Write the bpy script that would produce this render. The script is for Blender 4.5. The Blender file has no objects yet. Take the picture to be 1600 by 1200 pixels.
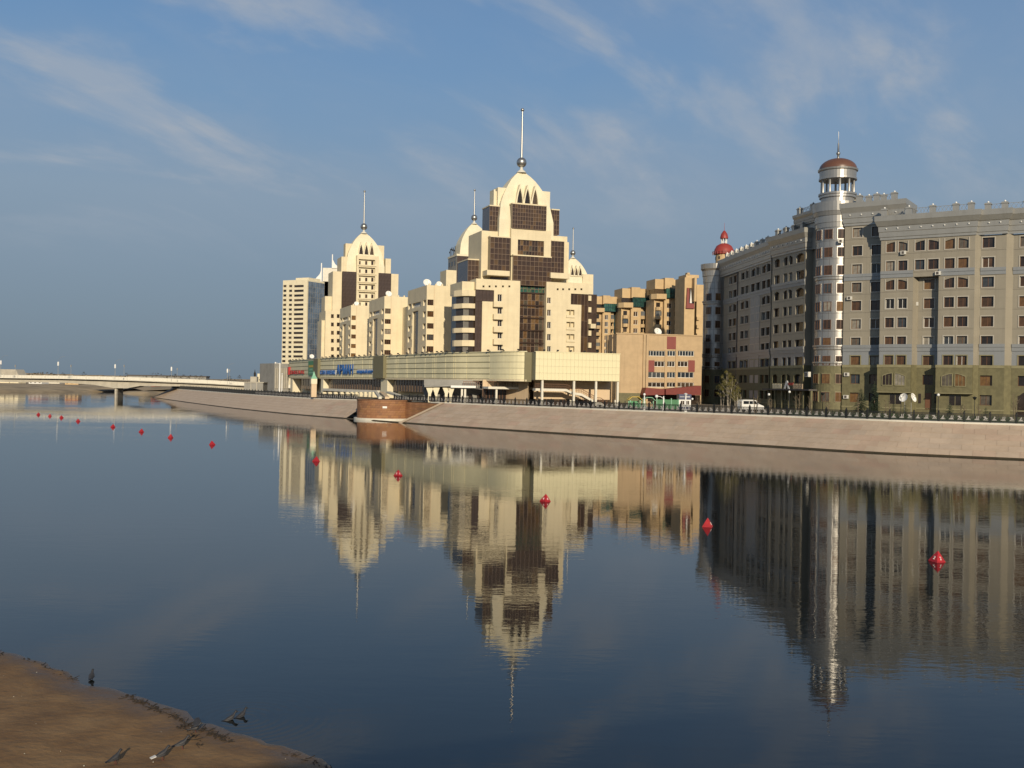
import bpy, math, random
from mathutils import Vector, Matrix
from mathutils.geometry import tessellate_polygon
random.seed(7)
R = math.radians
SC = bpy.context.scene
COL = SC.collection

# ---------------------------------------------------------------- camera
CAM_Z = 8.0          # the photographer stands on a road bridge, 8 m above the river
F = 1600.0           # focal length in photo pixels (1600 x 1200 frame)
ROLL = R(1.05)
cam_d = bpy.data.cameras.new('camera')
cam_d.sensor_width = 36.0
cam_d.lens = 36.0
cam_d.clip_start = 0.3
cam_d.clip_end = 20000
cam = bpy.data.objects.new('camera', cam_d)
COL.objects.link(cam)
cam.matrix_world = Matrix.Translation((0, 0, CAM_Z)) @ Matrix.Rotation(R(90), 4, 'X') @ Matrix.Rotation(ROLL, 4, 'Z')
SC.camera = cam

# ---------------------------------------------------------------- sky and sun
SUN_AZ, SUN_EL = 10.0, 18.5       # degrees: right of straight behind the camera, above the horizon
W = bpy.data.worlds.new('World')
SC.world = W
W.use_nodes = True
nt = W.node_tree
for n in list(nt.nodes):
    nt.nodes.remove(n)
def wn(t, **kw):
    n = nt.nodes.new(t)
    for k, v in kw.items():
        setattr(n, k, v)
    return n
def wl(a, b):
    nt.links.new(a, b)
def wmath(op, a, b=None, clamp=False):
    n = wn('ShaderNodeMath', operation=op, use_clamp=clamp)
    for i, v in enumerate((a, b)):
        if v is None:
            continue
        if isinstance(v, (int, float)):
            n.inputs[i].default_value = v
        else:
            wl(v, n.inputs[i])
    return n.outputs[0]
def wsmooth(v, a, b):
    n = wn('ShaderNodeMapRange', interpolation_type='SMOOTHSTEP')
    wl(v, n.inputs['Value'])
    n.inputs['From Min'].default_value = a
    n.inputs['From Max'].default_value = b
    return n.outputs[0]
def wmix(fac, a, b):
    n = wn('ShaderNodeMix', data_type='RGBA')
    ins = [s for s in n.inputs if s.enabled]
    for s, v in zip((n.inputs['Factor'], n.inputs[6], n.inputs[7]), (fac, a, b)):
        if isinstance(v, (int, float)):
            s.default_value = v
        elif isinstance(v, tuple):
            s.default_value = v
        else:
            wl(v, s)
    return n.outputs[2]
sky = wn('ShaderNodeTexSky', sky_type='NISHITA', sun_disc=False)
sky.sun_elevation = R(SUN_EL)
sky.sun_rotation = R(180 - SUN_AZ)
sky.altitude = 350
sky.air_density = 1.0
sky.dust_density = 1.2
sky.ozone_density = 2.0
tc = wn('ShaderNodeTexCoord')
sep = wn('ShaderNodeSeparateXYZ')
wl(tc.outputs['Generated'], sep.inputs[0])
zc = wmath('MAXIMUM', sep.outputs['Z'], 0.0)
den = wmath('ADD', zc, 0.33)
u = wmath('DIVIDE', sep.outputs['X'], den)
v = wmath('DIVIDE', sep.outputs['Y'], den)
comb = wn('ShaderNodeCombineXYZ')
wl(u, comb.inputs[0]); wl(v, comb.inputs[1])
def cloud(scale, rot, stretch, detail, rough, loc, a, b, dist=0.0):
    """mask of wispy cloud, drawn out along the bearing `rot` of the cloud sheet"""
    mr = wn('ShaderNodeMapping')
    mr.inputs['Rotation'].default_value = (0, 0, R(-rot))
    wl(comb.outputs[0], mr.inputs['Vector'])
    mp = wn('ShaderNodeMapping')
    mp.inputs['Scale'].default_value = (scale, scale * stretch, 1)
    mp.inputs['Location'].default_value = loc
    wl(mr.outputs[0], mp.inputs['Vector'])
    nz = wn('ShaderNodeTexNoise')
    nz.inputs['Scale'].default_value = 1.0
    nz.inputs['Detail'].default_value = detail
    nz.inputs['Roughness'].default_value = rough
    nz.inputs['Distortion'].default_value = dist
    wl(mp.outputs[0], nz.inputs['Vector'])
    return wsmooth(nz.outputs['Fac'], a, b)
c1 = cloud(2.3, 50, 2.0, 6, 0.55, (15.3, 8.8, 0), 0.46, 0.68, 0.35)
c2 = cloud(5.0, 45, 1.3, 7, 0.58, (7.3, 0.4, 0), 0.46, 0.72, 0.4)
c3 = cloud(1.0, 30, 1.3, 4, 0.5, (8.4, 6.2, 0), 0.36, 0.66)
cl = wmath('ADD', wmath('MULTIPLY', c1, 0.62), wmath('MULTIPLY', wmath('MULTIPLY', c2, 0.42), wmath('ADD', c1, 0.25)), True)
lowfade = wsmooth(zc, 0.09, 0.22)
cl = wmath('MULTIPLY', cl, lowfade)
SKY_STRENGTH = 0.085
# clear sky, a blue-grey veil of thin high haze low over the horizon, then the wisps of cirrus
haze_f = wmath('MULTIPLY', wmath('SUBTRACT', 1.0, wsmooth(zc, 0.15, 0.62)), 0.95)
ramp = wn('ShaderNodeValToRGB')
wl(zc, ramp.inputs[0])
e_ = ramp.color_ramp.elements
e_[0].position = 0.0; e_[0].color = (0.19, 0.258, 0.33, 1)
e_[1].position = 0.17; e_[1].color = (0.275, 0.38, 0.50, 1)
for p_, c_ in ((0.07, (0.228, 0.31, 0.40, 1)), (0.27, (0.20, 0.355, 0.57, 1)), (0.36, (0.105, 0.305, 0.63, 1))):
    q_ = e_.new(p_); q_.color = c_
gain = wn('ShaderNodeMix', data_type='RGBA', blend_type='MULTIPLY')
gain.inputs['Factor'].default_value = 1.0
wl(ramp.outputs[0], gain.inputs[6]); gain.inputs[7].default_value = (10, 10, 10, 1)
skyc = wmix(haze_f, sky.outputs[0], gain.outputs[2])
skyc = wmix(wmath('MULTIPLY', wmath('MULTIPLY', c3, 0.30), wsmooth(zc, 0.03, 0.2)), skyc, (3.4, 4.1, 5.1, 1))
skyc = wmix(wmath('MULTIPLY', cl, 0.9), skyc, (4.5, 4.95, 5.6, 1))
bg = wn('ShaderNodeBackground')
wl(skyc, bg.inputs[0])
bg.inputs[1].default_value = SKY_STRENGTH
wo = wn('ShaderNodeOutputWorld')
wl(bg.outputs[0], wo.inputs[0])

to_sun = Vector((math.sin(R(SUN_AZ)) * math.cos(R(SUN_EL)), -math.cos(R(SUN_AZ)) * math.cos(R(SUN_EL)), math.sin(R(SUN_EL))))
sd = bpy.data.lights.new('sun', 'SUN')
sd.energy = 3.9
sd.angle = R(0.53)
sd.color = (1.0, 0.86, 0.64)
sun = bpy.data.objects.new('sun', sd)
COL.objects.link(sun)
sun.rotation_euler = to_sun.to_track_quat('Z', 'Y').to_euler()
sun.location = (30, -60, 60)
SC.view_settings.view_transform = 'Standard'
SC.view_settings.look = 'None'
SC.view_settings.exposure = 0.0
SC.view_settings.gamma = 1.0
SC.view_settings.use_curve_mapping = False
SC.cycles.max_bounces = 5
SC.cycles.diffuse_bounces = 2
SC.cycles.glossy_bounces = 4
SC.cycles.transmission_bounces = 2
SC.cycles.caustics_reflective = False
SC.cycles.caustics_refractive = False
SC.cycles.use_denoising = True

# ---------------------------------------------------------------- surveying helpers
GZ = 4.0             # level of the embankment promenade above the river
CS, SN = math.cos(ROLL), math.sin(ROLL)
CAMV = Vector((0, 0, CAM_Z))
def ray(px, py):
    a, b = px - 800.0, py - 600.0
    x, y = a * CS + b * SN, -a * SN + b * CS
    return Vector((x / F, 1.0, -y / F))
def at(px, py, D):
    return CAMV + ray(px, py) * D
def on_level(px, py, z=0.0):
    d = ray(px, py)
    return CAMV + d * ((z - CAM_Z) / d.z)
class Frame:
    """a building's own axes: x along its front, y into it, z up"""
    def __init__(s, px, D, rot, z0=GZ, py=560):
        p = at(px, py, D)
        s.rot = R(rot)
        s.o = Vector((p.x, p.y, z0))
        s.ex = Vector((math.cos(s.rot), math.sin(s.rot), 0))
        s.ey = Vector((-math.sin(s.rot), math.cos(s.rot), 0))
    def loc(s, px, py, yl=0.0):
        d = ray(px, py)
        t = (yl + (s.o - CAMV).dot(s.ey)) / d.dot(s.ey)
        p = CAMV + d * t - s.o
        return p.dot(s.ex), p.z
    def x(s, px, py=560, yl=0.0):
        return s.loc(px, py, yl)[0]
    def z(s, px, py, yl=0.0):
        return s.loc(px, py, yl)[1]
    def rect(s, x0, y0, x1, y1, yl=0.0):
        """photo rectangle -> (xa, xb, za, zb) on the plane y = yl"""
        a = s.loc(x0, (y0 + y1) / 2, yl)[0]
        b = s.loc(x1, (y0 + y1) / 2, yl)[0]
        xm = (x0 + x1) / 2
        return a, b, s.loc(xm, y1, yl)[1], s.loc(xm, y0, yl)[1]
    def world(s, x, y, z):
        return s.o + s.ex * x + s.ey * y + Vector((0, 0, z))

# ---------------------------------------------------------------- mesh builder
class MB:
    def __init__(s):
        s.v, s.f, s.m = [], [], []
    def face(s, pts, m=0):
        i = len(s.v)
        s.v.extend([tuple(p) for p in pts])
        s.f.append(tuple(range(i, i + len(pts))))
        s.m.append(m)
    def box(s, x0, x1, y0, y1, z0, z1, m=0):
        if x0 > x1: x0, x1 = x1, x0
        if y0 > y1: y0, y1 = y1, y0
        if z0 > z1: z0, z1 = z1, z0
        i = len(s.v)
        s.v += [(x0, y0, z0), (x1, y0, z0), (x1, y1, z0), (x0, y1, z0), (x0, y0, z1), (x1, y0, z1), (x1, y1, z1), (x0, y1, z1)]
        for q in ((0, 3, 2, 1), (4, 5, 6, 7), (0, 1, 5, 4), (1, 2, 6, 5), (2, 3, 7, 6), (3, 0, 4, 7)):
            s.f.append(tuple(i + k for k in q)); s.m.append(m)
        return s
    def obox(s, c, ex, ey, hx, hy, z0, z1, m=0):
        """upright box on any bearing: centre c(x,y), axis vectors, half sizes"""
        P = []
        for z in (z0, z1):
            for a, b in ((-1, -1), (1, -1), (1, 1), (-1, 1)):
                P.append((c[0] + ex[0] * hx * a + ey[0] * hy * b, c[1] + ex[1] * hx * a + ey[1] * hy * b, z))
        i = len(s.v); s.v += P
        for q in ((0, 3, 2, 1), (4, 5, 6, 7), (0, 1, 5, 4), (1, 2, 6, 5), (2, 3, 7, 6), (3, 0, 4, 7)):
            s.f.append(tuple(i + k for k in q)); s.m.append(m)
        return s
    def bar(s, p0, p1, w, h=None, m=0):
        """square bar between two points"""
        p0, p1 = Vector(p0), Vector(p1)
        d = (p1 - p0)
        if d.length < 1e-6: return s
        d.normalize()
        up = Vector((0, 0, 1)) if abs(d.z) < 0.95 else Vector((1, 0, 0))
        a = d.cross(up).normalized(); b = a.cross(d).normalized()
        a *= w / 2; b *= (h or w) / 2
        i = len(s.v)
        for p in (p0, p1):
            for q in (-a - b, a - b, a + b, -a + b):
                s.v.append(tuple(p + q))
        for q in ((0, 1, 2, 3), (7, 6, 5, 4), (0, 4, 5, 1), (1, 5, 6, 2), (2, 6, 7, 3), (3, 7, 4, 0)):
            s.f.append(tuple(i + k for k in q)); s.m.append(m)
        return s
    def tube(s, pts, rads, n=8, m=0, cap=True):
        rings = []
        for k, p in enumerate(pts):
            p = Vector(p)
            d = Vector(pts[min(k + 1, len(pts) - 1)]) - Vector(pts[max(k - 1, 0)])
            d.normalize()
            up = Vector((0, 0, 1)) if abs(d.z) < 0.95 else Vector((1, 0, 0))
            a = d.cross(up).normalized(); b = d.cross(a).normalized()
            r = rads[k] if isinstance(rads, (list, tuple)) else rads
            i = len(s.v); rings.append(i)
            for j in range(n):
                t = 2 * math.pi * j / n
                s.v.append(tuple(p + a * (r * math.cos(t)) + b * (r * math.sin(t))))
        for k in range(len(rings) - 1):
            for j in range(n):
                j2 = (j + 1) % n
                s.f.append((rings[k] + j, rings[k] + j2, rings[k + 1] + j2, rings[k + 1] + j)); s.m.append(m)
        if cap:
            s.f.append(tuple(rings[0] + j for j in range(n))[::-1]); s.m.append(m)
            s.f.append(tuple(rings[-1] + j for j in range(n))); s.m.append(m)
        return s
    def lathe(s, prof, c=(0, 0), n=24, m=0, a0=0.0, a1=360.0):
        full = abs(a1 - a0 - 360) < 1e-6
        k = n if full else n + 1
        rows = []
        for r, z in prof:
            rows.append(len(s.v))
            for j in range(k):
                t = R(a0 + (a1 - a0) * j / n)
                s.v.append((c[0] + r * math.cos(t), c[1] + r * math.sin(t), z))
        for a in range(len(rows) - 1):
            for j in range(n):
                j2 = (j + 1) % k
                s.f.append((rows[a] + j, rows[a] + j2, rows[a + 1] + j2, rows[a + 1] + j)); s.m.append(m)
        return s
    def prism(s, poly, z0, z1, m=0, top=True):
        """upright prism over a plan polygon"""
        n = len(poly)
        for k in range(n):
            a, b = poly[k], poly[(k + 1) % n]
            s.face([(a[0], a[1], z0), (b[0], b[1], z0), (b[0], b[1], z1), (a[0], a[1], z1)], m)
        if top:
            s.face([(p[0], p[1], z1) for p in poly], m)
            s.face([(p[0], p[1], z0) for p in poly][::-1], m)
        return s
    def slab(s, poly, y0, y1, m=0, holes=(), mr=None, axis='y', back=True):
        """plate standing upright: outline (x,z) with openings, between y0 (front) and y1"""
        def P(x, y, z):
            return (x, y, z) if axis == 'y' else (y, x, z)
        loops = [poly] + list(holes)
        flat = [p for l in loops for p in l]
        tris = tessellate_polygon([[Vector((p[0], p[1], 0)) for p in l] for l in loops])
        for t in tris:
            s.face([P(flat[i][0], y0, flat[i][1]) for i in t], m)
            if back:
                s.face([P(flat[i][0], y1, flat[i][1]) for i in t], m)
        for li, l in enumerate(loops):
            n = len(l)
            for k in range(n):
                a, b = l[k], l[(k + 1) % n]
                s.face([P(a[0], y0, a[1]), P(b[0], y0, b[1]), P(b[0], y1, b[1]), P(a[0], y1, a[1])], m if (li == 0 or mr is None) else mr)
        return s
    def wall(s, x0, x1, z0, z1, y, ops, depth, m=0):
        """upright wall face at y (seen from -y) with recessed openings (xa,xb,za,zb,rise)"""
        ops = [o if len(o) == 5 else tuple(o) + (0,) for o in ops]
        xs = sorted({round(v, 4) for v in [x0, x1] + [o[0] for o in ops] + [o[1] for o in ops] if x0 - 1e-6 <= v <= x1 + 1e-6})
        zs = sorted({round(v, 4) for v in [z0, z1] + [o[2] for o in ops] + [o[3] for o in ops] if z0 - 1e-6 <= v <= z1 + 1e-6})
        for i in range(len(xs) - 1):
            xm = (xs[i] + xs[i + 1]) / 2
            cand = [o for o in ops if o[0] < xm < o[1]]
            k = 0
            while k < len(zs) - 1:
                def hole(kk):
                    zm = (zs[kk] + zs[kk + 1]) / 2
                    return any(o[2] < zm < o[3] for o in cand)
                if hole(k):
                    k += 1; continue
                j = k
                while j + 1 < len(zs) - 1 and not hole(j + 1):
                    j += 1
                s.face([(xs[i], y, zs[k]), (xs[i + 1], y, zs[k]), (xs[i + 1], y, zs[j + 1]), (xs[i], y, zs[j + 1])], m)
                k = j + 1
        for xa, xb, za, zb, rise in ops:
            y2 = y + depth
            s.face([(xa, y, za), (xa, y2, za), (xa, y2, zb), (xa, y, zb)], m)
            s.face([(xb, y, za), (xb, y, zb), (xb, y2, zb), (xb, y2, za)], m)
            s.face([(xa, y, za), (xb, y, za), (xb, y2, za), (xa, y2, za)], m)
            s.face([(xa, y, zb), (xa, y2, zb), (xb, y2, zb), (xb, y, zb)], m)
            if rise:
                side = 0 if rise > 0 else 0
                pts = arch_pts(xa, xb, zb, rise)
                yy = y + 0.02
                for a, b in zip(pts[:-1], pts[1:]):
                    s.face([(a[0], yy, a[1]), (b[0], yy, b[1]), (b[0], yy, zb), (a[0], yy, zb)], m)
                    s.face([(a[0], yy, a[1]), (a[0], y2, a[1]), (b[0], y2, b[1]), (b[0], yy, b[1])], m)
        return s
    def sphere(s, c, r, n=12, m=0, sz=1.0):
        prof = [(max(1e-4, r * math.sin(math.pi * k / (n // 2 + 2))), c[2] - r * sz * math.cos(math.pi * k / (n // 2 + 2))) for k in range(n // 2 + 3)]
        return s.lathe(prof, (c[0], c[1]), n, m)
    def mesh(s, name, mats, smooth=False):
        me = bpy.data.meshes.new(name)
        me.from_pydata(s.v, [], s.f)
        for mt in (mats if isinstance(mats, (list, tuple)) else [mats]):
            me.materials.append(M[mt])
        if len(me.polygons) == len(s.m):
            me.polygons.foreach_set('material_index', s.m)
            if smooth:
                me.polygons.foreach_set('use_smooth', [True] * len(s.m))
        me.update()
        return me
    def build(s, name, mats, parent=None, smooth=False, loc=(0, 0, 0), rot=0.0):
        return link(name, s.mesh(name, mats, smooth), parent, loc, rot)

def arch_pts(xa, xb, zb, rise, n=8):
    """points of an arch head springing at zb - |rise|; rise < 0: half arch rising to the right, > 10: to the left"""
    if rise < 0:
        return [(xa + (xb - xa) * k / n, zb + rise + (-rise) * math.sin(math.pi / 2 * k / n)) for k in range(n + 1)]
    if rise > 10:
        r = rise - 10
        return [(xa + (xb - xa) * k / n, zb - r + r * math.cos(math.pi / 2 * k / n)) for k in range(n + 1)]
    return [(xa + (xb - xa) * k / n, zb - rise + rise * math.sin(math.pi * k / n)) for k in range(n + 1)]

def link(name, me, parent=None, loc=(0, 0, 0), rot=0.0, scale=None):
    o = bpy.data.objects.new(name, me)
    COL.objects.link(o)
    o.location = loc
    o.rotation_euler = (0, 0, rot)
    if scale: o.scale = scale
    if parent: o.parent = parent
    return o
def tag(o, label, cat, group=None):
    o['label'] = label; o['category'] = cat
    if group: o['group'] = group
    return o
def thing(name, label, cat, loc=(0, 0, 0), rot=0.0, group=None):
    o = link(name, None, None, loc, rot)
    o.empty_display_size = 0.5
    return tag(o, label, cat, group)
def building(name, label, fr, cat='building', group=None):
    return thing(name, label, cat, fr.o, fr.rot, group)
def structure(o):
    o['kind'] = 'structure'
    return o
def stuff(o):
    o['kind'] = 'stuff'
    return o

# ---------------------------------------------------------------- materials
M = {}
def mat(name, col, rough=0.7, metal=0.0, noise=0.0, nscale=1.0, bump=0.0, bscale=8.0, col2=None, spec=0.5, rnd=None, rain=0.0, joint=None, coords='Object'):
    """col: base colour; noise/col2: blotches; rnd: list of colours picked per object; rain: streaks down the wall"""
    m = bpy.data.materials.new(name)
    M[name] = m
    m.use_nodes = True
    t = m.node_tree
    b = t.nodes['Principled BSDF']
    b.inputs['Roughness'].default_value = rough
    b.inputs['Metallic'].default_value = metal
    b.inputs['Specular IOR Level'].default_value = spec
    b.inputs['Base Color'].default_value = (*col, 1)
    cur = None
    def N(ty): return t.nodes.new(ty)
    def mixc(f, a, bb):
        n = N('ShaderNodeMix'); n.data_type = 'RGBA'
        for s, v in ((n.inputs['Factor'], f), (n.inputs[6], a), (n.inputs[7], bb)):
            if isinstance(v, (int, float)): s.default_value = v
            elif isinstance(v, tuple): s.default_value = (*v, 1) if len(v) == 3 else v
            else: t.links.new(v, s)
        return n.outputs[2]
    geo = N('ShaderNodeNewGeometry')
    vec = geo.outputs['Position'] if coords == 'World' else N('ShaderNodeTexCoord').outputs['Object']
    if rnd:
        oi = N('ShaderNodeObjectInfo')
        cr = N('ShaderNodeValToRGB')
        cr.color_ramp.interpolation = 'CONSTANT'
        els = cr.color_ramp.elements
        while len(els) < len(rnd): els.new(0.5)
        for k, c in enumerate(rnd):
            els[k].position = k / len(rnd); els[k].color = (*c, 1)
        t.links.new(oi.outputs['Random'], cr.inputs[0])
        cur = cr.outputs[0]
    base = cur if cur is not None else tuple(col)
    if noise or col2:
        nz = N('ShaderNodeTexNoise')
        nz.inputs['Scale'].default_value = nscale
        nz.inputs['Detail'].default_value = 6
        nz.inputs['Roughness'].default_value = 0.6
        t.links.new(vec, nz.inputs['Vector'])
        mr = N('ShaderNodeMapRange'); mr.interpolation_type = 'SMOOTHSTEP'
        mr.inputs['From Min'].default_value = 0.35; mr.inputs['From Max'].default_value = 0.65
        t.links.new(nz.outputs['Fac'], mr.inputs['Value'])
        c2 = col2 if col2 else tuple(max(0, c * (1 - noise)) for c in col)
        if cur is not None and not col2:
            hv = N('ShaderNodeHueSaturation'); hv.inputs['Value'].default_value = 1 - noise
            t.links.new(cur, hv.inputs['Color']); c2 = hv.outputs[0]
        base = mixc(mr.outputs[0], base, c2)
    if rain:
        mp = N('ShaderNodeMapping'); mp.inputs['Scale'].default_value = (1.6, 1.6, 0.06)
        t.links.new(vec, mp.inputs['Vector'])
        nz2 = N('ShaderNodeTexNoise'); nz2.inputs['Scale'].default_value = 1.0; nz2.inputs['Detail'].default_value = 5
        t.links.new(mp.outputs[0], nz2.inputs['Vector'])
        mr2 = N('ShaderNodeMapRange'); mr2.inputs['From Min'].default_value = 0.5; mr2.inputs['From Max'].default_value = 0.8
        mr2.inputs['To Max'].default_value = rain
        t.links.new(nz2.outputs['Fac'], mr2.inputs['Value'])
        base = mixc(mr2.outputs[0], base, tuple(c * 0.55 for c in col))
    if joint:
        jw, jh, js = joint
        sp = N('ShaderNodeSeparateXYZ'); t.links.new(vec, sp.inputs[0])
        ad = N('ShaderNodeMath'); ad.operation = 'ADD'; t.links.new(sp.outputs[0], ad.inputs[0]); t.links.new(sp.outputs[1], ad.inputs[1])
        cb = N('ShaderNodeCombineXYZ'); t.links.new(ad.outputs[0], cb.inputs[0]); t.links.new(sp.outputs[2], cb.inputs[1])
        bk = N('ShaderNodeTexBrick'); t.links.new(cb.outputs[0], bk.inputs['Vector'])
        bk.offset = 0.0
        bk.inputs['Color1'].default_value = (0.0, 0.0, 0.0, 1); bk.inputs['Color2'].default_value = (0.35, 0.35, 0.35, 1); bk.inputs['Mortar'].default_value = (1, 1, 1, 1)
        bk.inputs['Scale'].default_value = 1.0; bk.inputs['Brick Width'].default_value = jw; bk.inputs['Row Height'].default_value = jh
        bk.inputs['Mortar Size'].default_value = 0.02; bk.inputs['Mortar Smooth'].default_value = 0.4
        ml = N('ShaderNodeMath'); ml.operation = 'MULTIPLY'; ml.inputs[1].default_value = js
        t.links.new(bk.outputs['Color'], ml.inputs[0])
        base = mixc(ml.outputs[0], base, tuple(c * 0.5 for c in col))
    if not isinstance(base, tuple):
        t.links.new(base, b.inputs['Base Color'])
    if bump:
        nb = N('ShaderNodeTexNoise'); nb.inputs['Scale'].default_value = bscale; nb.inputs['Detail'].default_value = 4
        t.links.new(vec, nb.inputs['Vector'])
        bp = N('ShaderNodeBump'); bp.inputs['Strength'].default_value = bump; bp.inputs['Distance'].default_value = 0.05
        t.links.new(nb.outputs['Fac'], bp.inputs['Height'])
        t.links.new(bp.outputs[0], b.inputs['Normal'])
    return m
CR = dict(noise=0.09, nscale=0.3, rain=0.26, bump=0.25, bscale=3.0, joint=(1.8, 1.05, 0.20))
mat('cream', (0.78, 0.67, 0.455), 0.75, **CR)
mat('cream_pale', (0.83, 0.745, 0.54), 0.7, **CR)
mat('peach', (0.70, 0.53, 0.35), 0.75, **CR)
mat('mall_panel', (0.81, 0.735, 0.475), 0.5, noise=0.07, nscale=0.5, rain=0.12)
mat('mall_joint', (0.38, 0.35, 0.22), 0.7, noise=0.1, nscale=0.7)
mat('olive_panel', (0.19, 0.17, 0.095), 0.6, noise=0.08, nscale=0.6)
mat('white_stone', (0.74, 0.70, 0.60), 0.6, noise=0.08, nscale=0.6, rain=0.2)
mat('white_paint', (0.80, 0.79, 0.76), 0.45, noise=0.04, nscale=1.0)
mat('brown_glass', (0.085, 0.058, 0.046), 0.12, noise=0.3, nscale=0.7, spec=0.65)
mat('bronze_panel', (0.075, 0.042, 0.028), 0.25, noise=0.3, nscale=0.5, rnd=[(0.058, 0.036, 0.027), (0.066, 0.04, 0.028), (0.075, 0.046, 0.03), (0.06, 0.036, 0.026), (0.055, 0.035, 0.027), (0.07, 0.043, 0.029), (0.12, 0.072, 0.036), (0.064, 0.038, 0.028), (0.058, 0.036, 0.027), (0.09, 0.055, 0.032)])
mat('mullion', (0.19, 0.13, 0.09), 0.45)
mat('amber_reflect_glass', (0.1, 0.06, 0.03), 0.22, noise=0.45, nscale=1.1, rnd=[(0.05, 0.032, 0.025), (0.085, 0.05, 0.03), (0.17, 0.095, 0.04), (0.06, 0.038, 0.028), (0.045, 0.032, 0.026), (0.13, 0.075, 0.036), (0.21, 0.13, 0.06), (0.055, 0.036, 0.028), (0.10, 0.085, 0.06), (0.075, 0.045, 0.028)])  # brown glass; amber reflections painted in as random pane tints
mat('green_glass', (0.03, 0.085, 0.075), 0.1, noise=0.5, nscale=0.9, spec=0.7, rnd=[(0.03, 0.085, 0.075), (0.05, 0.14, 0.11), (0.03, 0.07, 0.075), (0.09, 0.16, 0.09)])
mat('teal_glass', (0.02, 0.055, 0.065), 0.1, noise=0.4, nscale=0.7, spec=0.7)
mat('pane', (0.08, 0.05, 0.03), 0.12, spec=0.6, noise=0.35, nscale=1.3, rnd=[(0.040, 0.026, 0.018), (0.10, 0.052, 0.022), (0.058, 0.036, 0.024), (0.16, 0.085, 0.032), (0.04, 0.028, 0.022), (0.075, 0.042, 0.022), (0.13, 0.11, 0.085), (0.048, 0.03, 0.02), (0.03, 0.024, 0.02), (0.09, 0.05, 0.025), (0.30, 0.27, 0.22), (0.06, 0.065, 0.07), (0.05, 0.03, 0.02), (0.20, 0.11, 0.04), (0.11, 0.06, 0.03)])
mat('pane_dark', (0.03, 0.025, 0.022), 0.12, spec=0.6, noise=0.3, nscale=1.0, rnd=[(0.028, 0.022, 0.02), (0.05, 0.036, 0.028), (0.035, 0.028, 0.024), (0.10, 0.07, 0.045)])
mat('pane_blue', (0.05, 0.065, 0.085), 0.1, spec=0.7, noise=0.3, nscale=0.8, rnd=[(0.05, 0.065, 0.085), (0.09, 0.10, 0.11), (0.035, 0.045, 0.06), (0.20, 0.20, 0.19)])
mat('frame_brown', (0.16, 0.075, 0.04), 0.5)
mat('frame_white', (0.78, 0.76, 0.71), 0.5)
mat('silver', (0.40, 0.385, 0.36), 0.36, metal=0.62, noise=0.06, nscale=0.8)
mat('silver_dull', (0.40, 0.39, 0.36), 0.42, metal=0.45, noise=0.08, nscale=0.5, rain=0.25)
mat('steel', (0.42, 0.41, 0.39), 0.38, metal=0.9)
mat('panel_grey', (0.335, 0.30, 0.235), 0.5, metal=0.12, noise=0.08, nscale=0.3, rain=0.3, joint=(1.7, 1.69, 0.22))
mat('panel_blue', (0.30, 0.31, 0.315), 0.45, metal=0.25, noise=0.06, nscale=0.4, rain=0.2)
mat('trim_grey', (0.50, 0.46, 0.39), 0.5, metal=0.15, noise=0.05, nscale=0.5)
mat('green_stone', (0.175, 0.158, 0.082), 0.7, noise=0.22, nscale=1.4, rain=0.2, bump=0.3, bscale=2)
mat('green_trim', (0.265, 0.24, 0.135), 0.65, noise=0.15, nscale=1.2)
mat('dome_brown', (0.15, 0.07, 0.045), 0.38, noise=0.1, nscale=0.6)
mat('dome_red', (0.33, 0.045, 0.035), 0.5, noise=0.15, nscale=0.8)
mat('brick_tan', (0.55, 0.40, 0.24), 0.8, joint=(0.9, 0.3, 0.16), noise=0.12, nscale=0.6, rain=0.3, bump=0.3, bscale=6)
mat('brick_yellow', (0.60, 0.43, 0.235), 0.8, noise=0.12, nscale=0.5, rain=0.3)
mat('red_panel', (0.24, 0.05, 0.042), 0.55, noise=0.12, nscale=0.8)
mat('red_awning', (0.19, 0.026, 0.02), 0.5, noise=0.15, nscale=1.0)
mat('red_paint', (0.50, 0.022, 0.028), 0.45, noise=0.3, nscale=5.0, rain=0.3)
mat('blue_sign', (0.025, 0.11, 0.36), 0.4)
mat('navy', (0.02, 0.03, 0.10), 0.4)
mat('yellow', (0.62, 0.42, 0.04), 0.5)
mat('green_paint', (0.06, 0.26, 0.11), 0.5)
mat('mint', (0.22, 0.46, 0.31), 0.5)
mat('iron', (0.018, 0.019, 0.02), 0.5, spec=0.4)
mat('iron_light', (0.40, 0.38, 0.36), 0.5, noise=0.2, nscale=2)
mat('concrete', (0.50, 0.46, 0.38), 0.8, noise=0.15, nscale=0.4, rain=0.35, bump=0.3, bscale=4)
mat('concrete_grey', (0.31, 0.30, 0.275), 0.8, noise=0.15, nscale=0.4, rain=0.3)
mat('roof_dark', (0.09, 0.08, 0.075), 0.8)
mat('roof_red', (0.27, 0.075, 0.05), 0.7, noise=0.2, nscale=0.5)
mat('ac_white', (0.68, 0.66, 0.60), 0.5)
mat('dark', (0.015, 0.014, 0.013), 0.6)
mat('glass_mirror', (0.52, 0.53, 0.53), 0.14, metal=0.9, noise=0.45, nscale=0.16)  # blotches in the colour stand in for reflected surroundings
mat('bark', (0.20, 0.155, 0.105), 0.9, noise=0.3, nscale=3)
mat('bark_dark', (0.03, 0.022, 0.016), 0.9)
mat('bark_birch', (0.50, 0.44, 0.35), 0.85, col2=(0.12, 0.10, 0.08), nscale=2.2)
mat('leaf_spring', (0.19, 0.165, 0.03), 0.7, noise=0.35, nscale=1.4)
mat('leaf_spruce', (0.026, 0.045, 0.018), 0.8, noise=0.4, nscale=2)
mat('leaf_shrub', (0.06, 0.075, 0.022), 0.8, noise=0.4, nscale=2)
mat('leaf_far', (0.085, 0.07, 0.045), 0.9, noise=0.35, nscale=0.3)
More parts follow.
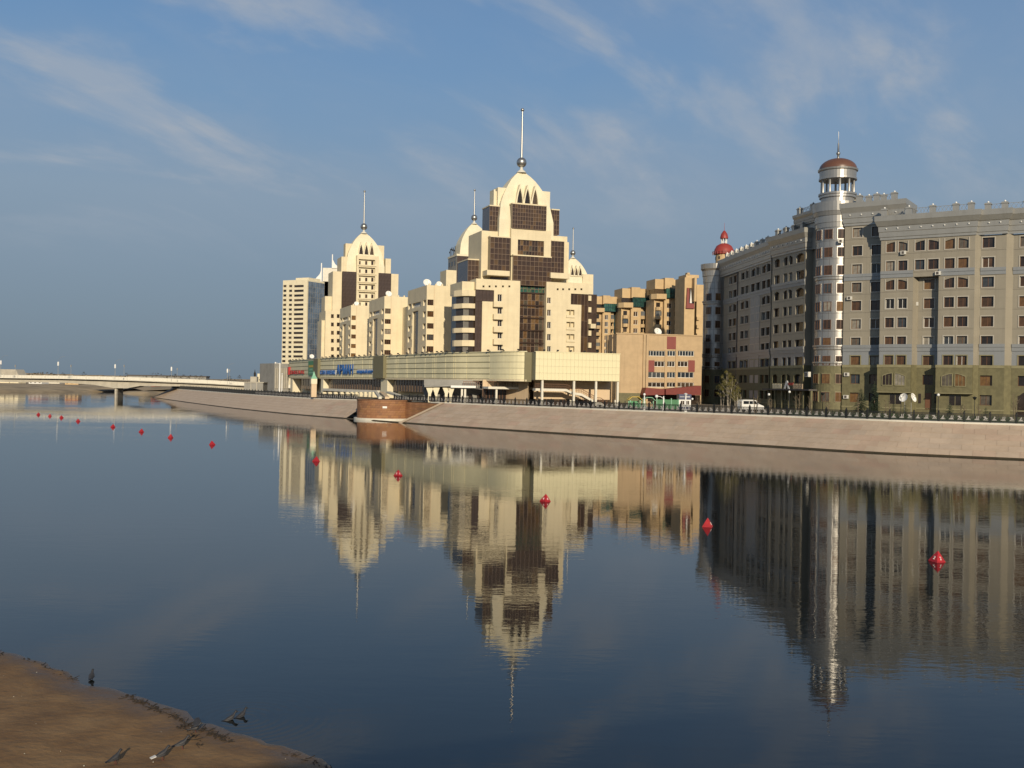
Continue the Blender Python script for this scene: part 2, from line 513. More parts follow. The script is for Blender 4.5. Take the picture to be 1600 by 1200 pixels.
mat('lawn', (0.06, 0.105, 0.03), 0.9, noise=0.4, nscale=0.9)
mat('leg_red', (0.13, 0.045, 0.035), 0.6)
mat('feather', (0.045, 0.045, 0.05), 0.6, noise=0.35, nscale=9)
mat('feather_pale', (0.60, 0.59, 0.57), 0.7)
mat('lamp_white', (0.82, 0.81, 0.78), 0.35)
mat('rubber', (0.012, 0.012, 0.012), 0.7)
mat('car_glass', (0.015, 0.018, 0.022), 0.08, spec=0.7)
mat('paving', (0.30, 0.275, 0.235), 0.85, noise=0.2, nscale=0.5)
mat('ground', (0.23, 0.19, 0.13), 0.95, noise=0.35, nscale=0.05, coords='World')
mat('dry_bank', (0.44, 0.335, 0.205), 0.95, noise=0.4, nscale=0.09, coords='World', bump=0.5, bscale=0.4)
mat('asphalt', (0.05, 0.05, 0.052), 0.9, noise=0.2, nscale=0.5)
mat('brick_drum', (0.36, 0.175, 0.085), 0.8, noise=0.25, nscale=1.0, rain=0.3, rnd=[(0.36, 0.175, 0.085), (0.40, 0.20, 0.10), (0.33, 0.155, 0.075), (0.38, 0.19, 0.085), (0.30, 0.15, 0.08)])
mat('mortar', (0.24, 0.14, 0.085), 0.9, noise=0.2, nscale=1)
mat('slab_bed', (0.50, 0.39, 0.29), 0.9, noise=0.2, nscale=0.5)
mat('slab_stone', (0.52, 0.405, 0.30), 0.75, noise=0.13, nscale=0.35, coords='World', bump=0.4, bscale=1.5, rain=0.22,
    rnd=[(0.52, 0.405, 0.30), (0.525, 0.41, 0.305), (0.505, 0.39, 0.285), (0.52, 0.40, 0.295), (0.53, 0.41, 0.305), (0.51, 0.378, 0.278), (0.50, 0.395, 0.30), (0.522, 0.405, 0.30), (0.515, 0.37, 0.275), (0.54, 0.425, 0.32)])
mat('algae', (0.06, 0.045, 0.02), 0.8, noise=0.3, nscale=0.8, coords='World')

def custom(name):
    m = bpy.data.materials.new(name); M[name] = m; m.use_nodes = True
    t = m.node_tree
    return m, t, t.nodes['Principled BSDF']
# slabs of the joined far stretch: tint from a per-slab attribute
def slab_far():
    m, t, b = custom('slab_far')
    a = t.nodes.new('ShaderNodeAttribute'); a.attribute_name = 'tint'
    cr = t.nodes.new('ShaderNodeValToRGB')
    cr.color_ramp.elements[0].color = (0.50, 0.385, 0.285, 1)
    cr.color_ramp.elements[1].color = (0.535, 0.42, 0.315, 1)
    t.links.new(a.outputs['Fac'], cr.inputs[0])
    t.links.new(cr.outputs[0], b.inputs['Base Color'])
    b.inputs['Roughness'].default_value = 0.78
slab_far()
def water_mat():
    m, t, b = custom('river_water')
    b.inputs['Base Color'].default_value = (0.012, 0.014, 0.013, 1)
    b.inputs['Roughness'].default_value = 0.0
    b.inputs['IOR'].default_value = 1.333
    g = t.nodes.new('ShaderNodeNewGeometry')
    def nz(scale, sx, sy, rot, detail, rough=0.55):
        mp = t.nodes.new('ShaderNodeMapping')
        mp.inputs['Scale'].default_value = (sx, sy, 1); mp.inputs['Rotation'].default_value = (0, 0, R(rot))
        t.links.new(g.outputs['Position'], mp.inputs['Vector'])
        n = t.nodes.new('ShaderNodeTexNoise'); n.inputs['Scale'].default_value = scale
        n.inputs['Detail'].default_value = detail; n.inputs['Roughness'].default_value = rough
        t.links.new(mp.outputs[0], n.inputs['Vector'])
        return n.outputs['Fac']
    def mth(op, a, c):
        n = t.nodes.new('ShaderNodeMath'); n.operation = op
        for i, v in enumerate((a, c)):
            if isinstance(v, (int, float)): n.inputs[i].default_value = v
            else: t.links.new(v, n.inputs[i])
        return n.outputs[0]
    fine = nz(1.0, 1.3, 3.4, 8, 3)
    mid = nz(1.0, 0.30, 0.85, -6, 3)
    patch = nz(1.0, 0.016, 0.05, 12, 2)
    mr = t.nodes.new('ShaderNodeMapRange'); mr.interpolation_type = 'SMOOTHSTEP'
    mr.inputs['From Min'].default_value = 0.40; mr.inputs['From Max'].default_value = 0.66
    mr.inputs['To Min'].default_value = 0.35; mr.inputs['To Max'].default_value = 1.0
    t.links.new(patch, mr.inputs['Value'])
    h = mth('ADD', mth('MULTIPLY', fine, 0.0046), mth('MULTIPLY', mid, 0.0078))
    h = mth('MULTIPLY', h, mr.outputs[0])
    # faint rings spreading from the wading pigeons
    wv = t.nodes.new('ShaderNodeTexWave'); wv.wave_type = 'RINGS'; wv.rings_direction = 'Z'
    mp = t.nodes.new('ShaderNodeMapping'); c = on_level(380, 1122, 0)
    mp.inputs['Location'].default_value = (-c.x, -c.y, 0)
    t.links.new(g.outputs['Position'], mp.inputs['Vector'])
    t.links.new(mp.outputs[0], wv.inputs['Vector'])
    wv.inputs['Scale'].default_value = 1.4; wv.inputs['Distortion'].default_value = 0.3
    ln = t.nodes.new('ShaderNodeVectorMath'); ln.operation = 'LENGTH'
    t.links.new(mp.outputs[0], ln.inputs[0])
    fall = t.nodes.new('ShaderNodeMapRange')
    fall.inputs['From Min'].default_value = 0.3; fall.inputs['From Max'].default_value = 3.6
    fall.inputs['To Min'].default_value = 0.0011; fall.inputs['To Max'].default_value = 0.0
    t.links.new(ln.outputs['Value'], fall.inputs['Value'])
    h = mth('ADD', h, mth('MULTIPLY', wv.outputs['Fac'], fall.outputs[0]))
    bp = t.nodes.new('ShaderNodeBump'); bp.inputs['Strength'].default_value = 1.0; bp.inputs['Distance'].default_value = 1.0
    t.links.new(h, bp.inputs['Height'])
    t.links.new(bp.outputs[0], b.inputs['Normal'])
water_mat()
def sand_mat():
    m, t, b = custom('river_sand')
    g = t.nodes.new('ShaderNodeNewGeometry')
    n = t.nodes.new('ShaderNodeTexNoise'); n.inputs['Scale'].default_value = 0.9; n.inputs['Detail'].default_value = 8
    t.links.new(g.outputs['Position'], n.inputs['Vector'])
    cr = t.nodes.new('ShaderNodeValToRGB')
    cr.color_ramp.elements[0].position = 0.3; cr.color_ramp.elements[0].color = (0.17, 0.09, 0.034, 1)
    cr.color_ramp.elements[1].position = 0.72; cr.color_ramp.elements[1].color = (0.30, 0.175, 0.072, 1)
    t.links.new(n.outputs['Fac'], cr.inputs[0])
    s = t.nodes.new('ShaderNodeSeparateXYZ'); t.links.new(g.outputs['Position'], s.inputs[0])
    mr = t.nodes.new('ShaderNodeMapRange'); mr.inputs['From Min'].default_value = 0.0; mr.inputs['From Max'].default_value = 0.07
    t.links.new(s.outputs['Z'], mr.inputs['Value'])
    mx = t.nodes.new('ShaderNodeMix'); mx.data_type = 'RGBA'
    t.links.new(mr.outputs[0], mx.inputs['Factor']); mx.inputs[6].default_value = (0.11, 0.068, 0.034, 1)
    t.links.new(cr.outputs[0], mx.inputs[7]); t.links.new(mx.outputs[2], b.inputs['Base Color'])
    r2 = t.nodes.new('ShaderNodeMapRange'); r2.inputs['To Min'].default_value = 0.35; r2.inputs['To Max'].default_value = 0.9
    t.links.new(mr.outputs[0], r2.inputs['Value']); t.links.new(r2.outputs[0], b.inputs['Roughness'])
    nb = t.nodes.new('ShaderNodeTexNoise'); nb.inputs['Scale'].default_value = 5; nb.inputs['Detail'].default_value = 8
    t.links.new(g.outputs['Position'], nb.inputs['Vector'])
    bp = t.nodes.new('ShaderNodeBump'); bp.inputs['Strength'].default_value = 0.6; bp.inputs['Distance'].default_value = 0.06
    t.links.new(nb.outputs['Fac'], bp.inputs['Height']); t.links.new(bp.outputs[0], b.inputs['Normal'])
sand_mat()

# ---------------------------------------------------------------- river, banks, ground
def smooth_line(pts, step):
    """Catmull-Rom through pts, resampled about every `step` metres"""
    P = [Vector(p[:2]) for p in pts]
    P = [2 * P[0] - P[1]] + P + [2 * P[-1] - P[-2]]
    out = []
    for i in range(1, len(P) - 2):
        n = max(2, int((P[i + 1] - P[i]).length / (step / 3)))
        for k in range(n):
            t = k / n
            a, b, c, d = P[i - 1], P[i], P[i + 1], P[i + 2]
            out.append(0.5 * ((2 * b) + (c - a) * t + (2 * a - 5 * b + 4 * c - d) * t * t + (3 * b - a - 3 * c + d) * t ** 3))
    out.append(P[-2])
    res, acc = [out[0]], 0.0
    for a, b in zip(out[:-1], out[1:]):
        L = (b - a).length
        while acc + L >= step:
            t = (step - acc) / L
            a = a.lerp(b, t); res.append(a); L = (b - a).length; acc = 0.0
        acc += L
    return res
def px_of(p):
    """photo column of a plan point at embankment height"""
    return 800 + F * p[0] / p[1]

w_px = [(236, 621), (330, 634), (440, 646), (550, 655), (660, 663.4), (800, 673), (1000, 685.7), (1200, 698), (1360, 708), (1600, 719)]
w_pts = [on_level(x, y, 0.0) for x, y in w_px]
d_end = (w_pts[-1] - w_pts[-2]).normalized()
w_pts += [w_pts[-1] + d_end * 25, w_pts[-1] + d_end * 60]
STEP = 2.6
WL = smooth_line(w_pts, STEP)                 # water's edge of the stone embankment, far end first
def normals(L):
    out = []
    for k in range(len(L)):
        d = (L[min(k + 1, len(L) - 1)] - L[max(k - 1, 0)]).normalized()
        out.append(Vector((-d.y, d.x)))       # towards the land
    return out
WN = normals(WL)
if WN[len(WN) // 2].y < 0:
    WN = [-n for n in WN]
RUN = 7.6
TL = [p + n * RUN for p, n in zip(WL, WN)]    # top edge
def top_z(p):
    t = min(1.0, max(0.0, (-18 - p[0]) / 30.0))
    return GZ - 0.4 * t
NB = len(WL)

mb = MB(); mb.face([(-900, -60, 0), (420, -60, 0), (420, 900, 0), (-900, 900, 0)])
structure(mb.build('river_water', 'river_water'))
# city ground: from the embankment edge to the horizon
mb = MB()
far = 9000
for a, b in zip(TL[:-1], TL[1:]):
    mb.face([(a.x, a.y, top_z(a) - 0.02), (b.x, b.y, top_z(b) - 0.02), (b.x + 30, b.y + 60, GZ - 0.02), (a.x + 30, a.y + 60, GZ - 0.02)])
A, B = TL[0], TL[-1]
mb.face([(B.x, B.y, GZ - 0.02), (4000, B.y, GZ - 0.02), (far, far, GZ - 0.02), (A.x + 30, A.y + 60, GZ - 0.02)] )
mb2 = MB()
mb2.face([(TL[0].x - 2, TL[0].y + 6, 3.5), (B.x + 30, B.y + 60, 3.5), (6000, 300, 3.5), (far, far, 3.5), (-300, far, 3.5), (-60, 520, 3.5)])
mb = MB()
for a, b in zip(TL[:-1], TL[1:]):
    mb.face([(a.x, a.y, top_z(a) - 0.02), (b.x, b.y, top_z(b) - 0.02), (b.x + 12, b.y + 40, GZ - 0.02), (a.x + 12, a.y + 40, GZ - 0.02)])
rim = [(p.x + 12, p.y + 40) for p in TL]
poly = rim + [(B.x + 700, B.y - 120), (6000, 600), (9000, 9000), (-500, 9000), (-70, 560)]
tri = tessellate_polygon([[Vector((x, y, 0)) for x, y in poly]])
for t in tri:
    mb.face([(*poly[i], GZ - 0.02) for i in t])
mb.face([(B.x, B.y, GZ - 0.02), (B.x + 700, B.y - 160, GZ - 0.02), (B.x + 700, B.y - 120, GZ - 0.02), (B.x + 12, B.y + 40, GZ - 0.02)])
structure(mb.build('ground', 'ground'))
# far shore beyond the bridge: dry grass bank and steppe to the horizon
fs = [on_level(x, y, 0.0) for x, y in [(-420, 610), (-150, 612), (0, 613), (90, 613), (176, 612.5), (230, 616)]]
fs = [Vector((p.x, p.y)) for p in fs]
FS = smooth_line([(-700, 380)] + [tuple(p) for p in fs] + [(-95, 640), (40, 760)], 12)
mb = MB()
FN = normals(FS)
if FN[5].y < 0: FN = [-n for n in FN]
prof = [(-3, -0.6), (0, 0.0), (4, 0.9), (12, 1.5), (26, 2.4), (60, 3.0)]
random.seed(3)
jit = [random.uniform(-2.2, 2.2) for _ in FS]
for k in range(len(FS) - 1):
    for (r0, z0), (r1, z1) in zip(prof[:-1], prof[1:]):
        q = []
        for kk, r, z in ((k, r0, z0), (k + 1, r0, z0), (k + 1, r1, z1), (k, r1, z1)):
            p = FS[kk] + FN[kk] * (r + (jit[kk] if r < 20 else 0))
            q.append((p.x, p.y, z))
        mb.face(q)
rim = [FS[k] + FN[k] * 60 for k in range(len(FS))]
poly = [(p.x, p.y) for p in rim] + [(300, 9000), (-9000, 9000), (-9000, 420)]
for t in tessellate_polygon([[Vector((x, y, 0)) for x, y in poly]]):
    mb.face([(*poly[i], 3.0) for i in t])
structure(mb.build('far_bank', 'dry_bank', smooth=False))
# distant ridge
mb = MB()
random.seed(11)
for k in range(40):
    x0 = -3200 + k * 90
    z = 9 + 5 * math.sin(k * 0.7) + random.uniform(-2, 2)
    mb.face([(x0, 3000, 2), (x0 + 92, 3000, 2), (x0 + 92, 3060, z), (x0, 3060, z + random.uniform(-1, 1))])
structure(mb.build('hills', 'dry_bank'))

# ---- stone embankment: bed, slabs, kerb
def bank_pt(s, r, lift=0.0):
    """s: fractional index along the embankment, r: 0 at the water .. 1 at the top"""
    k = min(int(s), NB - 2); t = s - k
    w = WL[k].lerp(WL[k + 1], t); tp = TL[k].lerp(TL[k + 1], t)
    p = w.lerp(tp, r)
    n = (tp - w).normalized()
    z = -0.25 + (top_z(tp) - 0.05 + 0.25) * r
    return Vector((p.x - n.x * lift * 0.45, p.y - n.y * lift * 0.45, z + lift * 0.88))
PXT = [px_of(p) for p in TL]
PXW = [px_of(p) for p in WL]
def s_at(px, L=None):
    L = L or PXT
    for k in range(NB - 1):
        if L[k] <= px <= L[k + 1]:
            return k + (px - L[k]) / (L[k + 1] - L[k])
    return 0.0 if px < L[0] else NB - 1.0
S_CUT_TOP = s_at(690); S_CUT_BOT = s_at(622, PXW); S_DRUM = s_at(588)
def r_max(s):
    """the slope is cut away beside the stair by the brick bastion"""
    if S_DRUM - 0.2 < s < S_CUT_BOT: return 0.0
    if S_CUT_BOT <= s < S_CUT_TOP: return (s - S_CUT_BOT) / (S_CUT_TOP - S_CUT_BOT)
    return 1.0
emb = MB()
sub = 2
for k in range((NB - 1) * sub):
    s0, s1 = k / sub, (k + 1) / sub
    ra, rb = r_max(s0), r_max(s1)
    if ra <= 0 and rb <= 0: continue
    emb.face([bank_pt(s0, 0), bank_pt(s1, 0), bank_pt(s1, max(rb, 0.001)), bank_pt(s0, max(ra, 0.001))])
embankment = structure(emb.build('embankment', 'slab_bed'))
stripe = MB()
for k in range(NB - 1):
    stripe.face([bank_pt(k, 0.028, 0.035), bank_pt(k + 1, 0.028, 0.035), bank_pt(k + 1, 0.095, 0.035), bank_pt(k, 0.095, 0.035)])
stripe.build('tide_line', 'algae', embankment)
ROWS = [0.097, 0.25, 0.40, 0.55, 0.70, 0.85, 0.995]
random.seed(21)
near, farm = [], []
for k in range(NB - 1):
    for j in range(len(ROWS) - 1):
        off = (j % 2) * 0.5
        s0, s1 = k + off, k + 1 + off
        if s1 > NB - 1: continue
        r0, r1 = ROWS[j], ROWS[j + 1]
        if r1 > min(r_max(s0), r_max(s1), r_max((s0 + s1) / 2)) + 1e-3: continue
        e = 0.007
        q = [bank_pt(s0 + e, r0 + 0.003, 0.03), bank_pt(s1 - e, r0 + 0.003, 0.03), bank_pt(s1 - e, r1 - 0.003, 0.03), bank_pt(s0 + e, r1 - 0.003, 0.03)]
        c = sum(q, Vector()) / 4
        (near if px_of(c) < 1640 else farm).append((c.y, q))
near.sort(key=lambda t: t[0])
indiv, rest = near[:300], near[300:] + farm
def slab_mesh(mb, q, c):
    n = (q[1] - q[0]).cross(q[3] - q[0]).normalized()
    lo = [p - n * 0.06 - c for p in q]; hi = [p - c for p in q]
    mb.face(hi)
    for i in range(4):
        j = (i + 1) % 4
        mb.face([lo[i], lo[j], hi[j], hi[i]])
for y, q in indiv:
    c = sum(q, Vector()) / 4
    h = Vector((random.uniform(-1, 1), random.uniform(-1, 1), random.uniform(-1, 1))) * 0.008
    mb = MB(); slab_mesh(mb, [p + h for p in q], c)
    mb.build('stone_slab', 'slab_stone', embankment, loc=c)
mb = MB(); tints = []
for y, q in rest:
    slab_mesh(mb, q, Vector()); tints += [random.random()] * 5
o = mb.build('stone_slabs', 'slab_far', embankment)
at_ = o.data.attributes.new('tint', 'FLOAT', 'FACE'); at_.data.foreach_set('value', tints)
stuff(o)
# kerb stones along the top, promenade paving behind the railing
kb = MB(); pv = MB()
for k in range(NB - 1):
    a, b, na, nb_ = TL[k], TL[k + 1], WN[k], WN[k + 1]
    za, zb = top_z(a), top_z(b)
    def row(r0, r1, z_, tgt, drop):
        pa0, pa1, pb0, pb1 = a + na * r0, a + na * r1, b + nb_ * r0, b + nb_ * r1
        tgt.face([(pa0.x, pa0.y, za + z_), (pb0.x, pb0.y, zb + z_), (pb1.x, pb1.y, zb + z_), (pa1.x, pa1.y, za + z_)])
        if drop:
            tgt.face([(pa0.x, pa0.y, za + z_ - drop), (pb0.x, pb0.y, zb + z_ - drop), (pb0.x, pb0.y, zb + z_), (pa0.x, pa0.y, za + z_)])
    if not (S_DRUM - 1.5 < k < S_CUT_BOT):
        row(-0.12, 0.75, 0.14, kb, 0.22)
    row(0.75, 7.5, 0.03, pv, 0)
kb.build('kerb', 'white_stone', embankment)
structure(pv.build('promenade', 'paving'))
# ---- brick bastion with its stair wall
c_b = on_level(600, 655, 0.3)
rdr = 5.6
ax_view = Vector((c_b.x, c_b.y)).normalized()
bc = Vector((c_b.x, c_b.y)) + ax_view * (rdr - 0.2)
bast = thing('brick_bastion', 'round red brick bastion on the stone embankment below the shopping centre', 'bastion', (bc.x, bc.y, 0))
mb = MB(); mb.lathe([(rdr, -0.3), (rdr, 4.15), (0.01, 4.15)], n=48)
mb.build('core', 'mortar', bast, smooth=False)
def brick_mesh(r, ang, z0, z1):
    b = MB(); k = 3
    for i in range(k):
        a0, a1 = -ang / 2 + ang * i / k, -ang / 2 + ang * (i + 1) / k
        P = [(r * math.cos(a), r * math.sin(a)) for a in (a0, a1)]
        b.face([(*P[0], z0), (*P[1], z0), (*P[1], z1), (*P[0], z1)])
        Q = [(p[0] * (r - 0.1) / r, p[1] * (r - 0.1) / r) for p in P]
        b.face([(*P[0], z1), (*P[1], z1), (*Q[1], z1), (*Q[0], z1)])
        b.face([(*P[0], z0), (*Q[0], z0), (*Q[1], z0), (*P[1], z0)])
    for a in (-ang / 2, ang / 2):
        P = (r * math.cos(a), r * math.sin(a)); Q = ((r - 0.1) * math.cos(a), (r - 0.1) * math.sin(a))
        b.face([(*P, z0), (*P, z1), (*Q, z1), (*Q, z0)])
    return b.mesh('facing_block', 'brick_drum')
nrow, ncol = 8, 26
h = 3.9 / nrow
bmsh = brick_mesh(rdr + 0.06, R(200) / ncol * 0.985, 0.012, h - 0.012)
view_a = math.degrees(math.atan2(-ax_view.y, -ax_view.x))
for i in range(nrow):
    for j in range(ncol):
        a = R(view_a - 100 + 200 * (j + (0.5 if i % 2 else 0)) / ncol)
        link('facing_block', bmsh, bast, (0, 0, 0.1 + i * h), a)
mb = MB(); mb.lathe([(rdr + 0.13, 3.99), (rdr + 0.16, 4.05), (rdr + 0.16, 4.27), (rdr - 0.3, 4.27)], n=48); mb.build('coping', 'brick_drum', bast)
pl = at(598, 634, 1); fa = math.atan2(-ax_view.y, -ax_view.x) + 0.02
mb = MB(); mb.box(-0.45, 0.45, -0.04, 0.04, -0.2, 0.2)
mb.build('plaque', 'white_paint', bast, loc=((rdr + 0.12) * math.cos(fa), (rdr + 0.12) * math.sin(fa), 2.75), rot=fa + math.pi / 2)
mb = MB(); mb.lathe([(rdr + 0.7, -0.2), (rdr + 0.7, 0.42), (rdr - 0.2, 0.42)], n=48); mb.build('landing', 'white_stone', bast)
# stair wall behind the cut slope
mb = MB()
k0, k1 = int(S_DRUM), int(S_CUT_TOP) + 1
for k in range(k0, k1):
    a, b = TL[k], TL[k + 1]
    mb.face([(a.x, a.y, -0.3), (b.x, b.y, -0.3), (b.x, b.y, top_z(b) - 0.1), (a.x, a.y, top_z(a) - 0.1)])
swall = thing('stair_wall', 'red brick retaining wall running right from the round bastion', 'wall', (0, 0, 0))
mb.build('core', 'mortar', swall)
nr = 8
for k in range(k0, k1):
    for j in range(nr):
        a, b = TL[k], TL[k + 1]
        d = (b - a); L = d.length; d.normalize(); n = -WN[k]
        z0 = 0.0 + j * (3.78 / nr)
        o = MB().box(0.015, L - 0.015, -0.06, 0.02, 0.012, 3.78 / nr - 0.012).build('facing_block', 'brick_drum', swall, loc=(a.x, a.y, z0), rot=math.atan2(d.y, d.x))
# stair edging stones down the cut edge of the slope
mb = MB()
n = 26
for i in range(n):
    s0 = S_CUT_BOT + (S_CUT_TOP - S_CUT_BOT) * i / n; s1 = S_CUT_BOT + (S_CUT_TOP - S_CUT_BOT) * (i + 1) / n
    r0, r1 = i / n, (i + 1) / n
    q = [bank_pt(s0, r0, 0.16), bank_pt(s0 + 0.5, r0, 0.16), bank_pt(s1 + 0.5, r1, 0.16), bank_pt(s1, r1, 0.16)]
    mb.face(q)
    mb.face([q[0], q[3], q[3] - Vector((0, 0, 3.9 * r1 + 0.1)), q[0] - Vector((0, 0, 3.9 * r0 + 0.1))])
mb.build('edging', 'peach', embankment)

# ---- sandbank at the photographer's feet
A0 = on_level(0, 1015, 0.0); A1 = on_level(530, 1200, 0.0)
dl = Vector((A1.x - A0.x, A1.y - A0.y)).normalized(); nl = Vector((dl.y, -dl.x))
if nl.x > 0: nl = -nl
def fbm(x, y):
    return (math.sin(x * 1.3 + y * 0.7) + 0.6 * math.sin(x * 2.9 - y * 2.1 + 1.3) + 0.35 * math.sin(x * 6.1 + y * 5.2 + 0.4) + 0.2 * math.sin(x * 13.0 - y * 11.0)) / 2.15
mb = MB(); N1, N2 = 150, 90
idx = {}
for i in range(N1 + 1):
    for j in range(N2 + 1):
        s = -22 + 60 * i / N1; r = -1.6 + 16 * (j / N2) ** 1.3
        p = Vector((A0.x, A0.y)) + dl * s + nl * (r + 0.20 * fbm(s * 0.9, 3.3) + 0.07 * fbm(s * 3.7, 1.1) + 0.03 * math.sin(s * 13.1))
        z = 0.055 * r + (0.022 * fbm(p.x * 1.1, p.y * 1.1) + 0.010 * fbm(p.x * 4, p.y * 4)) * min(1, max(0, r * 1.2 + 0.3)) - 0.045 * max(0, r - 5)
        ridge = math.exp(-((r - 0.25 - 0.12 * fbm(s, 1)) / 0.12) ** 2) * max(0, fbm(s * 0.5, 7.7)) * 0.07
        idx[i, j] = len(mb.v); mb.v.append((p.x, p.y, z + ridge))
for i in range(N1):
    for j in range(N2):
        mb.f.append((idx[i, j], idx[i + 1, j], idx[i + 1, j + 1], idx[i, j + 1])); mb.m.append(0)
structure(mb.build('sandbank', 'river_sand', smooth=True))
random.seed(5)
mb = MB()
for k in range(170):
    s = random.uniform(-10, 22); r = random.uniform(0.2, 8)
    p = Vector((A0.x, A0.y)) + dl * s + nl * r
    z = 0.055 * r + 0.005
    q = random.uniform(0.005, 0.016)
    mb.lathe([(q * 0.6, z - 0.01), (q, z + q * 0.3), (q * 0.5, z + q * 0.9), (0.001, z + q)], (p.x, p.y), 5)
stuff(tag(mb.build('pebbles', 'concrete'), 'small pale pebbles scattered over the brown sandbank', 'pebbles'))
# dark wrack of twigs and mud clods left along the water's edge
mb = MB(); random.seed(15)
def sand_z(r): return 0.055 * r
for (sa, sb, ra, rb, n) in ((1.5, 4.6, 0.06, 0.22, 50), (6.6, 11.4, 0.1, 0.55, 190), (9.6, 11.2, 0.6, 1.15, 40), (12.8, 16.0, 0.1, 0.4, 60), (0.2, 1.0, 0.2, 0.4, 12)):
    for k in range(n):
        t = random.random(); s = sa + (sb - sa) * t; r = ra + (rb - ra) * t + random.gauss(0, 0.055)
        p = Vector((A0.x, A0.y)) + dl * s + nl * r; z = sand_z(max(r, 0.0)) + 0.01
        if random.random() < 0.6:
            a = random.uniform(0, 6.28); L_ = random.uniform(0.05, 0.22)
            mb.bar((p.x, p.y, z), (p.x + L_ * math.cos(a), p.y + L_ * math.sin(a), z + random.uniform(0, 0.04)), random.uniform(0.006, 0.016))
        else:
            q = random.uniform(0.01, 0.035); mb.lathe([(q, z - 0.01), (q * 0.9, z + q * 0.4), (0.002, z + q * 0.7)], (p.x, p.y), 5)
stuff(tag(mb.build('wrack', 'bark_dark'), 'dark twigs and mud clods lying along the edge of the sandbank', 'debris'))
# ---- the road bridge the photographer stands on (its parapet shades the lower corner)
e0, e1 = Vector((-4.1, -0.3)), Vector((1.1, 1.75))
de = (e1 - e0).normalized(); ne = Vector((de.y, -de.x))
mb = MB()
ctr = e0 + ne * 6.5
mb.obox((ctr.x, ctr.y), de, ne, 90, 6.5, 4.6, 5.9)
ctr2 = e0 + ne * 0.15
mb.obox((ctr2.x, ctr2.y), de, ne, 90, 0.15, 5.9, 6.95)
structure(mb.build('road_deck', 'concrete'))

# ---------------------------------------------------------------- facade kit
_WC = {}
def q5(v): return round(v * 20) / 20
def window(parent, r, y, frame='frame_brown', pane='pane', nv=1, nh=0, rise=0, t=0.07, surround=None, sill=False, sub=True, yf=None):
    """one window: frame mesh with its pane as sub-part; r = (xa, xb, za, zb), y = plane of the frame"""
    xa, xb, za, zb = r[:4]
    w, h = xb - xa, zb - za
    key = (q5(w), q5(h), frame, pane, nv, nh, round(rise, 2), surround, sill, t)
    if key not in _WC:
        W_, H_ = q5(w), q5(h)
        b = MB()
        f = t
        b.box(0, f, -0.05, 0.03, 0, H_); b.box(W_ - f, W_, -0.05, 0.03, 0, H_)
        b.box(f, W_ - f, -0.05, 0.03, 0, f); b.box(f, W_ - f, -0.05, 0.03, H_ - f, H_)
        for k in range(nv):
            x = W_ * (k + 1) / (nv + 1); b.box(x - f / 2, x + f / 2, -0.045, 0.03, f, H_ - f)
        for k in range(nh):
            z = H_ * (k + 1) / (nh + 1); b.box(f, W_ - f, -0.04, 0.03, z - f / 2, z + f / 2)
        if surround:
            s, d = 0.16, -0.42
            ys = -0.33
            b.box(-s, 0, ys - 0.07, ys, -s, H_ + s, 1); b.box(W_, W_ + s, ys - 0.07, ys, -s, H_ + s, 1)
            b.box(0, W_, ys - 0.07, ys, -s, 0, 1)
            if not rise: b.box(0, W_, ys - 0.07, ys, H_, H_ + s, 1)
        if sill:
            b.box(-0.08, W_ + 0.08, -0.45, 0, -0.1, -0.005, 1 if surround else 0)
        p = MB(); p.face([(f, 0, f), (W_ - f, 0, f), (W_ - f, 0, H_ - f), (f, 0, H_ - f)])
        _WC[key] = (b.mesh('window', [frame, surround or frame]), p.mesh('pane', pane))
    fm, pm = _WC[key]
    o = link('window', fm, parent, (xa, y, za))
    link('pane', pm, o, (0, 0.0, 0))
    return o
_GC = {}
def glazing(parent, r, y, nc, nr, pane='bronze_panel', bar='mullion', name='curtain_wall', bw=0.09, loc=None, rot=0.0, proud=0.06):
    """framed glass wall: bars as the part, every pane a sub-part"""
    xa, xb, za, zb = r
    w, h = (xb - xa) / nc, (zb - za) / nr
    b = MB()
    for k in range(nc + 1): b.box(k * w - bw / 2, k * w + bw / 2, -proud, 0.04, 0, h * nr)
    for k in range(nr + 1): b.box(0, w * nc, -proud * 0.8, 0.04, k * h - bw / 2, k * h + bw / 2)
    o = b.build(name, bar, parent, loc=(xa, y, za), rot=rot)
    key = (round(w, 2), round(h, 2), pane)
    if key not in _GC:
        p = MB(); p.face([(0, 0, 0), (w, 0, 0), (w, 0, h), (0, 0, h)]); _GC[key] = p.mesh('pane', pane)
    for i in range(nc):
        for j in range(nr):
            link('pane', _GC[key], o, (i * w, 0.0, j * h))
    return o
def block(mb, r, y, dep, ops=(), rd=0.3, m=0):
    """box volume whose front has recessed openings"""
    x0, x1, z0, z1 = r
    mb.wall(x0, x1, z0, z1, y, ops, rd, m)
    y2 = y + dep
    mb.face([(x0, y2, z0), (x0, y, z0), (x0, y, z1), (x0, y2, z1)], m)
    mb.face([(x1, y, z0), (x1, y2, z0), (x1, y2, z1), (x1, y, z1)], m)
    mb.face([(x0, y, z1), (x1, y, z1), (x1, y2, z1), (x0, y2, z1)], m)
    mb.face([(x1, y2, z0), (x0, y2, z0), (x0, y2, z1), (x1, y2, z1)], m)
    mb.face([(x0, y2, z0), (x1, y2, z0), (x1, y, z0), (x0, y, z0)], m)
def G(r):                      # stretch a rectangle down to the ground
    return (r[0], r[1], 0.0, r[3])

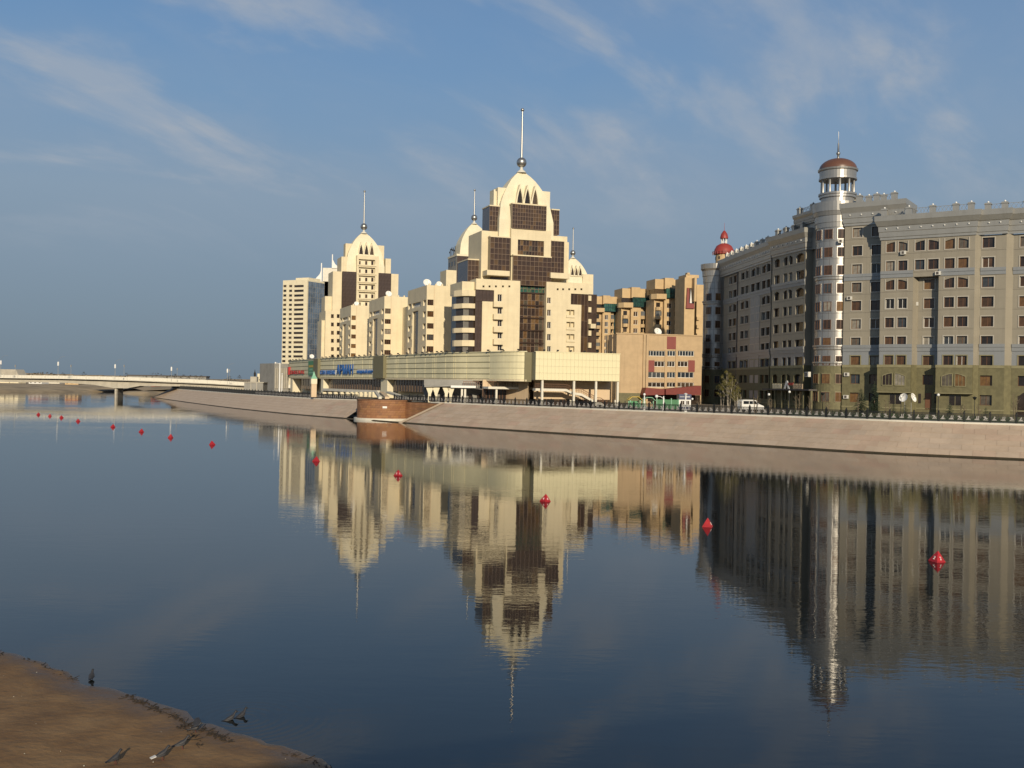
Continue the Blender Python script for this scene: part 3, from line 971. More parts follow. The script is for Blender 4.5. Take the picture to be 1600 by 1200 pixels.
CROWN = [(0, 7.5, 0), (4.4, 7.45, 0), (8.55, 6.8, 1.0), (10.5, 6.15, 1.35), (12.3, 5.3, 1.8), (14.0, 4.3, 2.35), (15.4, 3.3, 2.95), (16.6, 2.2, 3.6), (17.5, 1.2, 4.2), (18.0, 0.45, 4.5)]
def crown(root, cx, y0, zb, s=1.0, lancets=True, name='crown', mast=12.3):
    """pointed vault with three lancets, collar, ball and mast"""
    mb = MB(); hd = 4.6
    fine = []
    for (a, b) in zip(CROWN[:-1], CROWN[1:]):
        for k in range(3):
            t = k / 3; fine.append(tuple(p + (q - p) * t for p, q in zip(a, b)))
    fine.append(CROWN[-1])
    for a, b in zip(fine[:-1], fine[1:]):
        A = [(cx - a[1] * s, y0 + a[2] * s), (cx + a[1] * s, y0 + a[2] * s), (cx + a[1] * s, y0 + (2 * hd - a[2]) * s), (cx - a[1] * s, y0 + (2 * hd - a[2]) * s)]
        B = [(cx - b[1] * s, y0 + b[2] * s), (cx + b[1] * s, y0 + b[2] * s), (cx + b[1] * s, y0 + (2 * hd - b[2]) * s), (cx - b[1] * s, y0 + (2 * hd - b[2]) * s)]
        for k in range(4):
            j = (k + 1) % 4
            mb.face([(*A[k], zb + a[0] * s), (*A[j], zb + a[0] * s), (*B[j], zb + b[0] * s), (*B[k], zb + b[0] * s)])
    mb.face([(cx - .45 * s, y0 + 4.5 * s, zb + 18 * s), (cx + .45 * s, y0 + 4.5 * s, zb + 18 * s), (cx + .45 * s, y0 + 4.7 * s, zb + 18 * s), (cx - .45 * s, y0 + 4.7 * s, zb + 18 * s)])
    o = mb.build(name, 'cream_pale', root)
    if lancets:
        for k in (-1, 0, 1):
            b = MB(); hw, hh = 0.78 * s, 4.1 * s
            def lan(hw, hh, z0=0.0):
                n = 7
                return [(-hw, z0)] + [(-hw * (1 - (i / n) ** 1.7), z0 + hh * i / n) for i in range(1, n)] + [(0, z0 + hh)] + [(hw * (1 - (i / n) ** 1.7), z0 + hh * i / n) for i in range(n - 1, 0, -1)] + [(hw, z0)]
            outer = lan(hw * 1.42, hh * 1.30, -0.25 * s); inner = lan(hw, hh)
            b.slab(outer, -0.5 * s, 1.4 * s, holes=[inner], back=False)
            w = b.build('lancet_window', 'cream_pale', root, loc=(cx + (0.35 + k * 2.1) * s, y0 + 1.0 * s, zb + 8.75 * s))
            p = MB(); p.slab(inner, 0.1, 0.15, back=False); p.build('pane', 'pane_dark', w)
    mb = MB(); c = (cx, y0 + hd * s)
    zt = zb + 17.6 * s
    mb.lathe([(1.35 * s, zt), (1.0 * s, zt + 0.45 * s), (0.42 * s, zt + 0.9 * s), (0.3 * s, zt + 2.1 * s)], c, 16)
    mb.build('collar', 'white_stone', root, smooth=True)
    mb = MB(); mb.sphere((c[0], c[1], zt + 2.75 * s), 1.32 * s, 24); mb.build('ball', 'steel', root, smooth=True)
    mb = MB(); zt2 = zt + 3.9 * s
    mb.lathe([(0.33 * s, zt2), (0.26 * s, zt2 + mast * s * 0.55), (0.2 * s, zt2 + mast * s)], c, 10)
    mb.sphere((c[0], c[1], zt2 + mast * s + 0.35 * s), 0.46 * s, 12); mb.build('mast', 'steel', root, smooth=True)

# ---------------------------------------------------------------- main tower with the pointed crown
fr = Frame(812, 261, 20)
T = building('crown_tower', 'tall cream tower with dark brown glass bays, pointed crown, ball and mast', fr)
mb = MB()
lw = fr.rect(743, 437, 812, 552); ztop = lw[3]
zg0 = fr.z(760, 453); zg1 = fr.z(760, 471)
x753, x772, x784 = fr.x(753, 510), fr.x(772, 462), fr.x(785.5, 500)
block(mb, (lw[0], lw[1], zg0, ztop), 0, 13, [fr.rect(px - 1.5, 446, px + 1.5, 449) for px in (755.5, 765, 775, 786, 796)], 0.5)
wops = [fr.rect(777.6, a, 784.2, b) for a, b in ((460, 471), (480.7, 490.5), (500, 510), (519, 529), (538.5, 548))]
block(mb, (x772, lw[1], 0, zg0), 0, 13, wops, 0.45)
block(mb, (x753, x772, 0, zg1), 0, 13)
mb.box(lw[0] + 0.3, x753, 0.7, 13, 0, zg0); mb.box(x753, x772, 0.7, 13, zg1, zg0)
rw = fr.rect(853, 442, 919, 552); zr0 = fr.z(900, 459); zr1 = fr.z(900, 476)
x892, x908 = fr.x(892, 467), fr.x(908, 500)
block(mb, (rw[0], rw[1], zr0, rw[3]), 0, 13, [fr.rect(px - 1.5, 450.5, px + 1.5, 453.5) for px in (871.5, 880, 889.5, 899, 908.5)], 0.5)
wopr = [fr.rect(855, a, 860.7, b) for a, b in ((465, 474), (484, 493.5), (503, 513), (522, 532), (541, 550))]
slots = [fr.rect(885, a, 897.5, a + 11.5) for a in (484, 503, 522, 541)]
block(mb, (rw[0], x892, 0, zr0), 0, 13, wopr + [(s[0], min(s[1], x892 - 0.02), s[2], s[3]) for s in slots], 0.9)
block(mb, (x892, x908, 0, zr1), 0, 13, [(x892 + 0.02, s[1], s[2], s[3]) for s in slots if s[1] > x892 + 0.1], 0.9)
mb.box(x892, rw[1], 0.7, 13, zr1, zr0); mb.box(x908, rw[1], 0.7, 13, 0, zr1)
mb.box(x892 - 4, x908 + 0.1, 0.9, 1.1, 0, zr0)           # back of the loggia slots
mb.build('front_wings', 'cream', T)
for r in wops: window(T, r, 0.32, 'frame_white', 'pane_dark', nv=1)
for r in wopr: window(T, r, 0.32, 'frame_white', 'pane_dark', nv=1)
glazing(T, (lw[0], x753, 0, zg1), 0.35, 2, 6, 'brown_glass', 'bronze_panel', bw=0.07)
glazing(T, (lw[0], x772, zg1, zg0), 0.35, 5, 1, 'brown_glass', 'bronze_panel', bw=0.07)
glazing(T, (x908, rw[1], 0, zr1), 0.35, 2, 6, 'bronze_panel', bw=0.07)
glazing(T, (x892, rw[1], zr1, zr0), 0.35, 5, 1, 'bronze_panel', bw=0.07)
for a, b in ((472.5, 480), (491.5, 499.5), (511, 519.3), (530.3, 538.6)):
    r = fr.rect(769.5, a, 784.5, b)
    m2 = MB(); m2.box(r[0], r[1], -1.15, 0.02, r[2], r[2] + 0.18); m2.box(r[0], r[0] + 0.15, -1.15, 0.0, r[2] + 0.18, r[3]); m2.box(r[1] - 0.15, r[1], -1.15, 0, r[2] + 0.18, r[3]); m2.box(r[0] + 0.15, r[1] - 0.15, -1.15, -1.0, r[2] + 0.18, r[3])
    m2.build('balcony', 'cream', T)
for s in slots:
    m2 = MB(); m2.box(s[0] - 0.1, s[1] + 0.1, -0.25, -0.002, s[2] - 0.15, s[2] + 0.5); m2.build('loggia_parapet', 'cream', T)
# central curtain wall
cw = fr.rect(811.5, 458, 853.5, 552, 1.6)
glazing(T, (cw[0], cw[1], 0.0, cw[3]), 1.6, 7, 14, 'amber_reflect_glass', bw=0.1)
gb = fr.rect(812, 446, 853, 458, 1.5)
glazing(T, (gb[0], gb[1], cw[3], gb[3]), 1.55, 7, 2, 'green_glass', bw=0.1)
m2 = MB()
for a in (458, 477.5, 497, 516.5, 536, 551):
    z = fr.z(832, a, 1.3); m2.box(cw[0], cw[1], 1.25, 1.52, z - 0.16, z + 0.16)
m2.build('floor_slabs', 'bronze_panel', T)
# upper body, set back
Y1 = 3.2
mb = MB()
ub = fr.rect(752, 361, 890, 440, Y1)
zl = fr.z(766, 361, Y1); zrr = fr.z(875, 369, Y1); zm = fr.z(830, 358, Y1)
mb.box(ub[0], fr.x(799, 400, Y1), Y1, Y1 + 11, 6, zl)
mb.box(fr.x(799, 400, Y1) + 0.01, fr.x(861, 400, Y1), Y1 + 0.02, Y1 + 11, 6, zm)
mb.box(fr.x(861, 400, Y1) + 0.01, fr.x(886, 400, Y1), Y1 + 0.01, Y1 + 11, 6, zrr)
mb.box(fr.x(886, 400, Y1) + 0.01, fr.x(890, 400, Y1), Y1 + 0.6, Y1 + 9, 6, fr.z(888, 378, Y1))
mb.build('shaft', 'cream', T)
# projecting cream block with the amber window
Y2 = 1.2
r = fr.rect(798.5, 358.5, 861, 401, Y2)
ow = fr.rect(809, 375.5, 850, 400.9, Y2)
mb = MB(); block(mb, r, Y2, 3.0, [(ow[0], ow[1], r[2], ow[3])], 0.5)
c0 = fr.rect(798.5, 401, 801.8, 438, Y2); mb.box(c0[0], c0[1], Y2, Y2 + 2.5, c0[2], c0[3])
mb.build('central_block', 'cream', T)
glazing(T, (ow[0], ow[1], r[2], ow[3]), Y2 + 0.4, 9, 3, 'amber_reflect_glass', bw=0.08)
# glazed bays
def bay(px0, py0, px1, py1, y, dep, nc, nr, pane='bronze_panel', cap=True, name='glass_bay'):
    r = fr.rect(px0, py0, px1, py1, y)
    b = MB(); b.box(r[0] + 0.03, r[1] - 0.03, y + 0.05, y + dep, r[2], r[3])
    if cap: b.box(r[0] - 0.1, r[1] + 0.1, y - 0.12, y + dep, r[3], r[3] + 0.3, 1)
    o = b.build(name, ['brown_glass', 'cream'], T)
    # front and left side glazing belong to the bay
    w, h = (r[1] - r[0]) / nc, (r[3] - r[2]) / nr
    m2 = MB()
    for k in range(nc + 1): m2.box(r[0] + k * w - .04, r[0] + k * w + .04, y - 0.06, y + 0.02, r[2], r[3])
    for k in range(nr + 1): m2.box(r[0], r[1], y - 0.05, y + 0.02, r[2] + k * h - .05, r[2] + k * h + .05)
    m2.build('mullions', 'mullion', o)
    key = ('b', round(w, 2), round(h, 2), pane)
    if key not in _GC:
        p = MB(); p.face([(0, 0, 0), (w, 0, 0), (w, 0, h), (0, 0, h)]); _GC[key] = p.mesh('pane', pane)
    for i in range(nc):
        for j in range(nr):
            link('pane', _GC[key], o, (r[0] + i * w, y + 0.01, r[2] + j * h))
    return o
bay(801.8, 401, 861, 446, 0.4, 4, 9, 6)
bay(766, 371, 796.5, 423, 1.2, 4, 5, 6)
bay(861.3, 377, 881, 427, 1.9, 3, 4, 6)
bay(800.5, 320.5, 853.5, 358, 0.9, 5, 13, 6)
bay(765, 322.5, 783, 360.5, Y1 + 0.6, 6.0, 4, 5)
bay(862, 328.5, 873.5, 367, Y1 + 0.8, 5.0, 3, 5)
bay(731, 406.5, 753, 440, 5.0, 9, 4, 4)
def balc(px0, py0, px1, py1, y, dep, name='balcony'):
    r = fr.rect(px0, py0, px1, py1, y)
    b = MB(); b.box(r[0], r[1], y, y + dep, r[2], r[3]); b.build(name, 'cream', T)
balc(761, 422.5, 796.5, 430.5, -0.6, 4.5); balc(860.5, 426.5, 890, 435, -0.3, 4.5)
mb = MB(); rr = fr.rect(768, 430, 796, 438, 2); mb.box(rr[0], rr[1], 2.2, 4, rr[2] - 1, rr[3] + .2); mb.build('loggia', 'pane_dark', T)
# crown and its cross block
cx = fr.x(822.5, 372, 2.2); zc_ = fr.z(822.5, 372, 2.2)
crown(T, cx, 2.2, zc_)
mb = MB()
r = fr.rect(777, 296.5, 858.5, 325, 5.0)
mb.box(r[0], r[1], 4.6, 8.9, r[2] - 6, r[3])
mb.box(r[0] - 0.9, r[0] - 0.45, 5.2, 8.4, r[2] - 6, r[3] - 0.5)
mb.box(r[0] - 0.45, r[0] - 0.0, 5.5, 8.1, r[2] - 6, r[3] - 0.9)
mb.build('cross_block', 'cream_pale', T)
# dark glazed rear right wing with its small cream balconies
mb = MB()
r = fr.rect(917, 460, 932, 552, 6); mb.box(r[0], r[1], 6, 16, 0, r[3]); mb.build('rear_wing', 'brown_glass', T)
for a in (462, 480, 498.5, 516.5, 535.5):
    q = fr.rect(919.5, a, 924, a + 8, 5.4); m2 = MB(); m2.box(q[0], q[1], 5.4, 6.0, q[2], q[3]); m2.build('balcony', 'cream', T)
q = fr.rect(923, 506, 931, 513, 4.6); m2 = MB(); m2.box(q[0], q[1], 4.6, 6.0, q[2], q[3]); m2.build('balcony', 'cream', T)
# left return of the wing: rounded corner balconies F 150..300
for a, b in ((453, 463), (474, 482), (493, 501), (512, 520), (531, 541)):
    q = fr.rect(713, a, 736, b, 2.6)
    m2 = MB(); P = [(q[0], 4.5), (q[0] + 1.2, 1.6), (q[1] - 1.2, 0.5), (q[1] + 0.6, 0.5), (q[1] + 0.6, 6), (q[0], 6)]
    m2.prism(P, q[2], q[2] + (q[3] - q[2]) * 0.92); m2.build('balcony', 'cream', T)
mb = MB(); q = fr.rect(714, 456, 742, 552, 3.0)
P = [(q[0] + 0.3, 5), (q[0] + 1.4, 2.1), (q[1] - 1.4, 1.0), (q[1] + 0.2, 1.0), (q[1] + 0.2, 9), (q[0] + .3, 9)]
mb.prism(P, 0, q[3] - 0.3); mb.build('corner_glazing', 'pane_dark', T)
mb = MB()
for k in range(7):
    t = k / 11; a = Vector(P[1]).lerp(Vector(P[2]), t); mb.box(a.x - .05, a.x + .05, a.y - .08, a.y, 0, q[3] - .4)
mb.build('corner_mullions', 'concrete_grey', T)
mb = MB(); q = fr.rect(722, 440, 742.8, 460, 1.5); mb.box(q[0], q[1], 1.5, 12, q[3] - 3.0, q[3]); mb.build('roof_return', 'cream', T)

# ---------------------------------------------------------------- left tower
fr = Frame(572, 394, 20)
T2 = building('crown_tower', 'smaller cream tower with six balcony rows below its pointed crown, left of the main tower', fr)
mb = MB(); Y = 1.0
for (x0, x1, yt, y, dep) in ((519, 533, 424, 1.2, 10), (507, 520, 463, 2.4, 8), (532.2, 541.5, 401, 2.0, 9), (601, 609.5, 404, 2.0, 9), (610, 621.5, 428, 1.2, 10), (533.5, 610, 430, 2.2, 9)):
    r = fr.rect(x0, yt, x1, 560, y); mb.box(r[0], r[1], y, y + dep, 0, r[3])
r = fr.rect(540.5, 381.5, 601, 430, 3.4); mb.box(r[0], r[1], 4.6, 8.6, r[2], r[3])
mb.build('shaft', 'cream', T2)
for x0, x1, yt in ((534, 556.5, 424.5), (590.6, 610, 427)):
    r = fr.rect(x0, yt, x1, 560, 0.8)
    glazing(T2, (r[0], r[1], 0, r[3]), 0.8, 4, 16, 'brown_glass', 'bronze_panel', bw=0.07)
    m2 = MB(); m2.box(r[0], r[1], 0.85, 2.2, 0, r[3]); m2.build('bay_core', 'brown_glass', T2)
cx = fr.x(571, 434, 1.6); zc_ = fr.z(571, 434, 1.6)
crown(T2, cx, 1.6, zc_)
mb = MB()
r = fr.rect(556.5, 399.5, 590.5, 560, 0.0)
floors = [(403, 415.5), (415.5, 428.5), (428.5, 441.5), (441.5, 454), (454, 467.5), (467.5, 480), (480, 493), (493, 506)]
ops = [fr.rect(560.5, a + 2.4, 586, b - 0.6) for a, b in floors]
block(mb, (r[0], r[1], 0, r[3]), 0.0, 4.0, ops, 1.2); mb.build('balcony_stack', 'cream', T2)
for a, b in floors:
    q = fr.rect(560.5, a, 586, b)
    m2 = MB(); m2.box(q[0], q[1], 1.15, 1.3, q[2], q[3]); m2.build('loggia_wall', 'cream_pale', T2)
    for x0, x1, k in ((561, 563.5, 0), (570.5, 574, 1), (580, 583.5, 2)):
        w = fr.rect(x0, b - 7.5, x1, b - 1.5, 1.1); window(T2, w, 1.1, 'frame_brown', 'pane_dark', nv=0)
    m2 = MB(); q2 = fr.rect(559, b - 1.6, 588, b + 0.4); m2.box(q2[0], q2[1], -0.35, -0.002, q2[2], q2[3]); m2.build('balcony', 'cream', T2)

# ---------------------------------------------------------------- towers half hidden behind the main one
fr = Frame(726, 427, 20)
T3 = building('crown_tower', 'tower partly hidden behind the main one, grey windowed side and white half crown', fr)
mb = MB()
r = fr.rect(713, 401, 760, 560, 0); mb.box(r[0], r[1], 0.0, 13, 0, r[3])
mb.build('glass_shaft', 'brown_glass', T3)
r2 = fr.rect(696, 422, 712, 560, -1.0); mb = MB(); mb.box(r2[0], r2[1], -1, 8, 0, r2[3]); mb.build('lower_block', 'cream', T3)
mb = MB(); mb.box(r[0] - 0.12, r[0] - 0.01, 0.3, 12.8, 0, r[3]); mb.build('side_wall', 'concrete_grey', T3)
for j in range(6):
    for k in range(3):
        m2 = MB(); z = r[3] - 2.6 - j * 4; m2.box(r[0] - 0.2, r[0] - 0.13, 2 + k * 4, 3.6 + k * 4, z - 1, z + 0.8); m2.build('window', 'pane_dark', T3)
mb = MB(); mb.box(r[0] - .3, r[1], -.2, 13.2, r[3], r[3] + .8); mb.build('cornice', 'cream_pale', T3)
crown(T3, fr.x(742, 395, 4), 1.2, fr.z(742, 398, 4) - 4.5, lancets=False, mast=10.2)
mb = MB()
for k in range(4):
    y = 2.5 + k * 2.3; zz = r[3] + 0.8
    mb.box(r[0] - 0.3, r[0] - 0.1, y, y + 0.35, zz, zz + 3.6 - 0.4 * (k % 2)); mb.box(r[0] - 0.3, r[0] - 0.1, y + 0.35, y + 1.5, zz + 1.4 + 0.5 * (k % 3), zz + 2.1 + 0.5 * (k % 3))
mb.build('roof_lettering', 'dark', T3)
fr = Frame(900, 496, 20)
T4 = building('crown_tower', 'white crowned tower peeping out right of the main tower', fr)
mb = MB(); r = fr.rect(878, 442, 926, 560, 0); mb.box(r[0], r[1], 0, 14, 0, r[3]); mb.build('shaft', 'cream', T4)
r = fr.rect(893, 428, 927, 445, 1.0); mb = MB(); mb.box(r[0] + 6, r[1], 1.0, 9, r[2], r[3]); mb.build('shoulder', 'cream', T4)
crown(T4, fr.x(899, 448, 2), 1.2, fr.z(896, 451, 2) - 2.5, mast=10.5)

# ---------------------------------------------------------------- terraced blocks stepping up to the main tower
def terrace(label, D, corner0, corner1, blank1, top, wins, left_px, depth, ybase=560):
    f = Frame(corner0, D, 20)
    B_ = building('apartment_block', label, f, group='terraced apartment blocks')
    r = f.rect(corner0, top, blank1, ybase)
    xc = f.x(corner1, 510)
    mb = MB()
    ops = [f.rect(corner0 + 0.4, a, corner1 - 0.5, b) for a, b in wins]
    ops = [(0.0 + 0.25, o[1], o[2], o[3]) for o in ops]
    mb.wall(0, r[1], 0, r[3], 0, ops, 0.6)
    # left side: long window strips and one tall recess
    sops = []
    for o in ops:
        sops += [(0.9, 3.6, o[2], o[3])]
    zt = ops[0][2] - 0.9
    tall = (depth * 0.42, depth * 0.72, 0.3, zt)
    ups = [(depth * 0.30, depth * 0.75, ops[0][2] + 0.1, ops[0][3] - 0.1), (depth * 0.82, depth * 0.96, ops[0][2], ops[0][3])]
    for o in ops[1:]:
        ups.append((depth * 0.82, depth * 0.96, o[2], o[3]))
    sm = MB(); sm.wall(0, depth, 0, r[3], 0, sops + [tall] + ups, 0.6)
    # turn the side wall through 90 degrees: its own x runs from the back corner to the front one
    for (vx, vy, vz) in sm.v:
        pass
    base = len(mb.v)
    mb.v += [(vy, vx, vz) for vx, vy, vz in sm.v]
    mb.f += [tuple(base + i for i in q[::-1]) for q in sm.f]; mb.m += sm.m
    mb.face([(0, 0, r[3]), (r[1], 0, r[3]), (r[1], depth, r[3]), (0, depth, r[3])])
    mb.face([(r[1], 0, 0), (r[1], depth, 0), (r[1], depth, r[3]), (r[1], 0, r[3])])
    mb.face([(0, depth, 0), (0, depth, r[3]), (r[1], depth, r[3]), (r[1], depth, 0)])
    mb.build('walls', 'cream', B_)
    for o in ops:
        window(B_, o, 0.45, 'frame_brown', 'pane', nv=2)
    for o in sops + ups:
        m2 = MB(); m2.box(0.42, 0.5, o[0], o[1], o[2], o[3]); n = max(2, int((o[1] - o[0]) / 1.2))
        w = m2.build('window', 'pane_dark', B_)
        m3 = MB()
        for k in range(n + 1):
            y = o[0] + (o[1] - o[0]) * k / n; m3.box(0.36, 0.42, y - 0.05, y + 0.05, o[2], o[3])
        m3.build('window_bars', 'frame_white', w)
    m2 = MB(); m2.box(0.45, 0.55, tall[0], tall[1], tall[2], tall[3]); w = m2.build('glazed_recess', 'bronze_panel', B_)
    m2 = MB()
    for k in range(6): m2.box(-0.12, -0.01, tall[1] + 0.2, tall[1] + 1.1, tall[2] + (tall[3] - tall[2]) * k / 6, tall[2] + (tall[3] - tall[2]) * (k + 0.45) / 6)
    m2.build('side_balcony', 'cream', B_)
    m2 = MB(); m2.box(xc - 0.05, xc + 0.05, -0.06, -0.005, 0, r[3]); m2.build('corner_joint', 'peach', B_)
    # parapet upstands
    m2 = MB()
    for k in range(5): m2.box(r[1] * (k + 0.5) / 5 - 0.2, r[1] * (k + 0.5) / 5 + 0.2, 0.6, 1.0, r[3], r[3] + 0.5)
    m2.build('roof_vents', 'cream', B_)
    return f, B_, r
f1, B1, r1 = terrace('terraced cream block next to the main tower, biggest blank wall of the three', 279, 665, 678, 716, 446.5, [(468, 477), (486, 495), (505, 513.5), (522.5, 531.5), (541, 550)], 639, 21)
f2, B2, r2 = terrace('middle one of the three terraced cream blocks with blank walls', 312, 599, 611, 645, 463.6, [(482, 490), (498.6, 506), (514, 522), (530.5, 538), (547, 554.6)], 583, 22)
f3, B3, r3 = terrace('lowest and leftmost of the three terraced cream blocks with blank walls', 345, 547, 556.5, 590, 477.6, [(493, 500), (508, 514.5), (522.6, 529), (537.5, 543.8), (552, 558)], 536, 20)
fr = Frame(508, 372, 20)
B4 = building('apartment_block', 'small cream block with two columns of square windows left of the terraced blocks', fr)
r = fr.rect(508, 486, 541, 560); ops = []
for y in (494, 507, 520, 532.5, 545.5, 557):
    for x in (519.4, 528.5, 535.5):
        ops.append(fr.rect(x - 2.2, y - 3, x + 2.2, y + 3))
mb = MB(); block(mb, (r[0], r[1], 0, r[3]), 0, 14, ops, 0.4)
q = fr.rect(502, 500.5, 508, 560, 1.2); mb.box(q[0], q[1], 1.2, 10, 0, q[3])
mb.build('walls', 'cream', B4)
for o in ops: window(B4, o, 0.3, 'frame_brown', 'pane_dark', nv=0)
# blank face of the far side stair towers between the blocks
fr = Frame(650, 300, 20)
B5 = building('apartment_block', 'long cream rear range rising behind the three terraced blocks', fr)
mb = MB(); r = fr.rect(640, 470, 760, 560, 6); mb.box(r[0], r[1], 8, 22, 0, r[3] - 2); mb.build('walls', 'cream', B5)

# ---------------------------------------------------------------- distant tall slab tower
fr = Frame(440, 730, -28)
D1 = building('high_rise', 'distant tall beige high-rise with a mirrored glass side, left of the towers', fr)
r = fr.rect(440.5, 437.5, 479, 590); wid = r[1]
ops = []
for k in range(19):
    y = 447.2 + k * 7.32
    for a, b in ((441.5, 447.5), (451.5, 456.5), (459.5, 474.5)):
        ops.append(fr.rect(a - k * 0.10, y - 1.9, b - k * 0.10, y + 1.7))
ops = [(max(0.3, o[0]), min(wid - .4, o[1]), o[2], o[3]) for o in ops if o[2] > 0.5]
mb = MB(); block(mb, (0, wid, 0, r[3]), 0, 19, ops, 0.5)
mb.box(wid * .45, wid - .5, 2, 15, r[3], r[3] + 1.6)
mb.build('walls', 'cream_pale', D1)
for o in ops:
    m2 = MB(); m2.box(0, o[1] - o[0], 0, 0.06, 0, o[3] - o[2]); m2.build('window', 'pane_dark', D1, loc=(o[0], 0.4, o[2]))
mb = MB(); mb.box(wid + 0.05, wid + 0.35, 0.8, 18.5, 0, r[3] - 1.2); gl = mb.build('glass_side', 'glass_mirror', D1)
mb = MB()
for k in range(8): mb.box(wid + 0.36, wid + 0.42, 0.8 + 17.7 * k / 7 - .08, 0.8 + 17.7 * k / 7 + .08, 0, r[3] - 1.2)
for k in range(20): mb.box(wid + 0.36, wid + 0.41, 0.8, 18.5, (r[3] - 1.2) * k / 20 - .08, (r[3] - 1.2) * k / 20 + .08)
mb.build('mullions', 'concrete_grey', gl)
for (px, ybot, ytop) in ((502, 440, 411), (519.3, 419, 397.5)):
    p0, p1 = at(px, ybot, 745), at(px, ytop, 745)
    t = thing('roof_spire', 'thin white roof spire above the mirrored high-rise' if px < 510 else 'thin white roof spire left of the smaller crown tower', 'spire', (p0.x, p0.y, 4))
    hh = p1.z - p0.z; z0 = p0.z - 4
    mb = MB(); mb.box(-0.35, 0.35, -0.35, 0.35, z0, z0 + hh); 
    mb.slab([(-6, z0), (0.3, z0), (0.3, z0 + hh * .72), (-1.2, z0 + hh * .4)], -0.3, 0.3) if px < 510 else mb.slab([(0.3, z0), (5.5, z0), (2, z0 + hh * .3), (.3, z0 + hh * .62)], -0.3, 0.3)
    mb.build('fin', 'white_paint', t)
    mb = MB(); mb.box(-7, 7, 0.5, 8, 0, z0 + 0.2); mb.build('roof_block', 'white_stone', t)

# ---------------------------------------------------------------- shopping centre along the promenade
MZ0, MZ1 = 8.9, 14.32            # underside and top of its upper storey
m_px = [(451.5, 564.6), (476, 562.7), (500, 560.8), (543, 558.7), (586, 557), (640, 554.6), (700, 552), (735, 551.25), (760, 550.7), (780, 550.05), (797, 549.75), (812, 549.7), (828, 549.9)]
def mall_pt(px, py):
    d = ray(px, py); t = (MZ1 - CAM_Z) / d.z
    return Vector((d.x * t, d.y * t))
mcurve = [mall_pt(*p) for p in m_px]
MC = smooth_line([tuple(p) for p in mcurve], 0.6)
MCPX = [800 + F * (p.x / p.y) - SN * 40 for p in MC]
def mc_at(px):
    for k in range(len(MC) - 1):
        if MCPX[k] <= px <= MCPX[k + 1]:
            return k + (px - MCPX[k]) / (MCPX[k + 1] - MCPX[k])
    return 0.0 if px < MCPX[0] else len(MC) - 1.001
def mc_pt(s):
    k = min(int(s), len(MC) - 2); t = s - k
    d = (MC[k + 1] - MC[k]).normalized()
    return MC[k].lerp(MC[k + 1], t), d, Vector((d.y, -d.x))
mall = thing('shopping_centre', 'long low curved yellow shopping centre on the promenade with blue sign letters', 'building', (0, 0, GZ))
def strip(mb, s0, s1, off, z0, z1, m=0, thick=0.0, step=2.0):
    """upright face following the curved front; off > 0 stands proud towards the river"""
    n = max(1, int((s1 - s0) / step)); P = []
    for k in range(n + 1):
        p, d, nn = mc_pt(s0 + (s1 - s0) * k / n); P.append((p + nn * off, p + nn * (off - thick)))
    for (a, a2), (b, b2) in zip(P[:-1], P[1:]):
        mb.face([(a.x, a.y, z0), (b.x, b.y, z0), (b.x, b.y, z1), (a.x, a.y, z1)], m)
        if thick:
            mb.face([(a.x, a.y, z1), (b.x, b.y, z1), (b2.x, b2.y, z1), (a2.x, a2.y, z1)], m)
            mb.face([(a2.x, a2.y, z0), (b2.x, b2.y, z0), (b.x, b.y, z0), (a.x, a.y, z0)], m)
    if thick:
        for (a, a2) in (P[0], P[-1]):
            mb.face([(a.x, a.y, z0), (a2.x, a2.y, z0), (a2.x, a2.y, z1), (a.x, a.y, z1)], m)
B0, B1z = MZ0 - GZ, MZ1 - GZ
SEND = len(MC) - 1.001
mb = MB()
strip(mb, 0, SEND, 0, B0, B1z, 0, 4.0)
# roof and inland volume
pA, dA, nA = mc_pt(0); pB, dB, nB = mc_pt(SEND)
mb.build('band_core', 'mall_joint', mall)
edges = [451.5, 470, 484, 493, None, 500, 520.6, 533, 548.6, 552, 566, 577.5, 579.8, 587, None, 603, 617, 619.2, 621.5, 634.5, 636.6, 649, 664, 676, 678.5, 681, 696, 708.5, 711.6, 729, 764.5, 796, 828]
rows = [0.0, 0.19, 0.41, 0.63, 0.86, 1.0]
H = B1z - B0
prev = None
for e in edges:
    if e is None:
        prev_olive = prev; prev = ('olive', prev); continue
    if prev is not None:
        if isinstance(prev, tuple):
            b = MB(); strip(b, mc_at(prev[1]) + 0.05, mc_at(e) - 0.05, 0.9, B0 - 0.05, B1z + 0.05, 0, 0.9); b.build('olive_bay', 'olive_panel', mall)
        else:
            thin = prev >= 764
            s0, s1 = mc_at(prev), mc_at(e)
            gs = (0.05 if thin else 0.13)
            for j in range(5):
                zg = 0.03 if thin else 0.1
                b = MB(); strip(b, s0 + gs, s1 - gs, 0.14, rows[j] * H + zg, rows[j + 1] * H - zg, 0, 0.13, 1.5)
                o = b.build('wall_panel', 'mall_panel', mall, loc=(0, 0, B0))
    prev = e
b = MB(); strip(b, 0, SEND, 0.32, B1z, B1z + 0.16, 0, 1.2); b.build('parapet_cap', 'mall_panel', mall)
b = MB(); strip(b, 0, SEND, 0.25, B0 - 0.35, B0, 0, 4.2); b.build('soffit_beam', 'cream', mall)
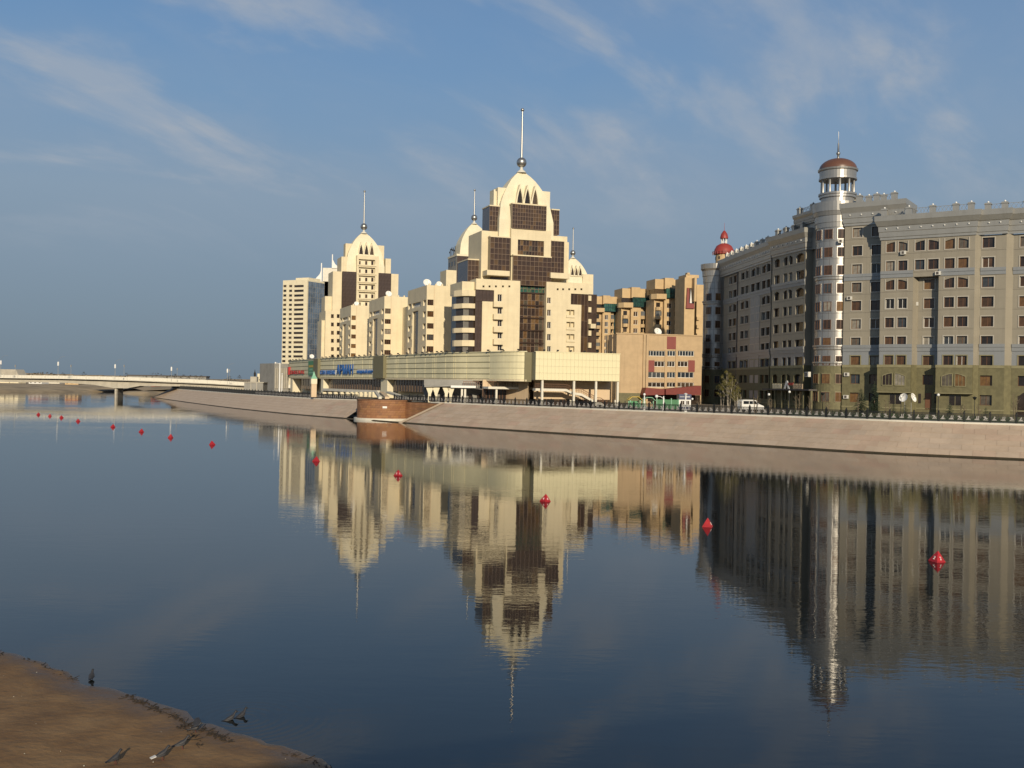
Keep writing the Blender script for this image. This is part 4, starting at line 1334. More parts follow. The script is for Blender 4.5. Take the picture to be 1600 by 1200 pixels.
# small floodlights along the parapet
fl = MB(); fl.box(-0.16, 0.16, -0.5, -0.1, 0.1, 0.38); fl.box(-0.04, 0.04, -0.12, 0.3, -0.05, 0.14); flm = fl.mesh('floodlight', 'dark')
for px in [455, 459, 464, 469, 474, 505, 511, 517, 523, 529, 536, 543, 556, 563, 571, 580, 590, 600, 612, 624, 638, 652, 662, 669, 676, 685, 692, 700, 711, 722, 733, 765, 787, 810]:
    p, d, nn = mc_pt(mc_at(px)); link('floodlight', flm, mall, (p.x + nn.x * .3, p.y + nn.y * .3, B1z + 0.16), math.atan2(d.y, d.x))
# inland body so the roof reads as a building
pts = [mc_pt(SEND * k / 14)[0] - mc_pt(SEND * k / 14)[2] * 3.6 for k in range(15)]
inl = [(p.x, p.y) for p in pts] + [(pts[-1].x + 2, pts[-1].y + 25), (pts[0].x + 30, pts[0].y + 8)]
b = MB(); b.prism(inl, 0.0, B1z - 0.1); b.build('body', 'peach', mall)
# sign lettering
def lettering(parent, text, s0, s1, z0, z1, m, name, off=0.3, depth=0.12):
    pa, d0, n0 = mc_pt(s0); pb, d1, n1 = mc_pt(s1)
    d = (pb - pa).normalized(); nn = Vector((d.y, -d.x)); Lw = (pb - pa).length
    c = bpy.data.curves.new(name, 'FONT'); c.body = text; c.size = 1.0; c.extrude = depth / 2; c.resolution_u = 2
    o = bpy.data.objects.new(name, c); COL.objects.link(o)
    dg = bpy.context.evaluated_depsgraph_get(); dg.update()
    me = bpy.data.meshes.new_from_object(o.evaluated_get(dg))
    bpy.data.objects.remove(o)
    xs = [v.co.x for v in me.vertices]; ys = [v.co.y for v in me.vertices]
    sx = Lw / (max(xs) - min(xs)); sy = (z1 - z0) / (max(ys) - min(ys)); x0, y0 = min(xs), min(ys)
    for v in me.vertices:
        v.co = Vector(((v.co.x - x0) * sx, -v.co.z, (v.co.y - y0) * sy))
    me.materials.clear(); me.materials.append(M[m])
    return link(name, me, parent, (pa.x + nn.x * off, pa.y + nn.y * off, z0), math.atan2(d.y, d.x))
def zm(px, py):
    p, d, nn = mc_pt(mc_at(px)); return at(px, py, p.y).z - GZ
def sign_board(px0, px1, y0, y1, m):
    b = MB(); strip(b, mc_at(px0), mc_at(px1), 0.24, zm((px0 + px1) / 2, y1), zm((px0 + px1) / 2, y0), 0, 0.08); return b
sg = thing('sign', 'tallest blue sign letters in the middle of the yellow shopping centre front', 'sign', (0, 0, GZ))
lettering(sg, 'АРМАН', mc_at(527.5), mc_at(553), zm(540, 585), zm(540, 569.5), 'blue_sign', 'letters', 0.45, 0.25)
sg = thing('sign', 'row of small blue letters left of the big blue letters', 'sign', (0, 0, GZ))
sign_board(501, 525, 578, 585.5, 'white_paint').build('backing', 'white_paint', sg)
lettering(sg, 'СӘН ӘЛЕМІ', mc_at(501.5), mc_at(524.3), zm(513, 585), zm(513, 578.6), 'blue_sign', 'letters', 0.42, 0.2)
sg = thing('sign', 'row of small blue letters right of the big blue letters', 'sign', (0, 0, GZ))
sign_board(558.5, 584, 577, 584.5, 'white_paint').build('backing', 'white_paint', sg)
lettering(sg, 'МОДНЫЙ МИР', mc_at(559), mc_at(583.6), zm(571, 584), zm(571, 577.4), 'blue_sign', 'letters', 0.42, 0.2)
sg = thing('sign', 'red letters on the far left end of the shopping centre', 'sign', (0, 0, GZ))
lettering(sg, 'CINEE-KAS', mc_at(453.6), mc_at(475.5), zm(464, 584.6), zm(464, 579), 'red_paint', 'letters', 0.42, 0.2)
b = MB(); strip(b, mc_at(451.8), mc_at(453.4), 0.8, zm(452, 585.5), zm(452, 573.5), 0, 0.8); b.build('end_fin', 'red_paint', sg)
sg = thing('billboard', 'green poster with a yellow strip hanging on the shopping centre front', 'billboard', (0, 0, GZ))
b = MB(); strip(b, mc_at(483.2), mc_at(493), 0.55, zm(488, 586.5), zm(488, 564), 0, 0.3); b.build('board', 'green_paint', sg)
b = MB(); strip(b, mc_at(484.2), mc_at(491.5), 0.6, zm(488, 574), zm(488, 570.5), 0, 0.03); b.build('yellow_strip', 'yellow', sg)
b = MB(); strip(b, mc_at(485.5), mc_at(490), 0.6, zm(488, 579), zm(488, 576), 0, 0.03); b.build('pale_strip', 'mint', sg)
b = MB(); strip(b, mc_at(485), mc_at(491), 0.6, zm(488, 583.5), zm(488, 581.2), 0, 0.03); b.build('lower_strip', 'mint', sg)
# ground floor: dark glazing set back, cream piers, low arcade wall
def sglaze(px0, px1, y0, y1, off, nc, nr, pane='bronze_panel'):
    s0, s1 = mc_at(px0), mc_at(px1)
    z0, z1 = zm((px0 + px1) / 2, y1), min(B0 - 0.35, zm((px0 + px1) / 2, y0))
    b = MB()
    for k in range(nc + 1):
        s = s0 + (s1 - s0) * k / nc; p, d, nn = mc_pt(s); c = p + nn * off
        b.obox((c.x, c.y), d, nn, 0.05, 0.08, z0, z1)
    o = b.build('shop_glazing', 'mullion', mall)
    for k in range(nc):
        b = MB(); strip(b, s0 + (s1 - s0) * k / nc, s0 + (s1 - s0) * (k + 1) / nc, off, z0, z1, 0, 0.0); b.build('pane', pane, o)
sglaze(507, 590, 590, 609, -1.2, 22, 1)
sglaze(609, 660, 590, 612, -1.0, 12, 1)
sglaze(464, 486, 590, 608, -1.2, 6, 1)
b = MB(); strip(b, mc_at(452), mc_at(700), -2.6, 0, B0, 0); b.build('rear_wall', 'cream', mall)
b = MB(); strip(b, mc_at(505), mc_at(590), 0.3, zm(548, 612.5), zm(548, 608.5), 0, 2.0); b.build('terrace_slab', 'white_stone', mall)
for px in (508, 517, 526, 536, 545, 552, 559, 566, 573, 580, 586):
    p, d, nn = mc_pt(mc_at(px)); b = MB(); b.obox((p.x, p.y), d, nn, 0.45, 0.9, 0, zm(px, 612.5)); b.build('arcade_pier', 'cream_pale', mall)
for px0, px1 in ((453.5, 457), (501.5, 505), (595, 605), (663, 664.5)):
    s0, s1 = mc_at(px0), mc_at(px1); b = MB(); strip(b, s0, s1, 0.1, 0, B0 - 0.35, 0, 2.6); b.build('pier', 'cream_pale', mall)
# ramps beside the bastion
def ramp(pxa, pya, pxb, pyb, D0, D1, w, m, name):
    a, c = at(pxa, pya, D0), at(pxb, pyb, D1)
    b = MB(); b.bar((a.x, a.y, a.z - GZ), (c.x, c.y, c.z - GZ), w, 0.5); b.build(name, m, mall)
ramp(607, 613, 640, 623.5, 246, 226, 1.0, 'white_stone', 'ramp')
ramp(596, 613.5, 605, 621.5, 246, 228, 1.0, 'peach', 'stair_flight')
ramp(587, 612.5, 594, 621.5, 250, 232, 0.7, 'white_stone', 'stair_string')

# right hand section: flat, panelled, on columns
fm = Frame(837, 198, 18.5)
x0, x1 = 0.0, fm.x(968.5, 553)
zt = MZ1 - GZ - 0.02; zb = MZ0 - GZ
annex = building('shopping_annex', 'flat yellow panelled wing of the shopping centre raised on cream columns', fm)
mb = MB(); mb.box(x0, x1, 0, 16, zb, zt); mb.build('core', 'mall_joint', annex)
nc, nr = 22, 4
pw, ph = (x1 - x0) / nc, (zt - zb) / nr
pm = MB(); g = 0.012; pm.box(g, pw - g, -0.08, -0.002, g, ph - g); pmesh = pm.mesh('wall_panel', 'mall_panel')
for i in range(nc):
    for j in range(nr):
        link('wall_panel', pmesh, annex, (x0 + i * pw, 0, zb + j * ph))
mb = MB(); mb.box(x0 - 0.1, x1 + 0.1, -0.15, 0.6, zt, zt + 0.14); mb.build('parapet_cap', 'mall_panel', annex)
for px in (850, 871, 891.5, 913, 934, 955):
    link('floodlight', flm, annex, (fm.x(px, 552), 0.1, zt + 0.14))
mb = MB(); mb.box(x0 - 1.45, x0 - 0.03, 2.2, 10, zb - 0.4, zt - 0.05); mb.build('notch_wall', 'olive_panel', annex)
for px in (848, 897.5, 932, 966):
    x = fm.x(px, 610); b = MB(); b.box(x - 0.2, x + 0.2, 0.15, 0.6, 0, zb); b.build('column', 'white_stone', annex)
mb = MB(); ze = fm.z(900, 624, 5)
mb.box(fm.x(835, 600, 5), x1 + 0.2, 5.0, 5.4, ze, zb - 0.01); mb.build('rear_wall', 'peach', annex)
glazing(annex, (fm.x(848, 600, 5.2), x1 - 0.3, 0, ze), 5.2, 16, 1, 'pane_dark', 'frame_brown', 'shop_glazing')
for px in (892, 962):
    x = fm.x(px, 625, 4.7); b = MB(); b.box(x - 0.25, x + 0.1, 4.6, 4.95, 0, ze); b.build('inner_pier', 'white_stone', annex)
# open stair
pts = [(836, 607.5), (884, 608.5), (895, 613.5), (908, 615.5), (932, 629), (938, 629.5), (948, 636.5)]
L = [fm.loc(a, c, 1.6) for a, c in pts]
b = MB()
for (xa, za), (xb, zb_) in zip(L[:-1], L[1:]):
    b.slab([(xa, za - 0.38), (xb, zb_ - 0.38), (xb, zb_ + 0.1), (xa, za + 0.1)], 1.3, 2.9)
stair = b.build('stair', 'white_stone', annex)
b = MB()
for (xa, za), (xb, zb_) in zip(L[:-1], L[1:]):
    b.bar((xa, 1.38, za + 1.0), (xb, 1.38, zb_ + 1.0), 0.09); b.bar((xa, 1.38, za + 0.55), (xb, 1.38, zb_ + 0.55), 0.05)
    n = max(1, int((xb - xa) / 0.35))
    for k in range(n):
        t = k / n; b.bar((xa + (xb - xa) * t, 1.38, za + (zb_ - za) * t), (xa + (xb - xa) * t, 1.38, za + (zb_ - za) * t + 1.0), 0.05)
b.build('handrail', 'frame_brown', stair)
# gallery and canopy under the curved section
zsl = fm.z(800, 608, 0)
gal = MB()
fg = Frame(745, 203, 18.5)
gx0, gx1 = fg.x(763, 606), fg.x(846, 606)
gal.box(gx0, gx1, 0.0, 4.0, fg.z(800, 608.2), fg.z(800, 604.6)); 
gallery = building('gallery', 'cream upper gallery on columns in front of the curved shopping centre', fg)
gal.build('floor_slab', 'white_stone', gallery)
for px in (776.5, 812, 846):
    x = fg.x(px, 620); b = MB(); b.box(x - 0.19, x + 0.19, 0.3, 0.7, 0, fg.z(800, 608.2)); b.build('column', 'white_stone', gallery)
b = MB(); b.box(gx0, gx1, 3.9, 4.2, 0, fg.z(800, 594)); b.build('rear_wall', 'peach', gallery)
glazing(gallery, (gx0, gx1, 0.0, fg.z(800, 609.5)), 3.7, 16, 1, 'pane_dark', 'frame_brown', 'shop_glazing')
b = MB()
for k in range(12): b.box(gx0 + (gx1 - gx0) * k / 11 - .03, gx0 + (gx1 - gx0) * k / 11 + .03, 0.1, 0.16, fg.z(800, 604.6), fg.z(800, 604.6) + 1.0)
b.box(gx0, gx1, 0.08, 0.18, fg.z(800, 604.6) + 0.97, fg.z(800, 604.6) + 1.05)
b.build('handrail', 'frame_brown', gallery)
for px in (776, 793, 809):
    q = fg.rect(px - 1.4, 592.5, px + 1.4, 597, 0.5); b = MB(); b.box(q[0], q[1], 0.5, 1.3, q[2], q[3]); b.build('bracket', 'dark', gallery)
fc = Frame(700, 207, 6)
can = building('canopy', 'grey entrance canopy with flared cream columns beside the gallery', fc, 'canopy')
q = fc.rect(663, 602.5, 704, 606.5); b = MB()
b.slab([(q[0], q[3] - 0.35), (q[1], q[3] - 0.1), (q[1], q[3] + 0.25), (q[0], q[3])], -0.8, 4); b.build('roof', 'concrete_grey', can)
q2 = fc.rect(704, 602.5, 743, 606, -0.3); b = MB(); b.box(q2[0] + 0.02, q2[1], -1.0, 3.6, q2[2], q2[3]); b.build('roof_edge', 'white_paint', can)
for px, w in ((671, 1.3), (681, 1.3), (697, 1.2), (704, 1.2)):
    x = fc.x(px, 622); z = q[3] - 0.4
    b = MB(); b.slab([(x - 0.28, 0), (x + 0.18, 0), (x + 0.3, z * 0.55), (x + 0.75, z), (x - 0.75, z), (x - 0.28, z * 0.62)], -0.3, 0.2); b.build('column', 'cream_pale', can)
for px in (721.6, 726.5):
    x = fc.x(px, 622); b = MB(); b.box(x - 0.2, x + 0.2, -0.2, 0.2, 0, q2[2]); b.build('column', 'white_stone', can)
b = MB(); b.box(q[0], fc.x(762, 610), 4, 4.3, 0, q2[2] + 1.6); b.build('rear_wall', 'concrete_grey', can)
for px in (676, 690, 712, 735, 748):
    r_ = fc.rect(px - 3, 616, px + 3, 632, 3.9); b = MB(); b.box(r_[0], r_[1], 3.85, 3.99, 0, r_[3]); b.build('doorway', 'pane_dark', can)
q3 = fc.rect(724, 596, 760, 603, 2.6); b = MB()
for k in range(14): b.box(q3[0] + (q3[1] - q3[0]) * k / 13 - .05, q3[0] + (q3[1] - q3[0]) * k / 13 + .05, 2.6, 2.7, q3[2], q3[3])
b.box(q3[0], q3[1], 2.58, 2.72, q3[3] - .12, q3[3]); b.build('lattice', 'frame_brown', can)
b = MB(); q4 = fc.rect(741, 605, 772, 613, 0.5); b.slab([(q4[0], q4[3]), (q4[1], q4[2] + .2), (q4[1], q4[2]), (q4[0], q4[3] - .3)], 0.2, 3.5); b.build('awning', 'roof_dark', can)
# little pillar with a pyramid cap
p = at(490, 610, 246)
pil = thing('pillar', 'square cream pillar with pointed cap in front of the shopping centre', 'pillar', (p.x, p.y, GZ), R(20))
zt_ = at(490, 583, 246).z - GZ
b = MB(); b.box(-0.62, 0.62, -0.62, 0.62, 0, zt_ - 2.6); b.build('shaft', 'peach', pil)
b = MB(); b.box(-0.7, 0.7, -0.7, 0.7, zt_ - 2.6, zt_ - 1.35); b.build('head', 'cream_pale', pil)
b = MB(); b.lathe([(1.05, zt_ - 1.35), (0.4, zt_ - 0.5), (0.36, zt_ - 0.3), (0.02, zt_ + 0.5)], n=4, a0=45, a1=405); b.build('cap', 'mint', pil)

# ---------------------------------------------------------------- silver apartment building on the right
def zk(k): return 2.7 + 3.38 * k          # window centre of storey k above the promenade
WH = 1.75
GREEN_T, BELT1, BELT2 = 8.7, 11.9, 25.0
SILVER_L = 'grey apartment building with round silver corner tower, cupola and green stone base'
tower_p = at(1306, 450, 194.5)
AP = thing('apartment_building', SILVER_L, 'building', (tower_p.x, tower_p.y, GZ))
def sub_frame(fr):
    """placement of a facade frame inside the building's own axes"""
    return (fr.o.x - tower_p.x, fr.o.y - tower_p.y, 0.0), fr.rot
def facade(fr, x0, x1, cols, y=0.0, top=31.0, kmin=2, kmax=8, rd=0.34, base=True, dep=10, kgreen=(0, 1), name='wall', arch_rows=(6, 8), skip=(), nv=1, surround=True, z_low=0.0):
    """one flat stretch: cols = [(xa, xb, side)], window rows by storey"""
    loc, rot = sub_frame(fr)
    def ops_for(ks):
        out = []
        for k in ks:
            for (xa, xb, side) in cols:
                if (k, side) in skip or (k, None) in skip: continue
                rise = 0
                if k in arch_rows and side in (1, -1, 2): rise = {1: -0.38, -1: 10.38, 2: 0.42}[side]
                out.append((xa, xb, zk(k) - WH / 2, zk(k) + WH / 2, rise))
        return out
    o_up = ops_for([k for k in range(kmin, kmax + 1)])
    o_lo = ops_for(kgreen) if base else []
    if base:
        g = MB(); g.wall(x0, x1, 0, GREEN_T, y - 0.12, o_lo, rd + 0.12)
        g.face([(x0, y - 0.12, GREEN_T), (x1, y - 0.12, GREEN_T), (x1, y + 0.2, GREEN_T), (x0, y + 0.2, GREEN_T)])
        for xx in (x0, x1): g.face([(xx, y - 0.12, 0), (xx, y + dep, 0), (xx, y + dep, GREEN_T), (xx, y - 0.12, GREEN_T)])
        g.build('base_wall', 'green_stone', AP, loc=loc, rot=rot)
        t = MB(); t.box(x0 - .02, x1 + .02, y - 0.2, y - 0.125, GREEN_T - 0.5, GREEN_T - 0.02); t.build('base_trim', 'green_trim', AP, loc=loc, rot=rot)
        t = MB(); t.box(x0 - .02, x1 + .02, y - 0.18, y - 0.125, 0.9, 1.1); t.build('plinth_trim', 'green_trim', AP, loc=loc, rot=rot)
    lo_ = [o for o in o_up if o[2] < BELT1]; hi_ = [o for o in o_up if o[2] >= BELT1]
    b = MB()
    zs_ = GREEN_T if base else z_low
    if zs_ < BELT1: b.wall(x0, x1, zs_, BELT1, y, lo_, rd, 1)
    b.wall(x0, x1, max(zs_, BELT1), top, y, hi_, rd, 0)
    for xx in (x0, x1): b.face([(xx, y, zs_), (xx, y + dep, zs_), (xx, y + dep, top), (xx, y, top)])
    b.face([(x0, y, top), (x1, y, top), (x1, y + dep, top), (x0, y + dep, top)])
    b.face([(x1, y + dep, zs_), (x0, y + dep, zs_), (x0, y + dep, top), (x1, y + dep, top)])
    if not base: b.face([(x0, y, zs_), (x0, y + dep, zs_), (x1, y + dep, zs_), (x1, y, zs_)])
    b.build(name, ['panel_grey', 'panel_blue'], AP, loc=loc, rot=rot)
    for zb_ in (BELT1, BELT2):
        if zb_ - 0.8 < zs_ and not base: continue
        t = MB(); t.box(x0, x1, y - 0.22, y - 0.003, zb_ - 0.1, zb_ + 0.45); t.box(x0, x1, y - 0.12, y - 0.003, zb_ - 0.75, zb_ - 0.1)
        t.build('belt_course', 'panel_blue', AP, loc=loc, rot=rot)
    ct, st = math.cos(rot), math.sin(rot)
    for o in o_lo + o_up:
        w = window(AP, o, 0, 'frame_white' if random.random() < 0.16 else 'frame_brown', 'pane', nv=nv, rise=o[4], surround=('green_trim' if o[2] < GREEN_T else 'trim_grey') if surround else None)
        yy = y + rd - 0.02 - (0.0 if o[2] >= GREEN_T else 0.0)
        w.location = (loc[0] + o[0] * ct - yy * st, loc[1] + o[0] * st + yy * ct, o[2]); w.rotation_euler = (0, 0, rot)
    # thin panel joints between storeys
    j = MB()
    for k in range(kmin, kmax + 1):
        j.box(x0, x1, y - 0.012, y - 0.002, zk(k) - 1.32, zk(k) - 1.28)
    j.build('panel_joints', 'roof_dark', AP, loc=loc, rot=rot)
def cornice(fr, x0, x1, y, z0, z1, flare=1.0, dep=10, dots=True, ends=True, mt='silver_dull'):
    loc, rot = sub_frame(fr)
    h = z1 - z0
    prof = [(0.0, z0), (0.18, z0), (0.18, z0 + 0.1 * h), (0.3, z0 + 0.12 * h), (0.34, z0 + 0.32 * h), (0.42, z0 + 0.34 * h), (0.46, z0 + 0.55 * h), (0.62 * flare, z0 + 0.58 * h), (0.95 * flare, z0 + 0.76 * h), (1.0 * flare, z0 + 0.78 * h), (1.05 * flare, z1)]
    b = MB()
    for (a, za), (c, zc2) in zip(prof[:-1], prof[1:]):
        b.face([(x0 - a, y - a, za), (x1 + a, y - a, za), (x1 + c, y - c, zc2), (x0 - c, y - c, zc2)])
        b.face([(x0 - a, y + dep, za), (x0 - a, y - a, za), (x0 - c, y - c, zc2), (x0 - c, y + dep, zc2)])
        b.face([(x1 + a, y - a, za), (x1 + a, y + dep, za), (x1 + c, y + dep, zc2), (x1 + c, y - c, zc2)])
    c = prof[-1][0]
    b.face([(x0 - c, y - c, z1), (x1 + c, y - c, z1), (x1 + c, y + dep, z1), (x0 - c, y + dep, z1)])
    o = b.build('cornice', mt, AP, loc=loc, rot=rot)
    if dots:
        d = MB(); d.sphere((0, 0, 0), 0.13, 6); dm = d.mesh('cornice_light', 'lamp_white')
        n = max(2, int((x1 - x0) / 1.75))
        for k in range(n):
            link('cornice_light', dm, o, (x0 + (x1 - x0) * (k + 0.5) / n, y - 0.55, z0 + 0.46 * h))
    return o
_ped = MB(); _ped.box(-0.5, 0.5, -0.4, 0.4, 0, 1.45); _ped.box(-0.6, 0.6, -0.5, 0.5, 1.15, 1.28)
PEDM = _ped.mesh('parapet_pier', 'silver_dull')
_fb = MB(); _fb.sphere((0, 0, 0.15), 0.18, 10); FBM = _fb.mesh('ball_finial', 'lamp_white', True)
def parapet(fr, xs, y, z, rail=True):
    loc, rot = sub_frame(fr); ct, st = math.cos(rot), math.sin(rot)
    for x in xs:
        o = link('parapet_pier', PEDM, AP, (loc[0] + x * ct - y * st, loc[1] + x * st + y * ct, z), rot)
        link('ball_finial', FBM, o, (0, 0, 1.45))
    if rail and len(xs) > 1:
        for a, c in zip(xs[:-1], xs[1:]):
            b = MB(); xa, xb = a + 0.62, c - 0.62
            n = max(2, int((xb - xa) / 0.55))
            for k in range(n):
                u0, u1 = xa + (xb - xa) * k / n, xa + (xb - xa) * (k + 1) / n
                b.bar((u0, y, z + 0.1), (u1, y, z + 1.15), 0.05); b.bar((u0, y, z + 1.15), (u1, y, z + 0.1), 0.05)
            b.bar((xa, y, z + 1.2), (xb, y, z + 1.2), 0.07); b.bar((xa, y, z + 0.08), (xb, y, z + 0.08), 0.07)
            b.build('parapet_rail', 'silver_dull', AP, loc=loc, rot=rot)
ROTR = -33.5
fR = Frame(1390, 183.4, ROTR, py=480)
RX = lambda px, y=0.0, py=480: fR.x(px, py, y)
CT = 31.05
# recessed stretch next to the tower (one storey higher)
YR = 2.4
facade(fR, RX(1318, YR), RX(1378, YR), [(RX(1330.5, YR), RX(1345.7, YR), 0), (RX(1360.5, YR), RX(1375.5, YR), 0)], y=YR, top=34.4, kmax=9, arch_rows=())
cornice(fR, RX(1318, YR), RX(1376, YR) + 3.5, YR, 34.4, 38.6, 0.8, dep=8)
parapet(fR, [RX(1322, YR) + 2 + 3.1 * k for k in range(3)], YR + 0.4, 38.6)
# first projecting bay
xa, xb = RX(1375), RX(1426)
facade(fR, xa, xb, [(RX(1383.4), RX(1397), 1), (RX(1402.5), RX(1416.8), -1)], y=0, top=CT, kgreen=(1,), arch_rows=(1, 6, 8), dep=6)
# recess between the bays, with a splayed cheek that catches the sun
YB = 1.5
facade(fR, RX(1434, YB), RX(1472, YB), [(RX(1443.5, YB), RX(1460, YB), 0)], y=YB, top=CT - 5.2, kmax=6, arch_rows=(), dep=6, kgreen=(1,))
loc, rot = sub_frame(fR)
b = MB(); b.prism([(xb, 0.0), (RX(1434.5, YB), YB), (RX(1434.5, YB), YB + 2), (xb, 3)], GREEN_T, CT - 5.2); b.build('splayed_cheek', 'panel_grey', AP, loc=loc, rot=rot)
b = MB(); b.prism([(xb, -0.1), (RX(1434.5, YB), YB - 0.1), (RX(1434.5, YB), YB + 2), (xb, 3)], 0, GREEN_T); b.build('splayed_base', 'green_stone', AP, loc=loc, rot=rot)
# upper storeys bridge the recess
facade(fR, xb + 0.01, RX(1466), [(RX(1428.5), RX(1443.2), 1), (RX(1449), RX(1466) - .05, -1)], y=0.004, top=CT, kmin=7, kmax=8, base=False, z_low=BELT2 - 0.75, arch_rows=(8,), dep=6)
# second projecting bay
xc, xd = RX(1466), RX(1522)
facade(fR, xc, xd, [(RX(1475), RX(1490.5), 1), (RX(1496), RX(1512), -1)], y=0.002, top=CT, kgreen=(1,), arch_rows=(1, 6, 8), dep=6)
# stepped stretch to the right edge
YC = 1.1; YD = 2.2
xe0, xe1 = RX(1531, YC), RX(1571, YC)
facade(fR, xe0, xe1, [(RX(1533.5, YC), RX(1552.5, YC), 0)], y=YC, top=CT, arch_rows=(), dep=6)
xf0, xf1 = RX(1582, YD), RX(1582, YD) + 26
facade(fR, xf0, xf1, [(RX(1592.5, YD) + 5.6 * k, RX(1592.5, YD) + 5.6 * k + 2.0, 0) for k in range(4)], y=YD, top=CT, arch_rows=(), dep=6)
for (pa, pb) in (((xd, 0.0), (xe0, YC)), ((xe1, YC), (xf0, YD))):
    b = MB(); b.prism([pa, pb, (pb[0], pb[1] + 3), (pa[0], pa[1] + 4)], GREEN_T, CT); b.build('splayed_pilaster', 'panel_grey', AP, loc=loc, rot=rot)
    b = MB(); b.prism([(pa[0], pa[1] - .1), (pb[0], pb[1] - .1), (pb[0], pb[1] + 3), (pa[0], pa[1] + 4)], 0, GREEN_T); b.build('splayed_base', 'green_stone', AP, loc=loc, rot=rot)
# ground storey under the bays: undercut, windows, door
for x0_, x1_ in ((xa, xb), (xc, xd)):
    b = MB(); b.box(x0_ - 0.05, x1_ + 0.05, -0.95, -0.13, 3.85, GREEN_T - 0.01); o = b.build('oriel', 'green_stone', AP, loc=loc, rot=rot)
    b = MB(); b.box(x0_ - 0.15, x1_ + 0.15, -1.08, -0.1, 3.7, 3.85); b.box(x0_ - 0.1, x1_ + 0.1, -1.02, -0.96, GREEN_T - 0.5, GREEN_T - 0.02); b.build('oriel_trim', 'green_trim', AP, loc=loc, rot=rot)
    m_ = (x0_ + x1_) / 2
    for s_ in (-1, 1):
        wx = m_ + (-1.95 if s_ < 0 else 0.2); pts = arch_pts(wx, wx + 1.75, 7.2, -0.5 if s_ < 0 else 10.5)
        b = MB(); b.slab([(wx, 5.0), (wx + 1.75, 5.0)] + pts[::-1], -1.0, -0.94); o = b.build('arched_window', 'pane', AP, loc=loc, rot=rot)
        b = MB()
        q_ = [(wx, 5.0)] + pts + [(wx + 1.75, 5.0)]
        for u_, v_ in zip(q_, q_[1:] + q_[:1]): b.bar((u_[0], -1.02, u_[1]), (v_[0], -1.02, v_[1]), 0.16, 0.13)
        for fx_ in (.34, .67): b.bar((wx + 1.75 * fx_, -1.02, 5.0), (wx + 1.75 * fx_, -1.02, 6.85), 0.06, 0.06)
        b.build('window_frame', 'green_trim', o)
    for wx in (m_ + 0.3,):
        window(AP, (wx - 1.2, wx + 0.9, 1.6, 3.5), 0, 'green_trim', 'pane_dark', nv=1)
        w = AP.children[-1]; ct, st = math.cos(rot), math.sin(rot); yy = -0.14
        w.location = (loc[0] + (wx - 1.2) * ct - yy * st, loc[1] + (wx - 1.2) * st + yy * ct, 1.6); w.rotation_euler = (0, 0, rot)
dx = RX(1470.5, YB, 625)
for (px0, px1, y0, y1, m_, nm) in ((1445.5, 1455, 614, 640, 'frame_brown', 'door'), (1435, 1439, 615, 630, 'pane_dark', 'side_light'), (1460, 1464, 615, 630, 'pane_dark', 'side_light')):
    q = fR.rect(px0, y0, px1, y1, YB - 0.16); b = MB(); b.box(q[0], q[1], YB - 0.18, YB - 0.12, max(0.2, q[2]), q[3]); b.build(nm, m_, AP, loc=loc, rot=rot)
q = fR.rect(1590, 614, 1612, 640, YD - .2); b = MB(); b.slab([(q[0], 0), (q[1] + 1.2, 0)] + arch_pts(q[0], q[1] + 1.2, q[3] + 0.3, 1.0)[::-1], YD - 0.16, YD - 0.12); b.build('gate_arch', 'pane_dark', AP, loc=loc, rot=rot)
# cornice over the bays
cornice(fR, xa, xd, 0.0, CT, 35.3, 1.0, dep=7)
cornice(fR, xd - 0.6, xe1, YC - 0.3, CT + 0.02, 35.28, 1.0, dep=6)
cornice(fR, xe1 - 0.6, xf1, YD - 0.4, CT + 0.04, 35.26, 1.0, dep=6)
parapet(fR, [xa + 0.4, xa + 4.6, xa + 8.6, xa + 12.4, xd - 0.8], 0.4, 35.3)
parapet(fR, [xd + 1.6, xe1 - 0.5, xf0 + 2.0, xf0 + 7, xf0 + 12, xf0 + 18], YD, 35.27)
# rear raised range seen between the parapets
b = MB(); b.box(RX(1325, 8), RX(1325, 8) + 7.4, 7, 12, 30, 39.2); b.build('stair_head', 'silver_dull', AP, loc=loc, rot=rot)
parapet(fR, [RX(1325, 8) + 1 + 2.7 * k for k in range(3)], 7.4, 39.2)

# left wing, running away from the tower
fL = Frame(1131, 250, -84.5, py=520)
LX = lambda px, y=0.0, py=520: fL.x(px, py, y)
xl0, xl1, xl2 = LX(1130), LX(1154.5), LX(1207)
facade(fL, xl0, xl1, [(LX(1138.5), LX(1143), 1), (LX(1145), LX(1150), -1)], y=0.0, top=CT, arch_rows=(6,), nv=0, dep=9)
facade(fL, xl1 + 0.4, xl2, [(LX(1160.3), LX(1165.3), 1), (LX(1167.3), LX(1172.2), -1), (LX(1176), LX(1182), 1), (LX(1184), LX(1190), -1), (LX(1193), LX(1199), 1), (LX(1200.5), LX(1206), -1)], y=-0.5, top=CT, arch_rows=(6, 8), nv=0, dep=9)
loc, rot = sub_frame(fL)
rx0, rx1 = LX(1175.6), LX(1190)
b = MB(); b.box(rx0, rx1, -0.56, -0.51, 1, zk(6) + 1.3); b.build('glazed_stair', 'panel_blue', AP, loc=loc, rot=rot)
b = MB(); b.box(xl1, xl1 + 0.35, -0.62, 0.4, 0, CT); b.build('downpipe_recess', 'roof_dark', AP, loc=loc, rot=rot)
cornice(fL, xl0 - 1, xl2, -0.5, CT, 35.2, 0.75, dep=9, dots=True)
parapet(fL, [xl0 + 1.5 + 3.6 * k for k in range(9)], 0.2, 35.2, rail=True)
